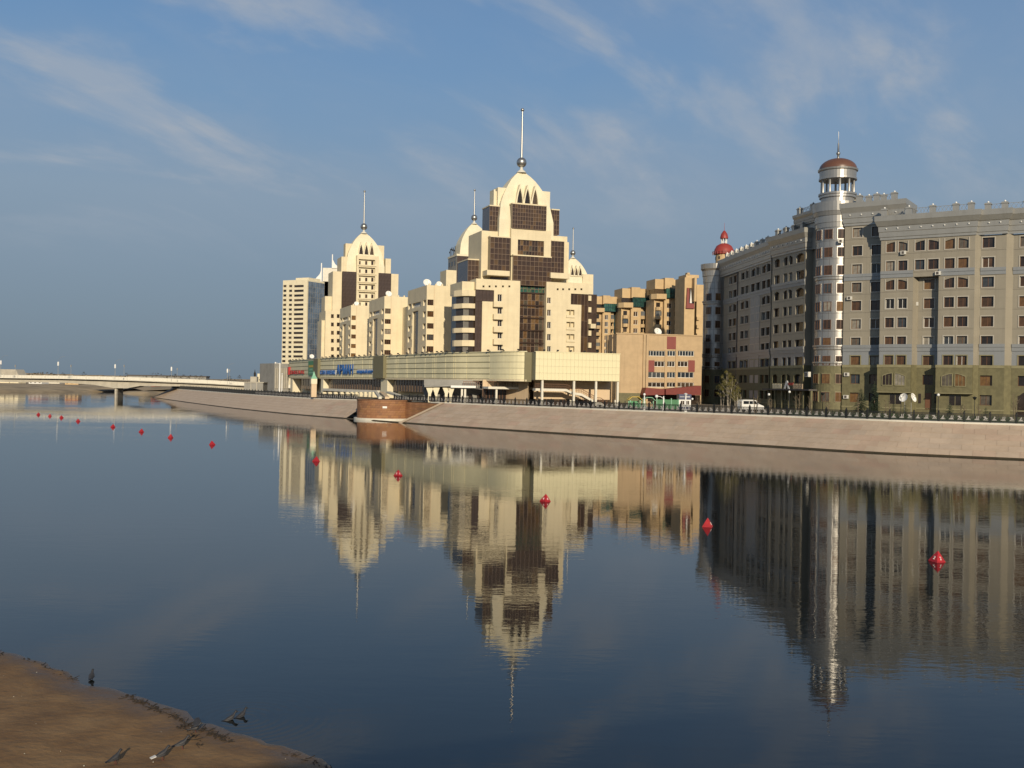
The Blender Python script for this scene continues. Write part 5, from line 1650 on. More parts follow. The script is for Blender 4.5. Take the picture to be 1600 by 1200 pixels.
# oriel range nearer the tower
fO = Frame(1206, 211.5, -77, py=480)
OX = lambda px, y=0.0, py=480: fO.x(px, py, y)
xo0, xo1 = OX(1206), OX(1257.5)
facade(fO, xo0, xo1, [(OX(1209.3), OX(1217.2), 2), (OX(1223.5), OX(1229), 1), (OX(1231.8), OX(1237), -1), (OX(1243), OX(1255.5), 2)], y=0, top=CT, arch_rows=(1, 6, 8), nv=0, dep=9, rd=0.5)
cornice(fO, xo0, xo1, 0.0, CT, 35.25, 0.85, dep=9)
parapet(fO, [xo0 + 1 + 3.4 * k for k in range(4)], 0.6, 35.25)
loc, rot = sub_frame(fO)
b = MB(); b.box(OX(1239, 0, 345), xo1 + 3.5, 1.0, 9, CT, 38.4); b.build('raised_corner', 'silver_dull', AP, loc=loc, rot=rot)
cornice(fO, OX(1239, 0, 345), xo1 + 3.4, 0.8, 36.2, 38.5, 0.6, dep=8, dots=False)
parapet(fO, [OX(1241, 0, 345), OX(1241, 0, 345) + 5.2], 1.2, 38.5)
b = MB(); b.box(xo1, xo1 + 4.5, 1.6, 9, 0, CT + 2); b.build('link_wall', 'panel_grey', AP, loc=loc, rot=rot)
# entrance canopy with sign
q0, q1 = OX(1200, -1.5, 610), OX(1266, -1.5, 610)
b = MB(); zc_ = 3.75
b.box(q0 - 2, q1, -1.8, 1.0, zc_, zc_ + 0.3); b.build('entrance_canopy', 'roof_dark', AP, loc=loc, rot=rot)
for k in range(7):
    x = q0 + (q1 - q0) * k / 6; b = MB(); b.box(x - 0.2, x + 0.2, -1.5, -1.1, 0, zc_); b.build('canopy_post', 'green_stone', AP, loc=loc, rot=rot)
sgn = thing('sign', 'row of pale letters standing on the dark entrance canopy of the grey building', 'sign', fO.o, fO.rot)
random.seed(9)
for (pa, pb, n, mm) in ((1207.5, 1221.5, 6, 'cream_pale'), (1239.5, 1255, 6, 'peach')):
    for k in range(n):
        x = OX(pa + (pb - pa) * k / n, -1.7, 606); w = (OX(pb, -1.7, 606) - OX(pa, -1.7, 606)) / n * 0.75
        b = MB(); h = 0.95; b.box(x, x + w * 0.25, -1.78, -1.7, zc_ + 0.32, zc_ + 0.32 + h); b.box(x + w * .75, x + w, -1.78, -1.7, zc_ + .32, zc_ + .32 + h)
        b.box(x + w * .25, x + w * .75, -1.78, -1.7, zc_ + .32 + (h - .2 if k % 2 else h * .4), zc_ + .32 + (h if k % 2 else h * .4 + .2)); b.build('letter', mm, sgn)
x = OX(1225, -1.7, 604); b = MB(); b.slab([(x, zc_ + .3), (x + 1.0, zc_ + 1.9), (x + 1.5, zc_ + 1.9), (x + 2.3, zc_ + .3), (x + 1.7, zc_ + .3), (x + 1.2, zc_ + 1.2), (x + .6, zc_ + .3)], -1.8, -1.7); b.build('emblem', 'lamp_white', sgn)
x = OX(1231, -1.7, 604); b = MB(); b.box(x, x + 2.2, -1.8, -1.7, zc_ + 1.0, zc_ + 1.5); b.build('red_bar', 'red_paint', sgn)

# round tower with cupola
def tower_parts(c, rad, ztop, wins, base_r, arcs, n=40):
    cx, cy = c
    g = MB(); g.lathe([(base_r, 0), (base_r, GREEN_T), (rad, GREEN_T)], c, n); g.build('tower_base', 'green_stone', AP, smooth=False)
    b = MB(); b.lathe([(rad, GREEN_T), (rad, ztop)], c, n); b.build('tower_shaft', 'silver', AP, smooth=True)
    for zb_ in (BELT1, BELT2, GREEN_T + 0.1):
        b = MB(); b.lathe([(rad, zb_ - 0.5), (rad + 0.12, zb_ - 0.3), (rad + 0.14, zb_ + 0.1), (rad + 0.3, zb_ + 0.2), (rad + 0.3, zb_ + 0.45), (rad, zb_ + 0.5)], c, n)
        b.build('tower_belt', 'silver', AP, smooth=False)
    j = MB()
    for k in range(3, 10):
        if zk(k) < ztop: j.lathe([(rad + 0.012, zk(k) - 1.32), (rad + 0.012, zk(k) - 1.27)], c, n)
    for a in range(0, 360, 18): 
        t = R(a); d = (math.cos(t), math.sin(t)); e = (-d[1], d[0]); j.obox((cx + d[0] * (rad + .008), cy + d[1] * (rad + .008)), e, d, 0.02, 0.01, GREEN_T, ztop)
    j.build('panel_joints', 'roof_dark', AP)
    hw = wins
    for k in range(0, int((ztop - 1) / 3.38) + 1):
        if zk(k) + 1 > ztop: continue
        r_ = base_r if zk(k) < GREEN_T else rad
        for a in arcs:
            t = R(a); d = (math.cos(t), math.sin(t))
            o = window(AP, (-hw, hw, 0, WH), 0, 'frame_brown', 'pane', nv=1, t=0.07)
            rot_ = t + math.pi / 2; rr = r_ * math.cos(hw / r_) + 0.16
            px_, py_ = cx + d[0] * rr, cy + d[1] * rr
            o.location = (px_ - hw * math.cos(rot_), py_ - hw * math.sin(rot_), zk(k) - WH / 2); o.rotation_euler = (0, 0, rot_)
            fb = MB(); fb.box(-hw - .12, hw + .12, 0.045, 0.4, -WH / 2 - .14, WH / 2 + .14)
            fb.build('window_box', 'silver' if k > 1 else 'green_trim', AP, loc=(px_ + d[0] * -0.01, py_ + d[1] * -0.01, zk(k)), rot=rot_)
va = math.degrees(math.atan2(-tower_p.y, -tower_p.x))
RT = 3.8
tower_parts((0, 0), RT, 34.6, 0.72, RT + 0.12, [va - 56, va - 22, va + 13.5, va + 46][0:4])
b = MB()
b.lathe([(RT, 34.4), (RT + 0.15, 34.4), (RT + 0.2, 35.3), (RT + 0.3, 35.35), (RT + 0.32, 36.6), (RT + 0.45, 36.65), (RT + 0.62, 37.4), (RT + 0.68, 37.45), (RT + 0.72, 39.2), (RT - 0.4, 39.25), (0.2, 39.25)], n=40)
b.build('tower_cornice', 'silver', AP, smooth=False)
b = MB(); rc = 3.35
b.lathe([(rc - 0.3, 39.2), (rc - 0.3, 40.2), (rc, 40.3), (rc, 40.7), (rc + 0.18, 40.8), (rc + 0.18, 41.15), (0.1, 41.15)], n=36); cup = b.build('cupola_drum', 'silver', AP, smooth=False)
for k in range(10):
    a = R(36 * k + 8); b = MB(); b.lathe([(0.27, 41.15), (0.25, 41.3), (0.22, 43.6), (0.27, 43.75)], (2.95 * math.cos(a), 2.95 * math.sin(a)), 10); b.build('cupola_column', 'silver', AP, smooth=True)
b = MB(); b.lathe([(0.1, 43.75), (rc + 0.15, 43.75), (rc + 0.15, 44.1), (rc, 44.15), (rc + 0.05, 45.3), (rc + 0.3, 45.45), (rc + 0.35, 45.75), (rc + 0.1, 45.8)], n=36); b.build('entablature', 'silver', AP, smooth=False)
b = MB(); b.lathe([((rc + 0.12) * math.cos(R(t)), 45.78 + 2.15 * math.sin(R(t))) for t in range(0, 91, 6)], n=36); b.build('cupola_dome', 'dome_brown', AP, smooth=True)
b = MB(); b.lathe([(0.26, 47.8), (0.2, 48.6), (0.38, 48.8), (0.38, 49.05), (0.2, 49.2), (0.16, 50.8), (0.06, 51.0), (0.04, 53.1)], n=12); b.build('spire', 'steel', AP, smooth=True)
# far corner turret
tp = at(1117.5, 500, 255); ct_ = (tp.x - tower_p.x, tp.y - tower_p.y)
va2 = math.degrees(math.atan2(-tp.y, -tp.x))
tower_parts(ct_, 3.0, 30.2, 0.62, 3.12, [va2 - 33, va2 + 12, va2 + 52], 32)
b = MB(); b.lathe([(3.0, 30.0), (3.15, 30.0), (3.2, 31.5), (3.35, 31.6), (3.4, 32.9), (3.75, 33.4), (3.8, 34.6), (0.2, 34.65)], ct_, 32); b.build('turret_cornice', 'silver', AP, smooth=False)
# air conditioners on the facades
_ac = MB(); _ac.box(-0.45, 0.45, -0.38, 0, -0.32, 0.32); _ac.lathe([(0.26, 0), (0.26, 0.02)], n=10)
acm = MB(); acm.box(-0.45, 0.45, -0.38, -0.02, -0.32, 0.32, 0); acm.box(-0.3, 0.14, -0.395, -0.381, -0.24, 0.24, 1); ACM = acm.mesh('air_conditioner', ['ac_white', 'roof_dark'])
ac_lab = {(1412, 395): 'top storey under arched windows', (1431, 475): 'in the shaded recess', (1466, 427): 'under the belt course', (1328, 466): 'right of the silver tower at mid height', (1322.5, 620): 'low on its green base', (1323.5, 585): 'higher on its green base', (1314, 377): 'near the top of the silver tower'}
for (px, py), lb in ac_lab.items():
    y = 0.0 if px > 1405 and px != 1431 else (YB if px == 1431 else YR)
    if px == 1314:
        p = at(px, py, 190.1); o = link('air_conditioner', ACM, None, (p.x, p.y, p.z), R(va + 90))
    else:
        x, z = fR.loc(px, py, y - 0.12); p = fR.world(x, y - 0.14, z); o = link('air_conditioner', ACM, None, tuple(p), fR.rot)
    tag(o, 'white air conditioner box on the grey building, ' + lb, 'air conditioner', 'air conditioners on the grey building')
x, z = fO.loc(1265, 585, -0.2); p = fO.world(x, -0.3, z)
o = link('air_conditioner', ACM, None, tuple(p), fO.rot, (1.5, 1.5, 1.5)); tag(o, 'large white air conditioner left of the silver tower above the entrance canopy', 'air conditioner', 'air conditioners on the grey building')

# ---------------------------------------------------------------- tan brick school beside the grey building
fr = Frame(963, 243, 11)
SCH = building('school_building', 'tan brick four-storey building with red panels and red awning between mall and grey building', fr)
r = fr.rect(963, 523.5, 1097, 640); xe = fr.x(1096.5, 570)
gx0, gx1 = fr.x(1012, 570), fr.x(1085, 570)
def rr(x0, y0, x1, y1, yl=0.0): return fr.rect(x0, y0, x1, y1, yl)
row1 = [rr(1012, 548, 1039, 556.5), rr(1042, 548, 1055.5, 556.5), rr(1058, 548, 1084.5, 556.5)]
row2 = [rr(1022.5, 564.5, 1038.5, 573), rr(1041.5, 564.5, 1054.5, 573), rr(1058, 564.5, 1075, 573)]
row3 = [rr(1012.5, 581.5, 1039, 590.5), rr(1041.5, 581.5, 1055, 590.5), rr(1058, 581.5, 1084, 590.5)]
row4 = [rr(1012.5, 597.5, 1039, 605), rr(1041.5, 597.5, 1055, 605), rr(1058, 597.5, 1084, 605)]
mb = MB(); block(mb, (0, xe, 0, r[3]), 0, 9, row1 + row2 + row3 + row4, 0.35); mb.build('walls', 'brick_tan', SCH)
for row, pn, nv in ((row1, 'pane_blue', 5), (row2, 'pane_dark', 3), (row3, 'pane_blue', 3), (row4, 'pane_dark', 3)):
    for o in row: window(SCH, o, 0.25, 'frame_white', pn, nv=nv if (o[1] - o[0]) > 3 else 2, t=0.1)
for q in (rr(1042, 526, 1056, 545.5), rr(1012.3, 563, 1022.3, 581), rr(1075.3, 563, 1085.4, 581)):
    b = MB(); b.box(q[0], q[1], -0.1, -0.004, q[2], q[3]); b.build('red_panel', 'red_panel', SCH)
for px in (1005.7, 1010.3, 1040.2, 1056.8):
    x = fr.x(px, 575); b = MB(); b.box(x - 0.3, x + 0.3, -0.45 if px < 1012 else -0.2, -0.005, 0, r[3] - 0.03 if px < 1012 else fr.z(px, 546)); b.build('pilaster', 'brick_tan', SCH)
b = MB(); b.box(0.6, gx0 - 1.5, -0.12, -0.005, 0, fr.z(980, 614)); b.build('plinth', 'green_stone', SCH)
b = MB(); b.box(-0.2, xe + 0.1, -0.18, 0.5, r[3], r[3] + 0.25); b.build('coping', 'brick_tan', SCH)
for px in (948, 957):
    x = fr.x(px, 560, 6); 
b = MB(); b.box(-0.2, -0.01, 3, 3.4, 0, r[3]); b.box(-0.2, -0.01, 7, 7.4, 0, r[3]); b.build('side_pilasters', 'brick_tan', SCH)
# sloping red awning over the entrance yard
a0, a1 = rr(1006, 606, 1040, 618, -3), rr(1040, 602, 1095, 617, -4)
b = MB(); b.slab([(a0[0], a0[2]), (a0[1], a0[2] + .2), (a0[1], a0[3] - .3), (a0[0] + .5, a0[3])], -3.2, -0.1); b.build('awning', 'red_awning', SCH)
b = MB(); b.slab([(a1[0], a1[2]), (a1[1], a1[2]), (a1[1], a1[3]), (a1[0], a1[3] - 1.0)], -4.2, -0.1); b.build('awning', 'red_awning', SCH)
b = MB(); q = rr(1010, 617, 1094, 640, -0.4); b.box(q[0], q[1], -0.3, -0.14, 0, q[3]); b.build('entrance_glass', 'pane_dark', SCH)
# ---------------------------------------------------------------- stepped yellow brick towers with green glazing
def brown_tower(label, D, pl, top, s, rot=14, nfl=10):
    f = Frame(pl, D, rot)
    B_ = building('apartment_tower', label, f, group='stepped yellow brick towers')
    X = lambda h, y=0.0: f.x(pl + (h - 440) * 0.11875 * s, 500, y)
    Z = lambda h: f.z(pl + 25 * s, top + (h - 290) * 0.11875 * s)
    z0 = Z(290)
    b = MB()
    for (h0, h1, y, ht) in ((440, 548, 0.6, 305), (548, 662, -0.6, 290), (664, 800, -0.3, 305), (800, 868, 1.6, 300)):
        b.box(X(h0) + .02, X(h1) - .02, y, 9, Z(430), Z(ht))
    b.build('crown_storey', 'brick_yellow', B_)
    g0, g1 = X(562), X(832)
    b = MB(); b.box(g0, g1, -0.9, 6, Z(545), Z(424)); gl = b.build('glass_gallery', 'green_glass', B_)
    m = MB()
    for k in range(9): m.box(g0 + (g1 - g0) * k / 8 - .06, g0 + (g1 - g0) * k / 8 + .06, -0.98, -0.91, Z(545), Z(424))
    for h in (545, 484, 424): m.box(g0, g1, -0.97, -0.91, Z(h) - .08, Z(h) + .08)
    m.build('mullions', 'teal_glass', gl)
    b = MB(); b.prism([(X(405), 1.5), (X(450), -0.6), (X(560), -1.4), (g0, -1.4), (g0, 3), (X(405), 3)], Z(560), Z(495)); b.build('corner_balcony', 'brick_yellow', B_)
    b = MB(); b.box(X(435), X(560), 0.9, 8, Z(495), Z(430)); b.build('loggia', 'pane_dark', B_)
    # shaft with windows
    fh = 110
    ops = []
    wx0, wx1 = X(585), X(640)
    for k in range(nfl):
        zc = Z(640 + fh * k)
        if zc < 1.5: break
        ops.append((wx0, wx1, zc - 0.85, zc + 0.85))
    b = MB(); block(b, (X(550), X(680), 0, Z(546)), -0.2, 9, ops, 0.4); b.build('shaft', 'brick_yellow', B_)
    for o in ops: window(B_, o, 0.1, 'frame_white', 'pane', nv=1, t=0.1)
    b = MB(); b.box(X(440), X(549), 1.2, 9, 0, Z(560)); b.build('left_bay', 'brick_yellow', B_)
    b = MB(); b.box(X(681), X(742), 0.9, 9, 0, Z(546)); b.build('right_bay', 'brick_yellow', B_)
    b = MB(); b.box(X(743), X(868), 1.6, 9, 0, Z(546)); tg = b.build('glass_stair', 'teal_glass', B_)
    m = MB()
    for k in range(nfl + 2):
        zc = Z(600 + fh * k)
        if zc > 0.5: m.box(X(743), X(868), 1.5, 1.59, zc - .1, zc + .1)
    for k in range(4): x = X(743) + (X(868) - X(743)) * k / 3; m.box(x - .06, x + .06, 1.5, 1.58, 0, Z(546))
    m.build('mullions', 'teal_glass', tg)
    for k in range(nfl):
        zc = Z(640 + fh * k)
        if zc < 2: break
        for (h0, h1, y) in ((452, 525, 1.2), (678, 735, 0.9)):
            P = [(X(h0), y), (X(h0) + .2, y - 1.1), (X(h0) + .9, y - 1.7), (X(h1) - .7, y - 1.7), (X(h1), y - 1.1), (X(h1), y)]
            bb = MB(); bb.prism(P, zc - 1.75, zc - 0.55); o = bb.build('balcony', 'brick_yellow', B_)
            bb = MB(); bb.box(X(h0) + .4, X(h1) - .3, y - 0.08, y - 0.01, zc - 0.55, zc + 1.1); bb.build('balcony_door', 'pane_dark', o)
            if (k + int(h0)) % 3 == 0:
                bb = MB(); bb.prism([(p[0], p[1] + 0.1) for p in P], zc - 0.54, zc + 1.05, top=False); bb.build('balcony_glazing', 'pane_blue', o)
    return f, B_
brown_tower('lowest of the stepped yellow brick towers with green glass, next to the main tower', 372, 930.5, 462, 0.82)
brown_tower('middle one of the stepped yellow brick towers with green glass', 368, 972.3, 449.3, 1.0)
brown_tower('tallest of the stepped yellow brick towers with green glass, nearest the grey building', 360, 1023.5, 434.8, 1.04)
fr = Frame(1071, 345, 12)
B_ = building('apartment_tower', 'yellow brick tower edge with a red and white arched recess beside the grey building', fr)
mb = MB(); q = fr.rect(1071, 433, 1087, 560); mb.box(q[0], q[1], 1.2, 10, 0, q[3]); q = fr.rect(1085, 434, 1088.5, 471, -1.2); mb.box(q[0], q[1], -1.2, 3, q[2], q[3])
q = fr.rect(1088, 445, 1106, 560, 3); mb.box(q[0], q[1], 3, 12, 0, q[3]); q = fr.rect(1072, 427, 1092, 434, 2); mb.box(q[0], q[1], 2, 9, q[2], q[3] - .5)
q = fr.rect(1074, 426, 1078, 430, 2); mb.box(q[0], q[1], 2, 4, q[2], q[3])
mb.build('walls', 'brick_yellow', B_)
q = fr.rect(1073, 450, 1085, 478, 1.1); mb = MB(); mb.box(q[0], q[1], 1.1, 1.18, q[2], q[3]); mb.build('recess', 'pane_dark', B_)
a, b2, za, zb = fr.rect(1072, 450, 1085, 482, 0.8)
mb = MB(); mb.slab([(a, za), (b2, za), (b2 - .3, za + 1.7), (a + 1.0, za + 1.7), (a + 1.1, zb - 2), (a + .9, zb), (a + .3, zb)], 0.5, 1.05); mb.build('red_frame', 'red_panel', B_)
mb = MB(); mb.slab([(a + 1.2, za + 1.8), (a + 1.9, za + 1.8), (a + 1.5, zb - .4)], 0.3, 0.7); mb.build('white_sail', 'white_paint', B_)
for k in range(6):
    q = fr.rect(1089, 492 + 13 * k, 1093, 500 + 13 * k, 2.2); mb = MB(); mb.box(q[0], q[1], 2.2, 3, q[2], q[2] + 1.1); mb.build('balcony', 'brick_yellow', B_)
# red cupola behind the grey building's roof
p = at(1131, 400, 300); pc = thing('cupola_tower', 'slender cream tower with two red domes rising behind the grey building', 'tower', (p.x, p.y, GZ))
zz = lambda y: at(1131, y, 300).z - GZ
k_ = 300 / 1600
mb = MB(); mb.lathe([(2.4, 0), (2.4, zz(398))], n=20); mb.build('drum', 'brick_yellow', pc, smooth=True)
for a in range(0, 360, 60):
    t = R(a - 75); mb = MB(); mb.obox((2.42 * math.cos(t), 2.42 * math.sin(t)), (-math.sin(t), math.cos(t)), (math.cos(t), math.sin(t)), 0.22, 0.05, zz(406), zz(401.5)); mb.build('window', 'pane_dark', pc)
mb = MB(); mb.lathe([(2.4, zz(398.5)), (3.0, zz(397.5)), (2.95, zz(396)), (2.75, zz(390)), (2.2, zz(384.5)), (1.3, zz(381.5)), (0.8, zz(380.5))], n=24); mb.build('lower_dome', 'dome_red', pc, smooth=True)
mb = MB()
for a in range(0, 360, 15):
    t = R(a); mb.bar((3.3 * math.cos(t), 3.3 * math.sin(t), zz(398.5)), (3.3 * math.cos(t), 3.3 * math.sin(t), zz(393.5)), 0.07); t2 = R(a + 15); mb.bar((3.3 * math.cos(t), 3.3 * math.sin(t), zz(393.7)), (3.3 * math.cos(t2), 3.3 * math.sin(t2), zz(393.7)), 0.08)
mb.build('gallery_rail', 'dome_red', pc)
for a in range(0, 360, 60):
    t = R(a); mb = MB(); mb.tube([(0.75 * math.cos(t), 0.75 * math.sin(t), zz(381)), (0.75 * math.cos(t), 0.75 * math.sin(t), zz(372.5))], 0.14, 8); mb.build('lantern_column', 'white_paint', pc)
mb = MB(); mb.lathe([(1.15, zz(373)), (1.18, zz(371)), (0.95, zz(366)), (0.4, zz(361.5)), (0.06, zz(360)), (0.03, zz(348))], n=16); mb.build('upper_dome', 'dome_red', pc, smooth=True)

# ---------------------------------------------------------------- small buildings at the bridge end
fr = Frame(450, 352, 34, py=600)
GB = building('office_building', 'grey finned building behind the left end of the shopping centre', fr)
q = fr.rect(428.5, 568, 451, 616); mb = MB(); mb.box(q[0], q[1], 0, 14, 0, q[3]); mb.build('walls', 'concrete_grey', GB)
for k in range(8):
    x = q[0] + (q[1] - q[0]) * (k + .5) / 8; mb = MB(); mb.box(x - .16, x + .16, -0.4, -0.01, 1, q[3] - 1.6); mb.build('fin', 'concrete', GB)
fr = Frame(382, 318, 4, py=605)
q = fr.rect(381.5, 598, 411, 616); g2 = building('utility_building', 'low windowless grey block at the right end of the bridge', fr)
mb = MB(); mb.box(q[0], q[1], 0, 8, 0, q[3]); mb.build('walls', 'concrete_grey', g2); mb = MB(); mb.box(q[0] - .2, q[1] + .2, -.2, 8.2, q[3], q[3] + .25); mb.build('roof_slab', 'concrete', g2)
for px in (392, 401): 
    x = fr.x(px, 606); mb = MB(); mb.box(x - .1, x + .1, -.12, -.01, 0, q[3]); mb.build('pilaster', 'concrete', g2)
fr = Frame(402, 440, 8, py=605)
q = fr.rect(402, 584, 426, 612); g3 = building('house', 'cream house with a white oval sign behind the low grey block', fr)
mb = MB(); mb.box(q[0], q[1], 0, 9, 0, q[3]); mb.build('walls', 'cream_pale', g3)
o_ = fr.rect(410, 586, 420, 589.5, -0.1); mb = MB(); n = 14; mb.slab([((o_[0] + o_[1]) / 2 + (o_[1] - o_[0]) / 2 * math.cos(2 * math.pi * k / n), (o_[2] + o_[3]) / 2 + (o_[3] - o_[2]) / 2 * math.sin(2 * math.pi * k / n)) for k in range(n)], -0.2, -0.02); mb.build('oval_sign', 'white_paint', g3)
w_ = fr.rect(405, 592.5, 416, 594.5, -.05); mb = MB(); mb.box(w_[0], w_[1], -.08, -.01, w_[2], w_[3]); mb.build('window', 'pane_dark', g3)
fr = Frame(396, 430, 0, py=605)
q = fr.rect(391, 588.5, 401, 612); g4 = building('monument', 'beige block topped by a dark pointed spire near the bridge', fr, 'monument')
mb = MB(); mb.box(q[0], q[1], 0, 3, 0, q[3]); mb.build('pedestal', 'concrete', g4)
xs = fr.x(396.8, 585); zb_, zt_ = fr.z(396.8, 588.5), fr.z(396.8, 577)
mb = MB(); mb.lathe([(0.25, zb_), (0.45, zb_ + .4), (0.5, zb_ + 1.3), (0.22, zb_ + 2.0), (0.05, zt_)], (xs, 1.5), 8); mb.build('spire', 'dark', g4)
# ---------------------------------------------------------------- road bridge downstream
fr = Frame(184, 391, 6.0, z0=0.0, py=600)
BR = building('road_bridge', 'pale concrete road bridge with haunched girder crossing the river', fr, 'bridge')
prof = [(-330, 582.5, 586.5, 592.5), (-150, 583, 587.5, 594.5), (0, 585.6, 590.6, 596.8), (93, 586.8, 592, 597.8), (144, 587.8, 593.3, 601), (176, 588.6, 594.4, 606.4), (197, 589.2, 595, 606.6), (217, 589.8, 595.7, 603), (289, 592.6, 598.6, 603.6), (330, 594.6, 600.3, 605.4), (384, 597.6, 603.5, 609.5), (470, 603, 608, 613)]
P3 = [(fr.x(px, a), fr.z(px, a), fr.z(px, b_), fr.z(px, c, 1.6)) for px, a, b_, c in prof]
WID = 17.0
mb = MB(); gm = MB()
for (x0_, t0, d0, g0), (x1_, t1, d1, g1) in zip(P3[:-1], P3[1:]):
    mb.slab([(x0_, d0), (x1_, d1), (x1_, t1 - 1.25), (x0_, t0 - 1.25)], 0, WID)
    gm.slab([(x0_, g0), (x1_, g1), (x1_, d1 + .01), (x0_, d0 + .01)], 1.6, WID - 1.6)
mb.build('deck', 'concrete', BR); gm.build('girder', 'concrete', BR)
def rail_z(x):
    for (x0_, t0, *_), (x1_, t1, *_) in zip(P3[:-1], P3[1:]):
        if x0_ <= x <= x1_: return t0 + (t1 - t0) * (x - x0_) / (x1_ - x0_)
    return P3[-1][1]
xx = fr.x(-60, 586); n = 0
pm_ = MB(); pm_.box(-0.19, 0.19, -0.16, 0.16, -1.27, 0.14); postm = pm_.mesh('parapet_post', 'white_stone')
xend = fr.x(384, 598)
while xx < xend:
    L_ = 5.0; z0_, z1_ = rail_z(xx), rail_z(min(xx + L_, xend))
    link('parapet_post', postm, BR, (xx, 0.2, z0_))
    b = MB(); b.slab([(0.2, -1.2), (L_ - .2, z1_ - z0_ - 1.2), (L_ - .2, z1_ - z0_ - 1.0), (0.2, -1.0)], 0.15, 0.25); b.slab([(0.16, -0.16), (L_ - .16, z1_ - z0_ - .16), (L_ - .16, z1_ - z0_), (0.16, 0)], 0.12, 0.28)
    for k in range(9):
        t = (k + .5) / 9; zz_ = (z1_ - z0_) * t; b.box(L_ * t - .11, L_ * t + .11, 0.16, 0.24, zz_ - 1.02, zz_ - .14)
    b.build('parapet_panel', 'white_stone', BR, loc=(xx, 0, z0_)); xx += L_
# rear parapet and pier
b = MB()
for (x0_, t0, *_), (x1_, t1, *_) in zip(P3[:-1], P3[1:]): b.slab([(x0_, t0 - 1.25), (x1_, t1 - 1.25), (x1_, t1), (x0_, t0)], WID - .3, WID - .1)
b.build('rear_parapet', 'white_stone', BR)
x0_, x1_ = fr.x(178, 620, 2.2), fr.x(183, 620, 2.2)
for j, (za_, zb_) in enumerate(((-1.5, 1.0), (1.04, 2.3), (2.34, fr.z(184, 605.5, 2)))):
    b = MB(); P = [(x0_, 2.8), (x0_ + .3, 2.2), (x1_ - .3, 2.2), (x1_, 2.8), (x1_, 10.5), (x0_, 10.5)]; b.prism(P, za_, zb_); b.build('pier', 'concrete', BR)
# lamps on the bridge
def bridge_lamp(px, ytop, ybase, front, lab):
    y = 0.5 if front else WID - 0.6
    x, zt_ = fr.loc(px, ytop, y); zb_ = rail_z(x) - 1.25; w = fr.world(x, y, zb_)
    t = thing('bridge_lamp', lab, 'street lamp', tuple(w), fr.rot, 'lamps on the bridge')
    h = zt_ - zb_
    b = MB(); b.tube([(0, 0, 0), (0, 0, h * .5), (0, 0, h)], [0.11, 0.09, 0.07] if front else [.07, .06, .05], 8); b.build('pole', 'silver_dull', t)
    if front:
        b = MB(); b.lathe([(0.05, h - 1.6), (0.3, h - 1.55), (0.32, h - 0.7), (0.26, h - 0.1), (0.05, h)], n=10); b.build('lantern', 'lamp_white', t)
        b = MB(); b.tube([(0, 0, h), (0.3, 0, h + 1.2), (1.4, 0, h + 1.9), (2.4, 0, h + 1.9)], 0.035, 6); b.build('arm', 'silver_dull', t)
    else:
        b = MB(); b.box(-.16, .16, -.16, .16, h - .9, h); b.build('lantern', 'concrete_grey', t)
for px, yt, lab in ((1.5, 563, 'leftmost'), (91, 565, 'second from left'), (180, 569, 'above the pier'), (268, 573, 'second from right'), (355.5, 576, 'rightmost, at the end of the bridge')):
    bridge_lamp(px, yt, 0, True, 'front bridge lamp with white lantern, ' + lab)
for px, yt, lab in ((24, 570, 'leftmost of the thin ones'), (111, 570, 'left of the pier'), (194, 570, 'right above the pier'), (277, 575, 'right half of the bridge'), (359, 577, 'rightmost of the thin ones')):
    bridge_lamp(px, yt, 0, False, 'thin rear bridge lamp, ' + lab)
# ---------------------------------------------------------------- far shore: houses, trees
random.seed(31)
hs = [(8, 577, 598, 46, 620, 'cream_pale', 'concrete', 'cream house with long roof at the left edge beyond the bridge'), (55, 589, 600, 22, 600, 'white_paint', 'roof_red', 'white house with red roof under the bridge far left'),
      (84, 588, 600, 18, 640, 'white_stone', 'roof_dark', 'white house with dark roof beyond the bridge'), (112, 588.5, 601, 20, 590, 'brick_yellow', 'roof_red', 'yellow house with red roof beyond the bridge left of its pier'),
      (150, 591, 602, 16, 660, 'white_stone', 'roof_dark', 'pale cottage just left of the bridge pier, far behind'), (235, 596, 605, 14, 560, 'roof_red', 'roof_red', 'red shed right of the bridge pier, far behind'),
      (222, 597, 605.5, 10, 540, 'concrete', 'roof_dark', 'small pale shed right of the bridge pier, far behind')]
for px, yt, yb, w, D, wm, rm, lab in hs:
    f = Frame(px, D, random.uniform(-10, 14), z0=2.6, py=yb)
    H_ = thing('house', lab, 'house', f.o, f.rot, 'houses on the far shore')
    s = D / 1600; hw = w * s / 2; ht = max(2.4, (at(px, yt, D).z - 2.6) * 0.62); hr = max(3.6, at(px, yt, D).z - 2.6)
    b = MB(); b.box(-hw, hw, 0, 7, 0, ht); b.build('walls', wm, H_)
    b = MB(); b.slab([(-hw - .3, ht), (hw + .3, ht), (hw * 0.8, hr), (-hw * .8, hr)], -0.4, 7.4); b.build('roof', rm, H_)
    for k in range(3):
        x = -hw + 2 * hw * (k + .5) / 3; b = MB(); b.box(x - .5, x + .5, -.06, -.01, ht * .35, ht * .75); b.build('window', 'pane_dark', H_)
f = Frame(262, 1150, 2, z0=3.0, py=592); LB = thing('warehouse', 'long low dark-roofed building on the far horizon right of the bridge pier', 'building', f.o, f.rot)
q = f.rect(200, 586.5, 322, 594); b = MB(); b.box(q[0], q[1], 0, 15, 0, q[3] - 1.2); b.build('walls', 'concrete_grey', LB); b = MB(); b.box(q[0] - .5, q[1] + .5, -.5, 15.5, q[3] - 1.2, q[3]); b.build('roof', 'roof_dark', LB)
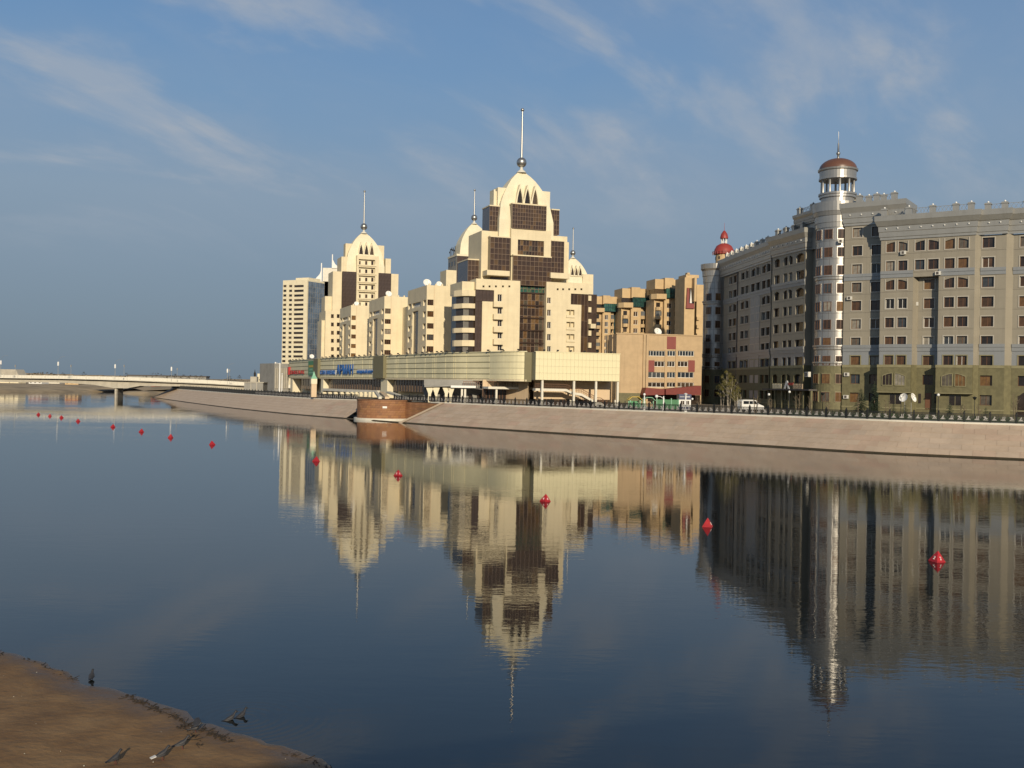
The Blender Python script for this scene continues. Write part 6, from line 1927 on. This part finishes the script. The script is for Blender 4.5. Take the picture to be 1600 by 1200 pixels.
def far_tree(px, D, h, lab):
    p = at(px, 600, D); t = thing('far_tree', lab, 'tree', (p.x, p.y, 2.5), 0, 'bare trees on the far shore')
    b = MB(); b.tube([(0, 0, 0), (0, 0, h * .5)], [0.16, 0.08], 6); b.build('trunk', 'bark', t)
    b = MB()
    for k in range(150):
        a = random.uniform(0, 6.28); z = random.uniform(.22, 1.0); rad = h * .36 * math.sin(math.pi * min(1, z * .95)) * math.sqrt(random.random())
        c = Vector((rad * math.cos(a), rad * math.sin(a), h * z)); s = h * random.uniform(.02, .05)
        u = Vector((random.uniform(-1, 1), random.uniform(-1, 1), random.uniform(-1, 1))).normalized() * s; v_ = u.cross(Vector((.3, .5, .8))).normalized() * s
        b.face([c - u, c + v_ * .6, c + u])
        b.face([c - v_, c + u * .5, c + v_])
    b.build('crown', 'leaf_far', t)
side = ['far left edge', 'left part', 'middle', 'right part']
for i in range(16):
    px = random.uniform(-5, 380); D = random.uniform(560, 760)
    far_tree(px, D, random.uniform(5.2, 8.4), 'bare brown tree on the far shore beyond the bridge')
b = MB()
for k in range(2600):
    px = random.uniform(-60, 420); D = random.uniform(900, 1500); p = at(px, 600, D)
    hmax = 5.5 + 2.5 * math.sin(px * .03) + 1.5 * math.sin(px * .11)
    c = Vector((p.x, p.y, 3 + random.uniform(0, max(2.5, hmax)))); s = random.uniform(.6, 1.6)
    b.face([c + Vector((random.uniform(-s, s), random.uniform(-s, s), random.uniform(-s, s))) for _ in range(3)])
stuff(tag(b.build('far_woods', 'leaf_far'), 'low brown woods along the far horizon behind the bridge', 'woods'))

# ---------------------------------------------------------------- iron railing along the promenade
rl = thing('railing', 'black iron railing with pale ornaments along the top of the embankment', 'railing', (0, 0, 0))
def panel_mesh(L, dz):
    b = MB(); z = lambda x: dz * x / L
    for zc, w in ((1.08, .07), (0.14, .06), (0.92, .035), (0.28, .035)):
        b.bar((0.1, 0, zc), (L - .1, 0, zc + dz), .05, w)
    n = int(L / 0.13)
    for k in range(n):
        x = 0.12 + (L - .24) * (k + .5) / n; b.box(x - .022, x + .022, -.012, .012, .12 + z(x), 1.08 + z(x))
    for k in range(2):
        x = L * (k + 1) / 3; b.box(x - .03, x + .03, -.02, .02, .12 + z(x), 1.08 + z(x))
    return b.mesh('railing_panel', 'iron')
def ornament(j):
    """pale cast motifs: a curling beast, a pair of horns, a scroll"""
    b = MB(); y0, y1 = -.035, -.016
    def poly(pts): b.slab(pts, y0, y1)
    if 1:
        c = 0.0
        if j == 0:
            poly([(c - .26, .34), (c - .02, .72), (c + .05, .86), (c + .12, .70), (c + .02, .52), (c + .26, .46), (c + .10, .36)])
        elif j == 1:
            poly([(c - .3, .34), (c - .2, .5), (c - .1, .42), (c - .05, .80), (c + .03, .84), (c + .02, .48), (c + .12, .50), (c + .16, .86), (c + .24, .82), (c + .22, .36)])
        else:
            poly([(c - .28, .78), (c + .02, .80), (c + .06, .62), (c + .3, .56), (c + .1, .40), (c - .04, .50), (c - .1, .36), (c - .24, .40), (c - .06, .62), (c - .26, .66)])
        b.box(c - .3, c + .3, -.033, -.017, .30, .37)
    return b.mesh('ornament', 'iron_light')
_p = MB(); _p.box(-.1, .1, -.1, .1, 0, 1.18); _p.box(-.13, .13, -.13, .13, 0, .12); _p.lathe([(.15, 1.18), (.15, 1.24), (.07, 1.28), (.1, 1.36), (.01, 1.46)], n=8); POST = _p.mesh('railing_post', 'iron')
ORN = [ornament(k) for k in range(3)]
segs = []
cur = None; acc = []
rail_line = [p + n_ * 0.32 for p, n_ in zip(TL, WN)]
RL = smooth_line([tuple(p) for p in rail_line], 3.05)
_pc = {}
for a, c in zip(RL[:-1], RL[1:]):
    pxa = px_of((a + c) / 2)
    if pxa > 1720: continue
    if 556 < pxa < 612: continue
    za, zc = top_z(a) + .14, top_z(c) + .14
    d = c - a; ang = math.atan2(d.y, d.x)
    key = (round(d.length, 1), round(zc - za, 2))
    if key not in _pc: _pc[key] = panel_mesh(d.length, zc - za)
    link('railing_post', POST, rl, (a.x, a.y, za), ang)
    o = link('railing_panel', _pc[key], rl, (a.x, a.y, za), ang)
    if a.y < 290:
        for k in range(3): link('ornament', ORN[k], o, (d.length * (k + .5) / 3, 0, (zc - za) * (k + .5) / 3))
# low railing on the bastion
# ---------------------------------------------------------------- lamp posts
def lamp(px, py_base, py_top, D, lab, m='lamp_white', head='globe', r=.08):
    p = at(px, py_base, D); h = at(px, py_top, D).z - GZ
    t = thing('lamp_post', lab, 'lamp post', (p.x, p.y, GZ))
    b = MB(); b.lathe([(r * 2.2, 0), (r * 2, .4), (r, .6), (r * .8, h)], n=10); b.build('pole', m, t, smooth=False)
    if head == 'globe':
        b = MB(); b.sphere((0, 0, h + .18), .22, 10); b.build('globe', 'lamp_white', t, smooth=True)
    elif head == 'arm':
        b = MB(); b.tube([(0, 0, h - .4), (-.5, 0, h - .1), (-1.1, -.2, h)], .05, 6); b.build('arm', m, t)
        b = MB(); b.sphere((-1.2, -.2, h - .05), .28, 10); b.build('globe', 'lamp_white', t, smooth=True)
    else:
        b = MB(); b.lathe([(.08, h), (.3, h + .32), (.34, h + .36), (.05, h + .5)], n=8); b.build('lantern', m, t)
lamp(1006.5, 640, 618, 172, 'white lamp post by the yellow playhouses', r=.1)
lamp(1036.5, 641, 619, 171, 'white lamp post by the green fence left of the kiosk', r=.12, head='arm')
lamp(1071, 643, 619, 163, 'white post standing right in front of the blue kiosk', r=.13, head='none')
lamp(436.5, 616, 567, 287, 'tall white double lamp post at the far left end of the shopping centre', r=.22, head='arm')
lamp(440.3, 616, 586, 289, 'shorter white post beside the tall double lamp post', r=.16, head='none')
lamp(1407.5, 648, 622, 152, 'dark lamp post before the satellite dishes', 'iron', 'globe', .05)
lamp(1465.5, 651, 619, 150, 'dark lamp post between the two green oriels', 'iron', 'globe', .06)
lamp(1522.5, 653, 625, 149, 'dark lamp post with lantern right of the second oriel', 'iron', 'lantern', .05)
lamp(1233, 643, 614, 172, 'dark lamp post in front of the entrance canopy', 'iron', 'globe', .06)
lamp(1201, 642, 618, 173, 'dark twin-globe lamp post left of the entrance canopy', 'iron', 'globe', .06)
lamp(1285, 645, 618, 165, 'dark lamp post at the foot of the silver tower', 'iron', 'lantern', .05)
# ---------------------------------------------------------------- kiosk
f = Frame(1061, 186, 2, py=630)
K = building('kiosk', 'small blue and white kiosk by the railing', f, 'kiosk')
q = f.rect(1061, 616, 1079.5, 636.5); x1_, zt_ = q[1], q[3]; zm_ = f.z(1070, 624); 
b = MB(); zw0, zw1 = f.z(1070, 632.5), f.z(1070, 626); ops = [(0.25, x1_ * .46, zw0, zw1), (x1_ * .58, x1_ - .25, zw0, zw1)]
block(b, (0, x1_, 0.0, zm_), 0, 2.0, ops, .12); b.build('body', 'white_paint', K)
b = MB(); b.box(-.03, x1_ + .03, -.05, 1.98, 0, f.z(1070, 635.5)); b.build('skirt', 'navy', K)
b = MB(); b.box(-.05, x1_ + .05, -.15, 2.05, zm_, zt_); b.build('fascia', 'navy', K)
b = MB(); zz_ = (zm_ + zt_) / 2; b.box(.1, x1_ * .44, -.17, -.152, zz_ - .07, zz_ + .07); b.build('fascia_stripe', 'panel_blue', K)
for k in range(4):
    b = MB(); x = x1_ * .6 + k * .17; b.box(x, x + .11, -.17, -.152, zz_ - .09, zz_ + .09); b.build('fascia_mark', 'white_paint', K)
for o in ops: window(K, o, .1, 'frame_white', 'pane', nv=1, t=.05)
b = MB(); b.sphere((x1_ + .25, -.1, zm_ + .1), .2, 8); b.build('globe_lamp', 'lamp_white', K)
# ---------------------------------------------------------------- playground
def playhouse(px0, px1, yt, D, roof, wall, lab):
    f = Frame(px0, D, 5, py=630); w = f.x(px1, 630); zt_ = f.z((px0 + px1) / 2, yt)
    t = building('playhouse', lab, f, 'playhouse', 'playhouses by the railing')
    for x in (0.1, w - .1):
        for y in (0, 1.6):
            b = MB(); b.box(x - .07, x + .07, y - .07, y + .07, 0, zt_ - .55); b.build('post', 'mint', t)
    b = MB(); b.slab([(-.3, zt_ - .6), (w * .2, zt_), (w * .8, zt_), (w + .3, zt_ - .6), (w + .3, zt_ - .5), (w * .8, zt_ + .1), (w * .2, zt_ + .1), (-.3, zt_ - .5)], -.3, 1.9); b.build('roof', roof, t)
    b = MB(); b.box(.2, w - .2, 1.5, 1.58, .5, zt_ - .7); b.build('back_panel', wall, t)
    b = MB(); b.box(.15, w - .15, -.03, .03, .35, .85); b.build('front_panel', wall, t)
playhouse(984, 1001, 620.5, 184, 'yellow', 'green_paint', 'playhouse with yellow roof and green posts')
playhouse(1007, 1021.5, 621.5, 186, 'mint', 'brick_tan', 'playhouse with mint roof and tan panels')
f = Frame(1026, 186, 4, py=630); fw = f.x(1060, 630)
pf = building('playground_fence', 'tall green playground fence left of the kiosk', f, 'fence')
zt_ = f.z(1040, 623)
n = 24; pm2 = MB(); pm2.box(0, fw / n * .7, 0, .05, 0, zt_ - .15); pmm = pm2.mesh('fence_board', 'green_paint')
for k in range(n): link('fence_board', pmm, pf, (fw * k / n, 0, 0))
for k in range(4):
    b = MB(); x = fw * k / 3; b.box(x - .07, x + .07, -.14, -.01, 0, zt_ + .1); b.build('fence_post', 'mint', pf)
# ---------------------------------------------------------------- parked van
vp = at(1172, 640, 178)
van = thing('van', 'white van parked behind the railing by the birch', 'van', (vp.x, vp.y, GZ + 0.03), R(20))
b = MB(); prof_ = [(-2.2, .35), (2.2, .35), (2.25, .9), (1.9, 1.05), (1.25, 1.25), (.75, 1.95), (-2.0, 1.98), (-2.2, 1.7)]
b.slab(prof_, -.85, .85); b.build('body', 'white_paint', van)
b = MB(); b.slab([(1.32, 1.28), (.85, 1.86), (.8, 1.84), (1.22, 1.27)], -.74, .74); b.build('windscreen', 'car_glass', van)
for y in (-.862, .852):
    for x0_, x1_ in ((-1.9, -.8), (-.7, .0), (.08, .85)):
        b = MB(); b.slab([(x0_, 1.25), (x1_, 1.25), (x1_ - (.25 if x1_ > .5 else 0), 1.78), (x0_, 1.78)], y, y + .01); b.build('window', 'car_glass', van)
for x in (-1.35, 1.35):
    for y in (-.8, .62):
        b = MB(); 
        P = [(x + .34 * math.cos(R(a)), .34 + .34 * math.sin(R(a))) for a in range(0, 360, 24)]
        b.slab(P, y, y + .2); w = b.build('wheel', 'rubber', van)
        b = MB(); P = [(x + .18 * math.cos(R(a)), .34 + .18 * math.sin(R(a))) for a in range(0, 360, 30)]; b.slab(P, y - .01, y); b.build('hub', 'steel', w)
for y in (-.62, .62):
    b = MB(); b.box(2.2, 2.27, y - .16, y + .16, .72, .9); b.build('headlight', 'lamp_white', van)
b = MB(); b.box(-1.5, .4, -.6, .6, 2.0, 2.05); b.build('roof_rack', 'silver_dull', van)
# ---------------------------------------------------------------- trees
def leafy(b, c, r, n, s0, s1, squash=1.0):
    for k in range(n):
        d = Vector((random.gauss(0, 1), random.gauss(0, 1), random.gauss(0, 1) * squash)); d = d.normalized() * (r * random.random() ** .45)
        p = Vector(c) + d; s = random.uniform(s0, s1)
        u = Vector((random.uniform(-1, 1), random.uniform(-1, 1), random.uniform(-1, 1))).normalized(); v_ = u.orthogonal().normalized() * s * .6; u *= s
        b.face([p - u, p + v_, p + u, p - v_])
def birch(px, py0, py1, D, lab, leaves=True, spread=.34, stems=3, bark='bark_birch', leaf='leaf_spring', seed=1, nleaf=26):
    random.seed(seed)
    p = at(px, py0, D); h = at(px, py1, D).z - GZ
    t = thing('tree', lab, 'tree', (p.x, p.y, GZ))
    tr = MB(); lf = MB()
    for s in range(stems):
        a = 6.28 * s / stems + random.uniform(-.5, .5); lean = h * .1 * (0 if stems == 1 else 1)
        top = Vector((lean * math.cos(a), lean * math.sin(a), h * random.uniform(.82, 1)))
        base = Vector((.12 * math.cos(a) * (stems > 1), .12 * math.sin(a) * (stems > 1), 0))
        midp = base.lerp(top, .5) + Vector((random.uniform(-.1, .1), random.uniform(-.1, .1), 0))
        tr.tube([base, base.lerp(midp, .5), midp, midp.lerp(top, .5), top], [.085, .075, .055, .035, .01], 6)
        for k in range(9):
            f_ = random.uniform(.28, .95); q_ = base.lerp(midp, f_ * 2) if f_ < .5 else midp.lerp(top, f_ * 2 - 1)
            a2 = random.uniform(0, 6.28); ln = h * spread * (1.05 - f_) * random.uniform(.7, 1.2) + .25
            e = q_ + Vector((math.cos(a2) * ln * .7, math.sin(a2) * ln * .7, ln * .8))
            m_ = q_.lerp(e, .5) + Vector((0, 0, -.05))
            tr.tube([q_, m_, e], [.03, .02, .006], 4)
            for w_ in range(3):
                f2 = random.uniform(.4, 1); g = q_.lerp(e, f2); e2 = g + Vector((random.uniform(-.5, .5), random.uniform(-.5, .5), random.uniform(.0, .5))) * (ln * .6)
                tr.tube([g, e2], [.012, .004], 3)
                if leaves: leafy(lf, g.lerp(e2, .7), .3, nleaf, .03, .075)
    tr.build('trunk', bark, t)
    if leaves: lf.build('crown', leaf, t)
    return t
birch(1138, 641, 578, 172, 'birch with fresh yellow-green leaves in front of the far turret', seed=4, stems=3, spread=.42, nleaf=34)
birch(1128, 641, 600, 174, 'thin leafing young tree left of the birch', seed=5, stems=2, spread=.4, nleaf=22)
birch(1150, 641, 606, 171, 'thin leafing young tree right of the birch', seed=8, stems=2, spread=.4, nleaf=22)
birch(1157, 641, 612, 173, 'small bare sapling beside the van', leaves=False, stems=1, seed=12, spread=.3)
for px, pt, lab, sd_ in ((1180, 612, 'bare pale sapling right of the van', 21), (1204, 620, 'bare pale sapling left of the canopy entrance', 22), (1246, 614, 'bare pale sapling in front of the canopy sign', 23), (1266, 618, 'bare pale sapling left of the silver tower', 24), (1292, 620, 'bare sapling below the silver tower', 25), (1341, 606, 'bare pale sapling by the large spruce', 26), (1386, 624, 'bare sapling right of the small pines', 27), (1504, 628, 'bare sapling under the second oriel', 28), (1529, 626, 'bare sapling right of the lantern lamp post', 29), (1586, 612, 'bare sapling beside the gate arch at right', 30), (1092, 620, 'leafless bush-like sapling under the red awning', 31), (1105, 632, 'low bare sapling at the foot of the far turret', 32)):
    birch(px, 645, pt, 164 if px < 1300 else 152, lab, leaves=False, stems=1 if px % 2 else 2, seed=sd_, spread=.26, bark='bark')
def spruce(px, py0, py1, D, lab, seed, w=.3):
    random.seed(seed)
    p = at(px, py0, D); h = at(px, py1, D).z - GZ
    t = thing('spruce', lab, 'tree', (p.x, p.y, GZ))
    b = MB(); b.tube([(0, 0, 0), (0, 0, h * .95)], [.09, .015], 6); b.build('trunk', 'bark', t)
    b = MB(); lv = max(5, int(h * 4.5))
    for k in range(lv):
        f_ = (k + .5) / lv; z = h * (.1 + .88 * f_); r = h * w * (1 - f_) ** .8 * random.uniform(.75, 1.15) + .06
        for j in range(11):
            a = random.uniform(0, 6.28); rr_ = r * random.uniform(.7, 1.1)
            e = Vector((math.cos(a) * rr_, math.sin(a) * rr_, z - rr_ * .28)); s0_ = Vector((0, 0, z))
            side_ = Vector((-math.sin(a), math.cos(a), 0))
            for m_ in range(5):
                g = s0_.lerp(e, .25 + .75 * m_ / 4); ww = .2 * rr_ * (1.15 - m_ / 5) + .03
                b.face([g - side_ * ww + Vector((0, 0, -.04)), g + Vector((math.cos(a), math.sin(a), 0)) * ww * 1.1, g + side_ * ww + Vector((0, 0, -.04)), g + Vector((0, 0, .05))])
    b.build('crown', 'leaf_spruce', t)
spruce(1345, 647, 606, 160, 'dark spruce right of the silver tower', 41, .34)
spruce(1366, 648, 594, 162, 'tallest dark spruce beside the first green oriel', 42, .2)
spruce(1396, 648, 630, 156, 'small young pine left of the satellite dishes', 43, .36)
spruce(1414, 648, 632, 156, 'small young pine below the satellite dishes', 44, .36)
spruce(1484, 651, 629, 153, 'small young pine under the second oriel', 45, .36)
spruce(1540, 652, 636, 152, 'tiny young pine right of the second oriel', 46, .36)
spruce(977, 638, 626, 178, 'small dark conifer left of the yellow playhouse', 47, .3)
spruce(985, 638, 628, 176, 'smaller dark conifer next to the yellow playhouse', 48, .3)
# lawn strip and clipped hedge behind the railing
b = MB(); random.seed(50)
for px in range(1180, 1700, 2):
    s_ = s_at(px); k = min(int(s_), NB - 2)
    for j in range(16):
        q_ = TL[k].lerp(TL[k + 1], s_ - k) + WN[k] * random.uniform(8.6, 10.4)
        c = Vector((q_.x + random.uniform(-.3, .3), q_.y, GZ + random.uniform(0, .75))); sz = random.uniform(.05, .13)
        u = Vector((random.uniform(-1, 1), random.uniform(-1, 1), random.uniform(-.4, 1))).normalized() * sz; v_ = u.orthogonal().normalized() * sz * .6
        b.face([c - u, c + v_, c + u, c - v_])
stuff(tag(b.build('hedge', 'lawn'), 'low green hedge behind the railing at right', 'hedge'))
b = MB()
for k in range(NB - 1):
    if px_of(TL[k]) > 1085:
        a, c, na, nc_ = TL[k], TL[k + 1], WN[k], WN[k + 1]
        P = [a + na * 7.6, c + nc_ * 7.6, c + nc_ * 24, a + na * 24]; b.face([(p.x, p.y, GZ + .02) for p in P])
structure(b.build('lawn', 'lawn'))
# ---------------------------------------------------------------- satellite dishes
def dish(px, py, D, r, az, el, lab, pole=None, group='satellite dishes'):
    p = at(px, py, D)
    t = thing('satellite_dish', lab, 'satellite dish', (p.x, p.y, p.z), R(az), group)
    b = MB(); n = 20; prev = None
    prof_ = [(r * k / 5, (r * k / 5) ** 2 / (2.4 * r)) for k in range(6)]
    tmp = MB(); tmp.lathe([(max(.001, a), c) for a, c in prof_], n=n)
    rot_ = Matrix.Rotation(R(90 - el), 4, 'X')
    b.v = [tuple(rot_ @ Vector(v_)) for v_ in tmp.v]; b.f = tmp.f; b.m = tmp.m
    b.build('reflector', 'lamp_white', t, smooth=True)
    tip = rot_ @ Vector((0, 0, r * .8)); b = MB(); b.bar(tuple(rot_ @ Vector((0, r * .8, r * .3))), tuple(tip), .04); b.box(tip.x - .07, tip.x + .07, tip.y - .07, tip.y + .07, tip.z - .07, tip.z + .07); b.build('feed_arm', 'silver_dull', t)
    b = MB(); hb = pole if pole is not None else r * 1.2; b.tube([(0, .12, -hb), (0, .12, 0)], .05, 6); b.build('mast', 'silver_dull', t)
pz = at(1413, 623, 170).z - GZ
dish(1413, 622, 170, .75, -52, 20, 'left of the two big white satellite dishes on the green base', pz)
dish(1425, 622, 172, .78, 42, 20, 'right of the two big white satellite dishes on the green base', pz)
for (px, py, D, r, lab) in ((667, 443, 284, 1.15, 'white roof dish at the corner of the block next to the main tower'), (686, 445, 286, .9, 'white roof dish in the middle of the block next to the main tower'), (607, 460, 318, 1.0, 'white roof dish on the middle terraced block'), (557, 475.5, 350, .9, 'white roof dish on the lowest terraced block, left one'), (583, 475, 352, .8, 'white roof dish on the lowest terraced block, right one'), (487, 557.5, 330, .75, 'white dish on the left end roof of the shopping centre'), (1027, 519, 256, 1.0, 'large pale dish on the roof of the tan brick building')):
    dish(px, py, D, r, 20, 28, lab, None, 'roof dishes')
# ---------------------------------------------------------------- red buoys
def text_mesh(txt, m):
    c = bpy.data.curves.new('digit', 'FONT'); c.body = txt; c.size = 1.0; c.extrude = .01; c.resolution_u = 3; c.align_x = 'CENTER'
    o = bpy.data.objects.new('digit', c); COL.objects.link(o)
    dg = bpy.context.evaluated_depsgraph_get(); dg.update()
    me = bpy.data.meshes.new_from_object(o.evaluated_get(dg)); bpy.data.objects.remove(o)
    me.materials.clear(); me.materials.append(M[m]); return me
dig = {}
order = ['rightmost and nearest', 'second from right', 'third from right', 'fourth from right', 'fifth from right', 'sixth from right', 'seventh from right', 'eighth from right', 'ninth from right', 'tenth from right', 'second from left', 'leftmost and farthest']
bu = [(1464, 877.5, '2', 45), (1105.5, 823, '3', 8), (852, 783.5, '4', 45), (622, 743.5, '5', 45), (494, 721, None, 45), (331.5, 695, None, 45), (266.5, 684, None, 30), (221, 675, None, 45), (176.5, 667.5, None, 45), (122, 658.5, None, 45), (96, 653, None, 45), (78, 650.5, None, 20)]
bu.append((60, 648.3, None, 45)); order.insert(10, 'third from left')
bm_ = MB(); bm_.lathe([(.02, .52), (.385, 0.03), (.385, 0.0), (.3, -.12), (.02, -.2)], n=4, a0=0, a1=360); BUM = bm_.mesh('float', 'red_paint')
for (px, py, dg_, yaw), od in zip(bu, order):
    p = on_level(px, py, 0.0)
    view = math.atan2(-p.y, -p.x)
    t = thing('buoy', 'red pyramid buoy floating on the river, ' + od + ' in the row', 'buoy', (p.x, p.y, -.01), view + R(45 - yaw if yaw != 45 else 0) , 'row of red buoys')
    link('float', BUM, t, (0, 0, 0))
    t.rotation_euler = (R(random.uniform(-6, 6)), R(random.uniform(-6, 6)), t.rotation_euler[2])
    if dg_:
        if dg_ not in dig: dig[dg_] = text_mesh(dg_, 'lamp_white')
        for s in (1, -1) if yaw == 45 else (1,):
            a = R(45) * s; nrm = Vector((math.cos(a), math.sin(a), 0)); sl = math.atan2(.52, .385 * math.cos(R(45)))
            ex_ = Vector((-nrm.y, nrm.x, 0)); up = Vector((-nrm.x * math.cos(sl), -nrm.y * math.cos(sl), math.sin(sl))); nz_ = ex_.cross(up).normalized()
            rad_ = .385 * math.cos(R(45)); base = nrm * (rad_ * .80) + Vector((0, 0, .03 + .50 * .20)); base += nz_ * .012
            k_ = .23; o = link('digit', dig[dg_], t)
            mtx = Matrix(((ex_.x * k_, up.x * k_, nz_.x, base.x), (ex_.y * k_, up.y * k_, nz_.y, base.y), (ex_.z * k_, up.z * k_, nz_.z, base.z), (0, 0, 0, 1))); o.matrix_local = mtx
# ---------------------------------------------------------------- pigeons
def pigeon(px, py, heading, lab, wade=0.0, wings=False, pale=False, s=1.0, z=None):
    p = on_level(px, py, 0.0)
    zz_ = z if z is not None else 0.0
    if z is None and not wade:
        rel = Vector((p.x - A0.x, p.y - A0.y)); r_ = rel.dot(nl); zz_ = max(0.0, .055 * r_)
        p = on_level(px, py, zz_)
    t = thing('pigeon', lab, 'bird', (p.x, p.y, zz_ - wade), R(heading), 'pigeons at the water edge')
    # body: rings along the spine, beak to tail (x forward)
    ring = [(.165, .262, .008, .008), (.15, .268, .022, .022), (.13, .272, .030, .032), (.105, .262, .030, .036), (.085, .228, .032, .040), (.06, .185, .048, .052), (.02, .150, .062, .062), (-.04, .135, .060, .056), (-.10, .125, .042, .036), (-.15, .115, .030, .018), (-.235, .10, .038, .008)]
    b = MB(); n = 12; rows_ = []
    for x, zc, ry, rz in ring:
        rows_.append(len(b.v))
        for j in range(n):
            a = 2 * math.pi * j / n; b.v.append((x * s, ry * math.cos(a) * s, (zc + rz * math.sin(a)) * s))
    for a_, c_ in zip(rows_[:-1], rows_[1:]):
        for j in range(n): b.f.append((a_ + j, a_ + (j + 1) % n, c_ + (j + 1) % n, c_ + j)); b.m.append(0)
    b.f.append(tuple(rows_[0] + j for j in range(n))); b.m.append(0); b.f.append(tuple(rows_[-1] + j for j in range(n))[::-1]); b.m.append(0)
    b.build('body', 'feather', t, smooth=True)
    b = MB(); b.tube([(.16 * s, 0, .262 * s), (.195 * s, 0, .252 * s)], [.009 * s, .002 * s], 6); b.build('beak', 'roof_dark', t)
    for y in (-.025, .025):
        b = MB(); b.tube([(-.01 * s, y * s, .1 * s), (.0, y * s, .045 * s), (.005 * s, y * s, .004)], .006 * s, 5); b.tube([(-.02 * s, y * s, .005), (.035 * s, y * s, .004)], .005 * s, 4); b.build('leg', 'leg_red', t)
    if wings:
        for sg_ in (-1, 1):
            b = MB(); pts = [(.07, .05, .2), (.10, .2, .27), (.02, .38, .30), (-.07, .33, .29), (-.10, .16, .22), (-.06, .05, .18)]
            up_ = [(x * s, y * sg_ * s, zc * s + .006) for x, y, zc in pts]; lo_ = [(x * s, y * sg_ * s, zc * s - .004) for x, y, zc in pts]
            b.face(up_); b.face(lo_[::-1])
            for i in range(len(pts)): j = (i + 1) % len(pts); b.face([lo_[i], lo_[j], up_[j], up_[i]])
            b.build('wing', 'feather', t)
    else:
        for sg_ in (-1, 1):
            b = MB(); pts = [(.06, .052, .19), (.0, .066, .165), (-.10, .048, .13), (-.21, .012, .112), (-.10, .052, .10), (.02, .064, .12)]
            up_ = [(x * s, (y + .008) * sg_ * s, zc * s) for x, y, zc in pts]; lo_ = [(x * s, (y - .006) * sg_ * s, zc * s) for x, y, zc in pts]
            b.face(up_); b.face(lo_[::-1])
            for i in range(len(pts)): j = (i + 1) % len(pts); b.face([lo_[i], lo_[j], up_[j], up_[i]])
            b.build('wing', 'feather_pale' if pale == 'wing' else 'feather', t)
    if pale:
        b = MB(); b.slab([(-.15 * s, .108 * s), (-.26 * s, .09 * s), (-.26 * s, .105 * s), (-.15 * s, .135 * s)], -.045 * s, .045 * s); b.build('tail', 'feather_pale', t)
    b = MB()
    for sg_ in (-1, 1): b.sphere((.135 * s, .027 * sg_ * s, .277 * s), .006 * s, 6)
    b.build('eyes', 'dark', t)
pigeon(180, 1194, 55, 'dark pigeon standing on the sand, leftmost at the bottom', s=0.95)
pigeon(254, 1188, 40, 'pigeon with a white tail standing on the sand at the bottom', pale=True, s=0.98)
pigeon(285, 1171, 30, 'grey pigeon standing on the sand behind the white-tailed one', s=0.98)
pigeon(306, 1146, 10, 'pigeon with spread wings landing at the edge of the sand', wings=True, s=0.85)
pigeon(143, 1061, 100, 'pigeon standing in the shallow water farthest left', wade=.06, s=0.98)
pigeon(361, 1124, 40, 'left of the two pigeons bathing in the shallow water', wade=.10, s=0.98)
pigeon(378, 1119, 55, 'right of the two pigeons bathing in the shallow water', wade=.10, s=0.98)
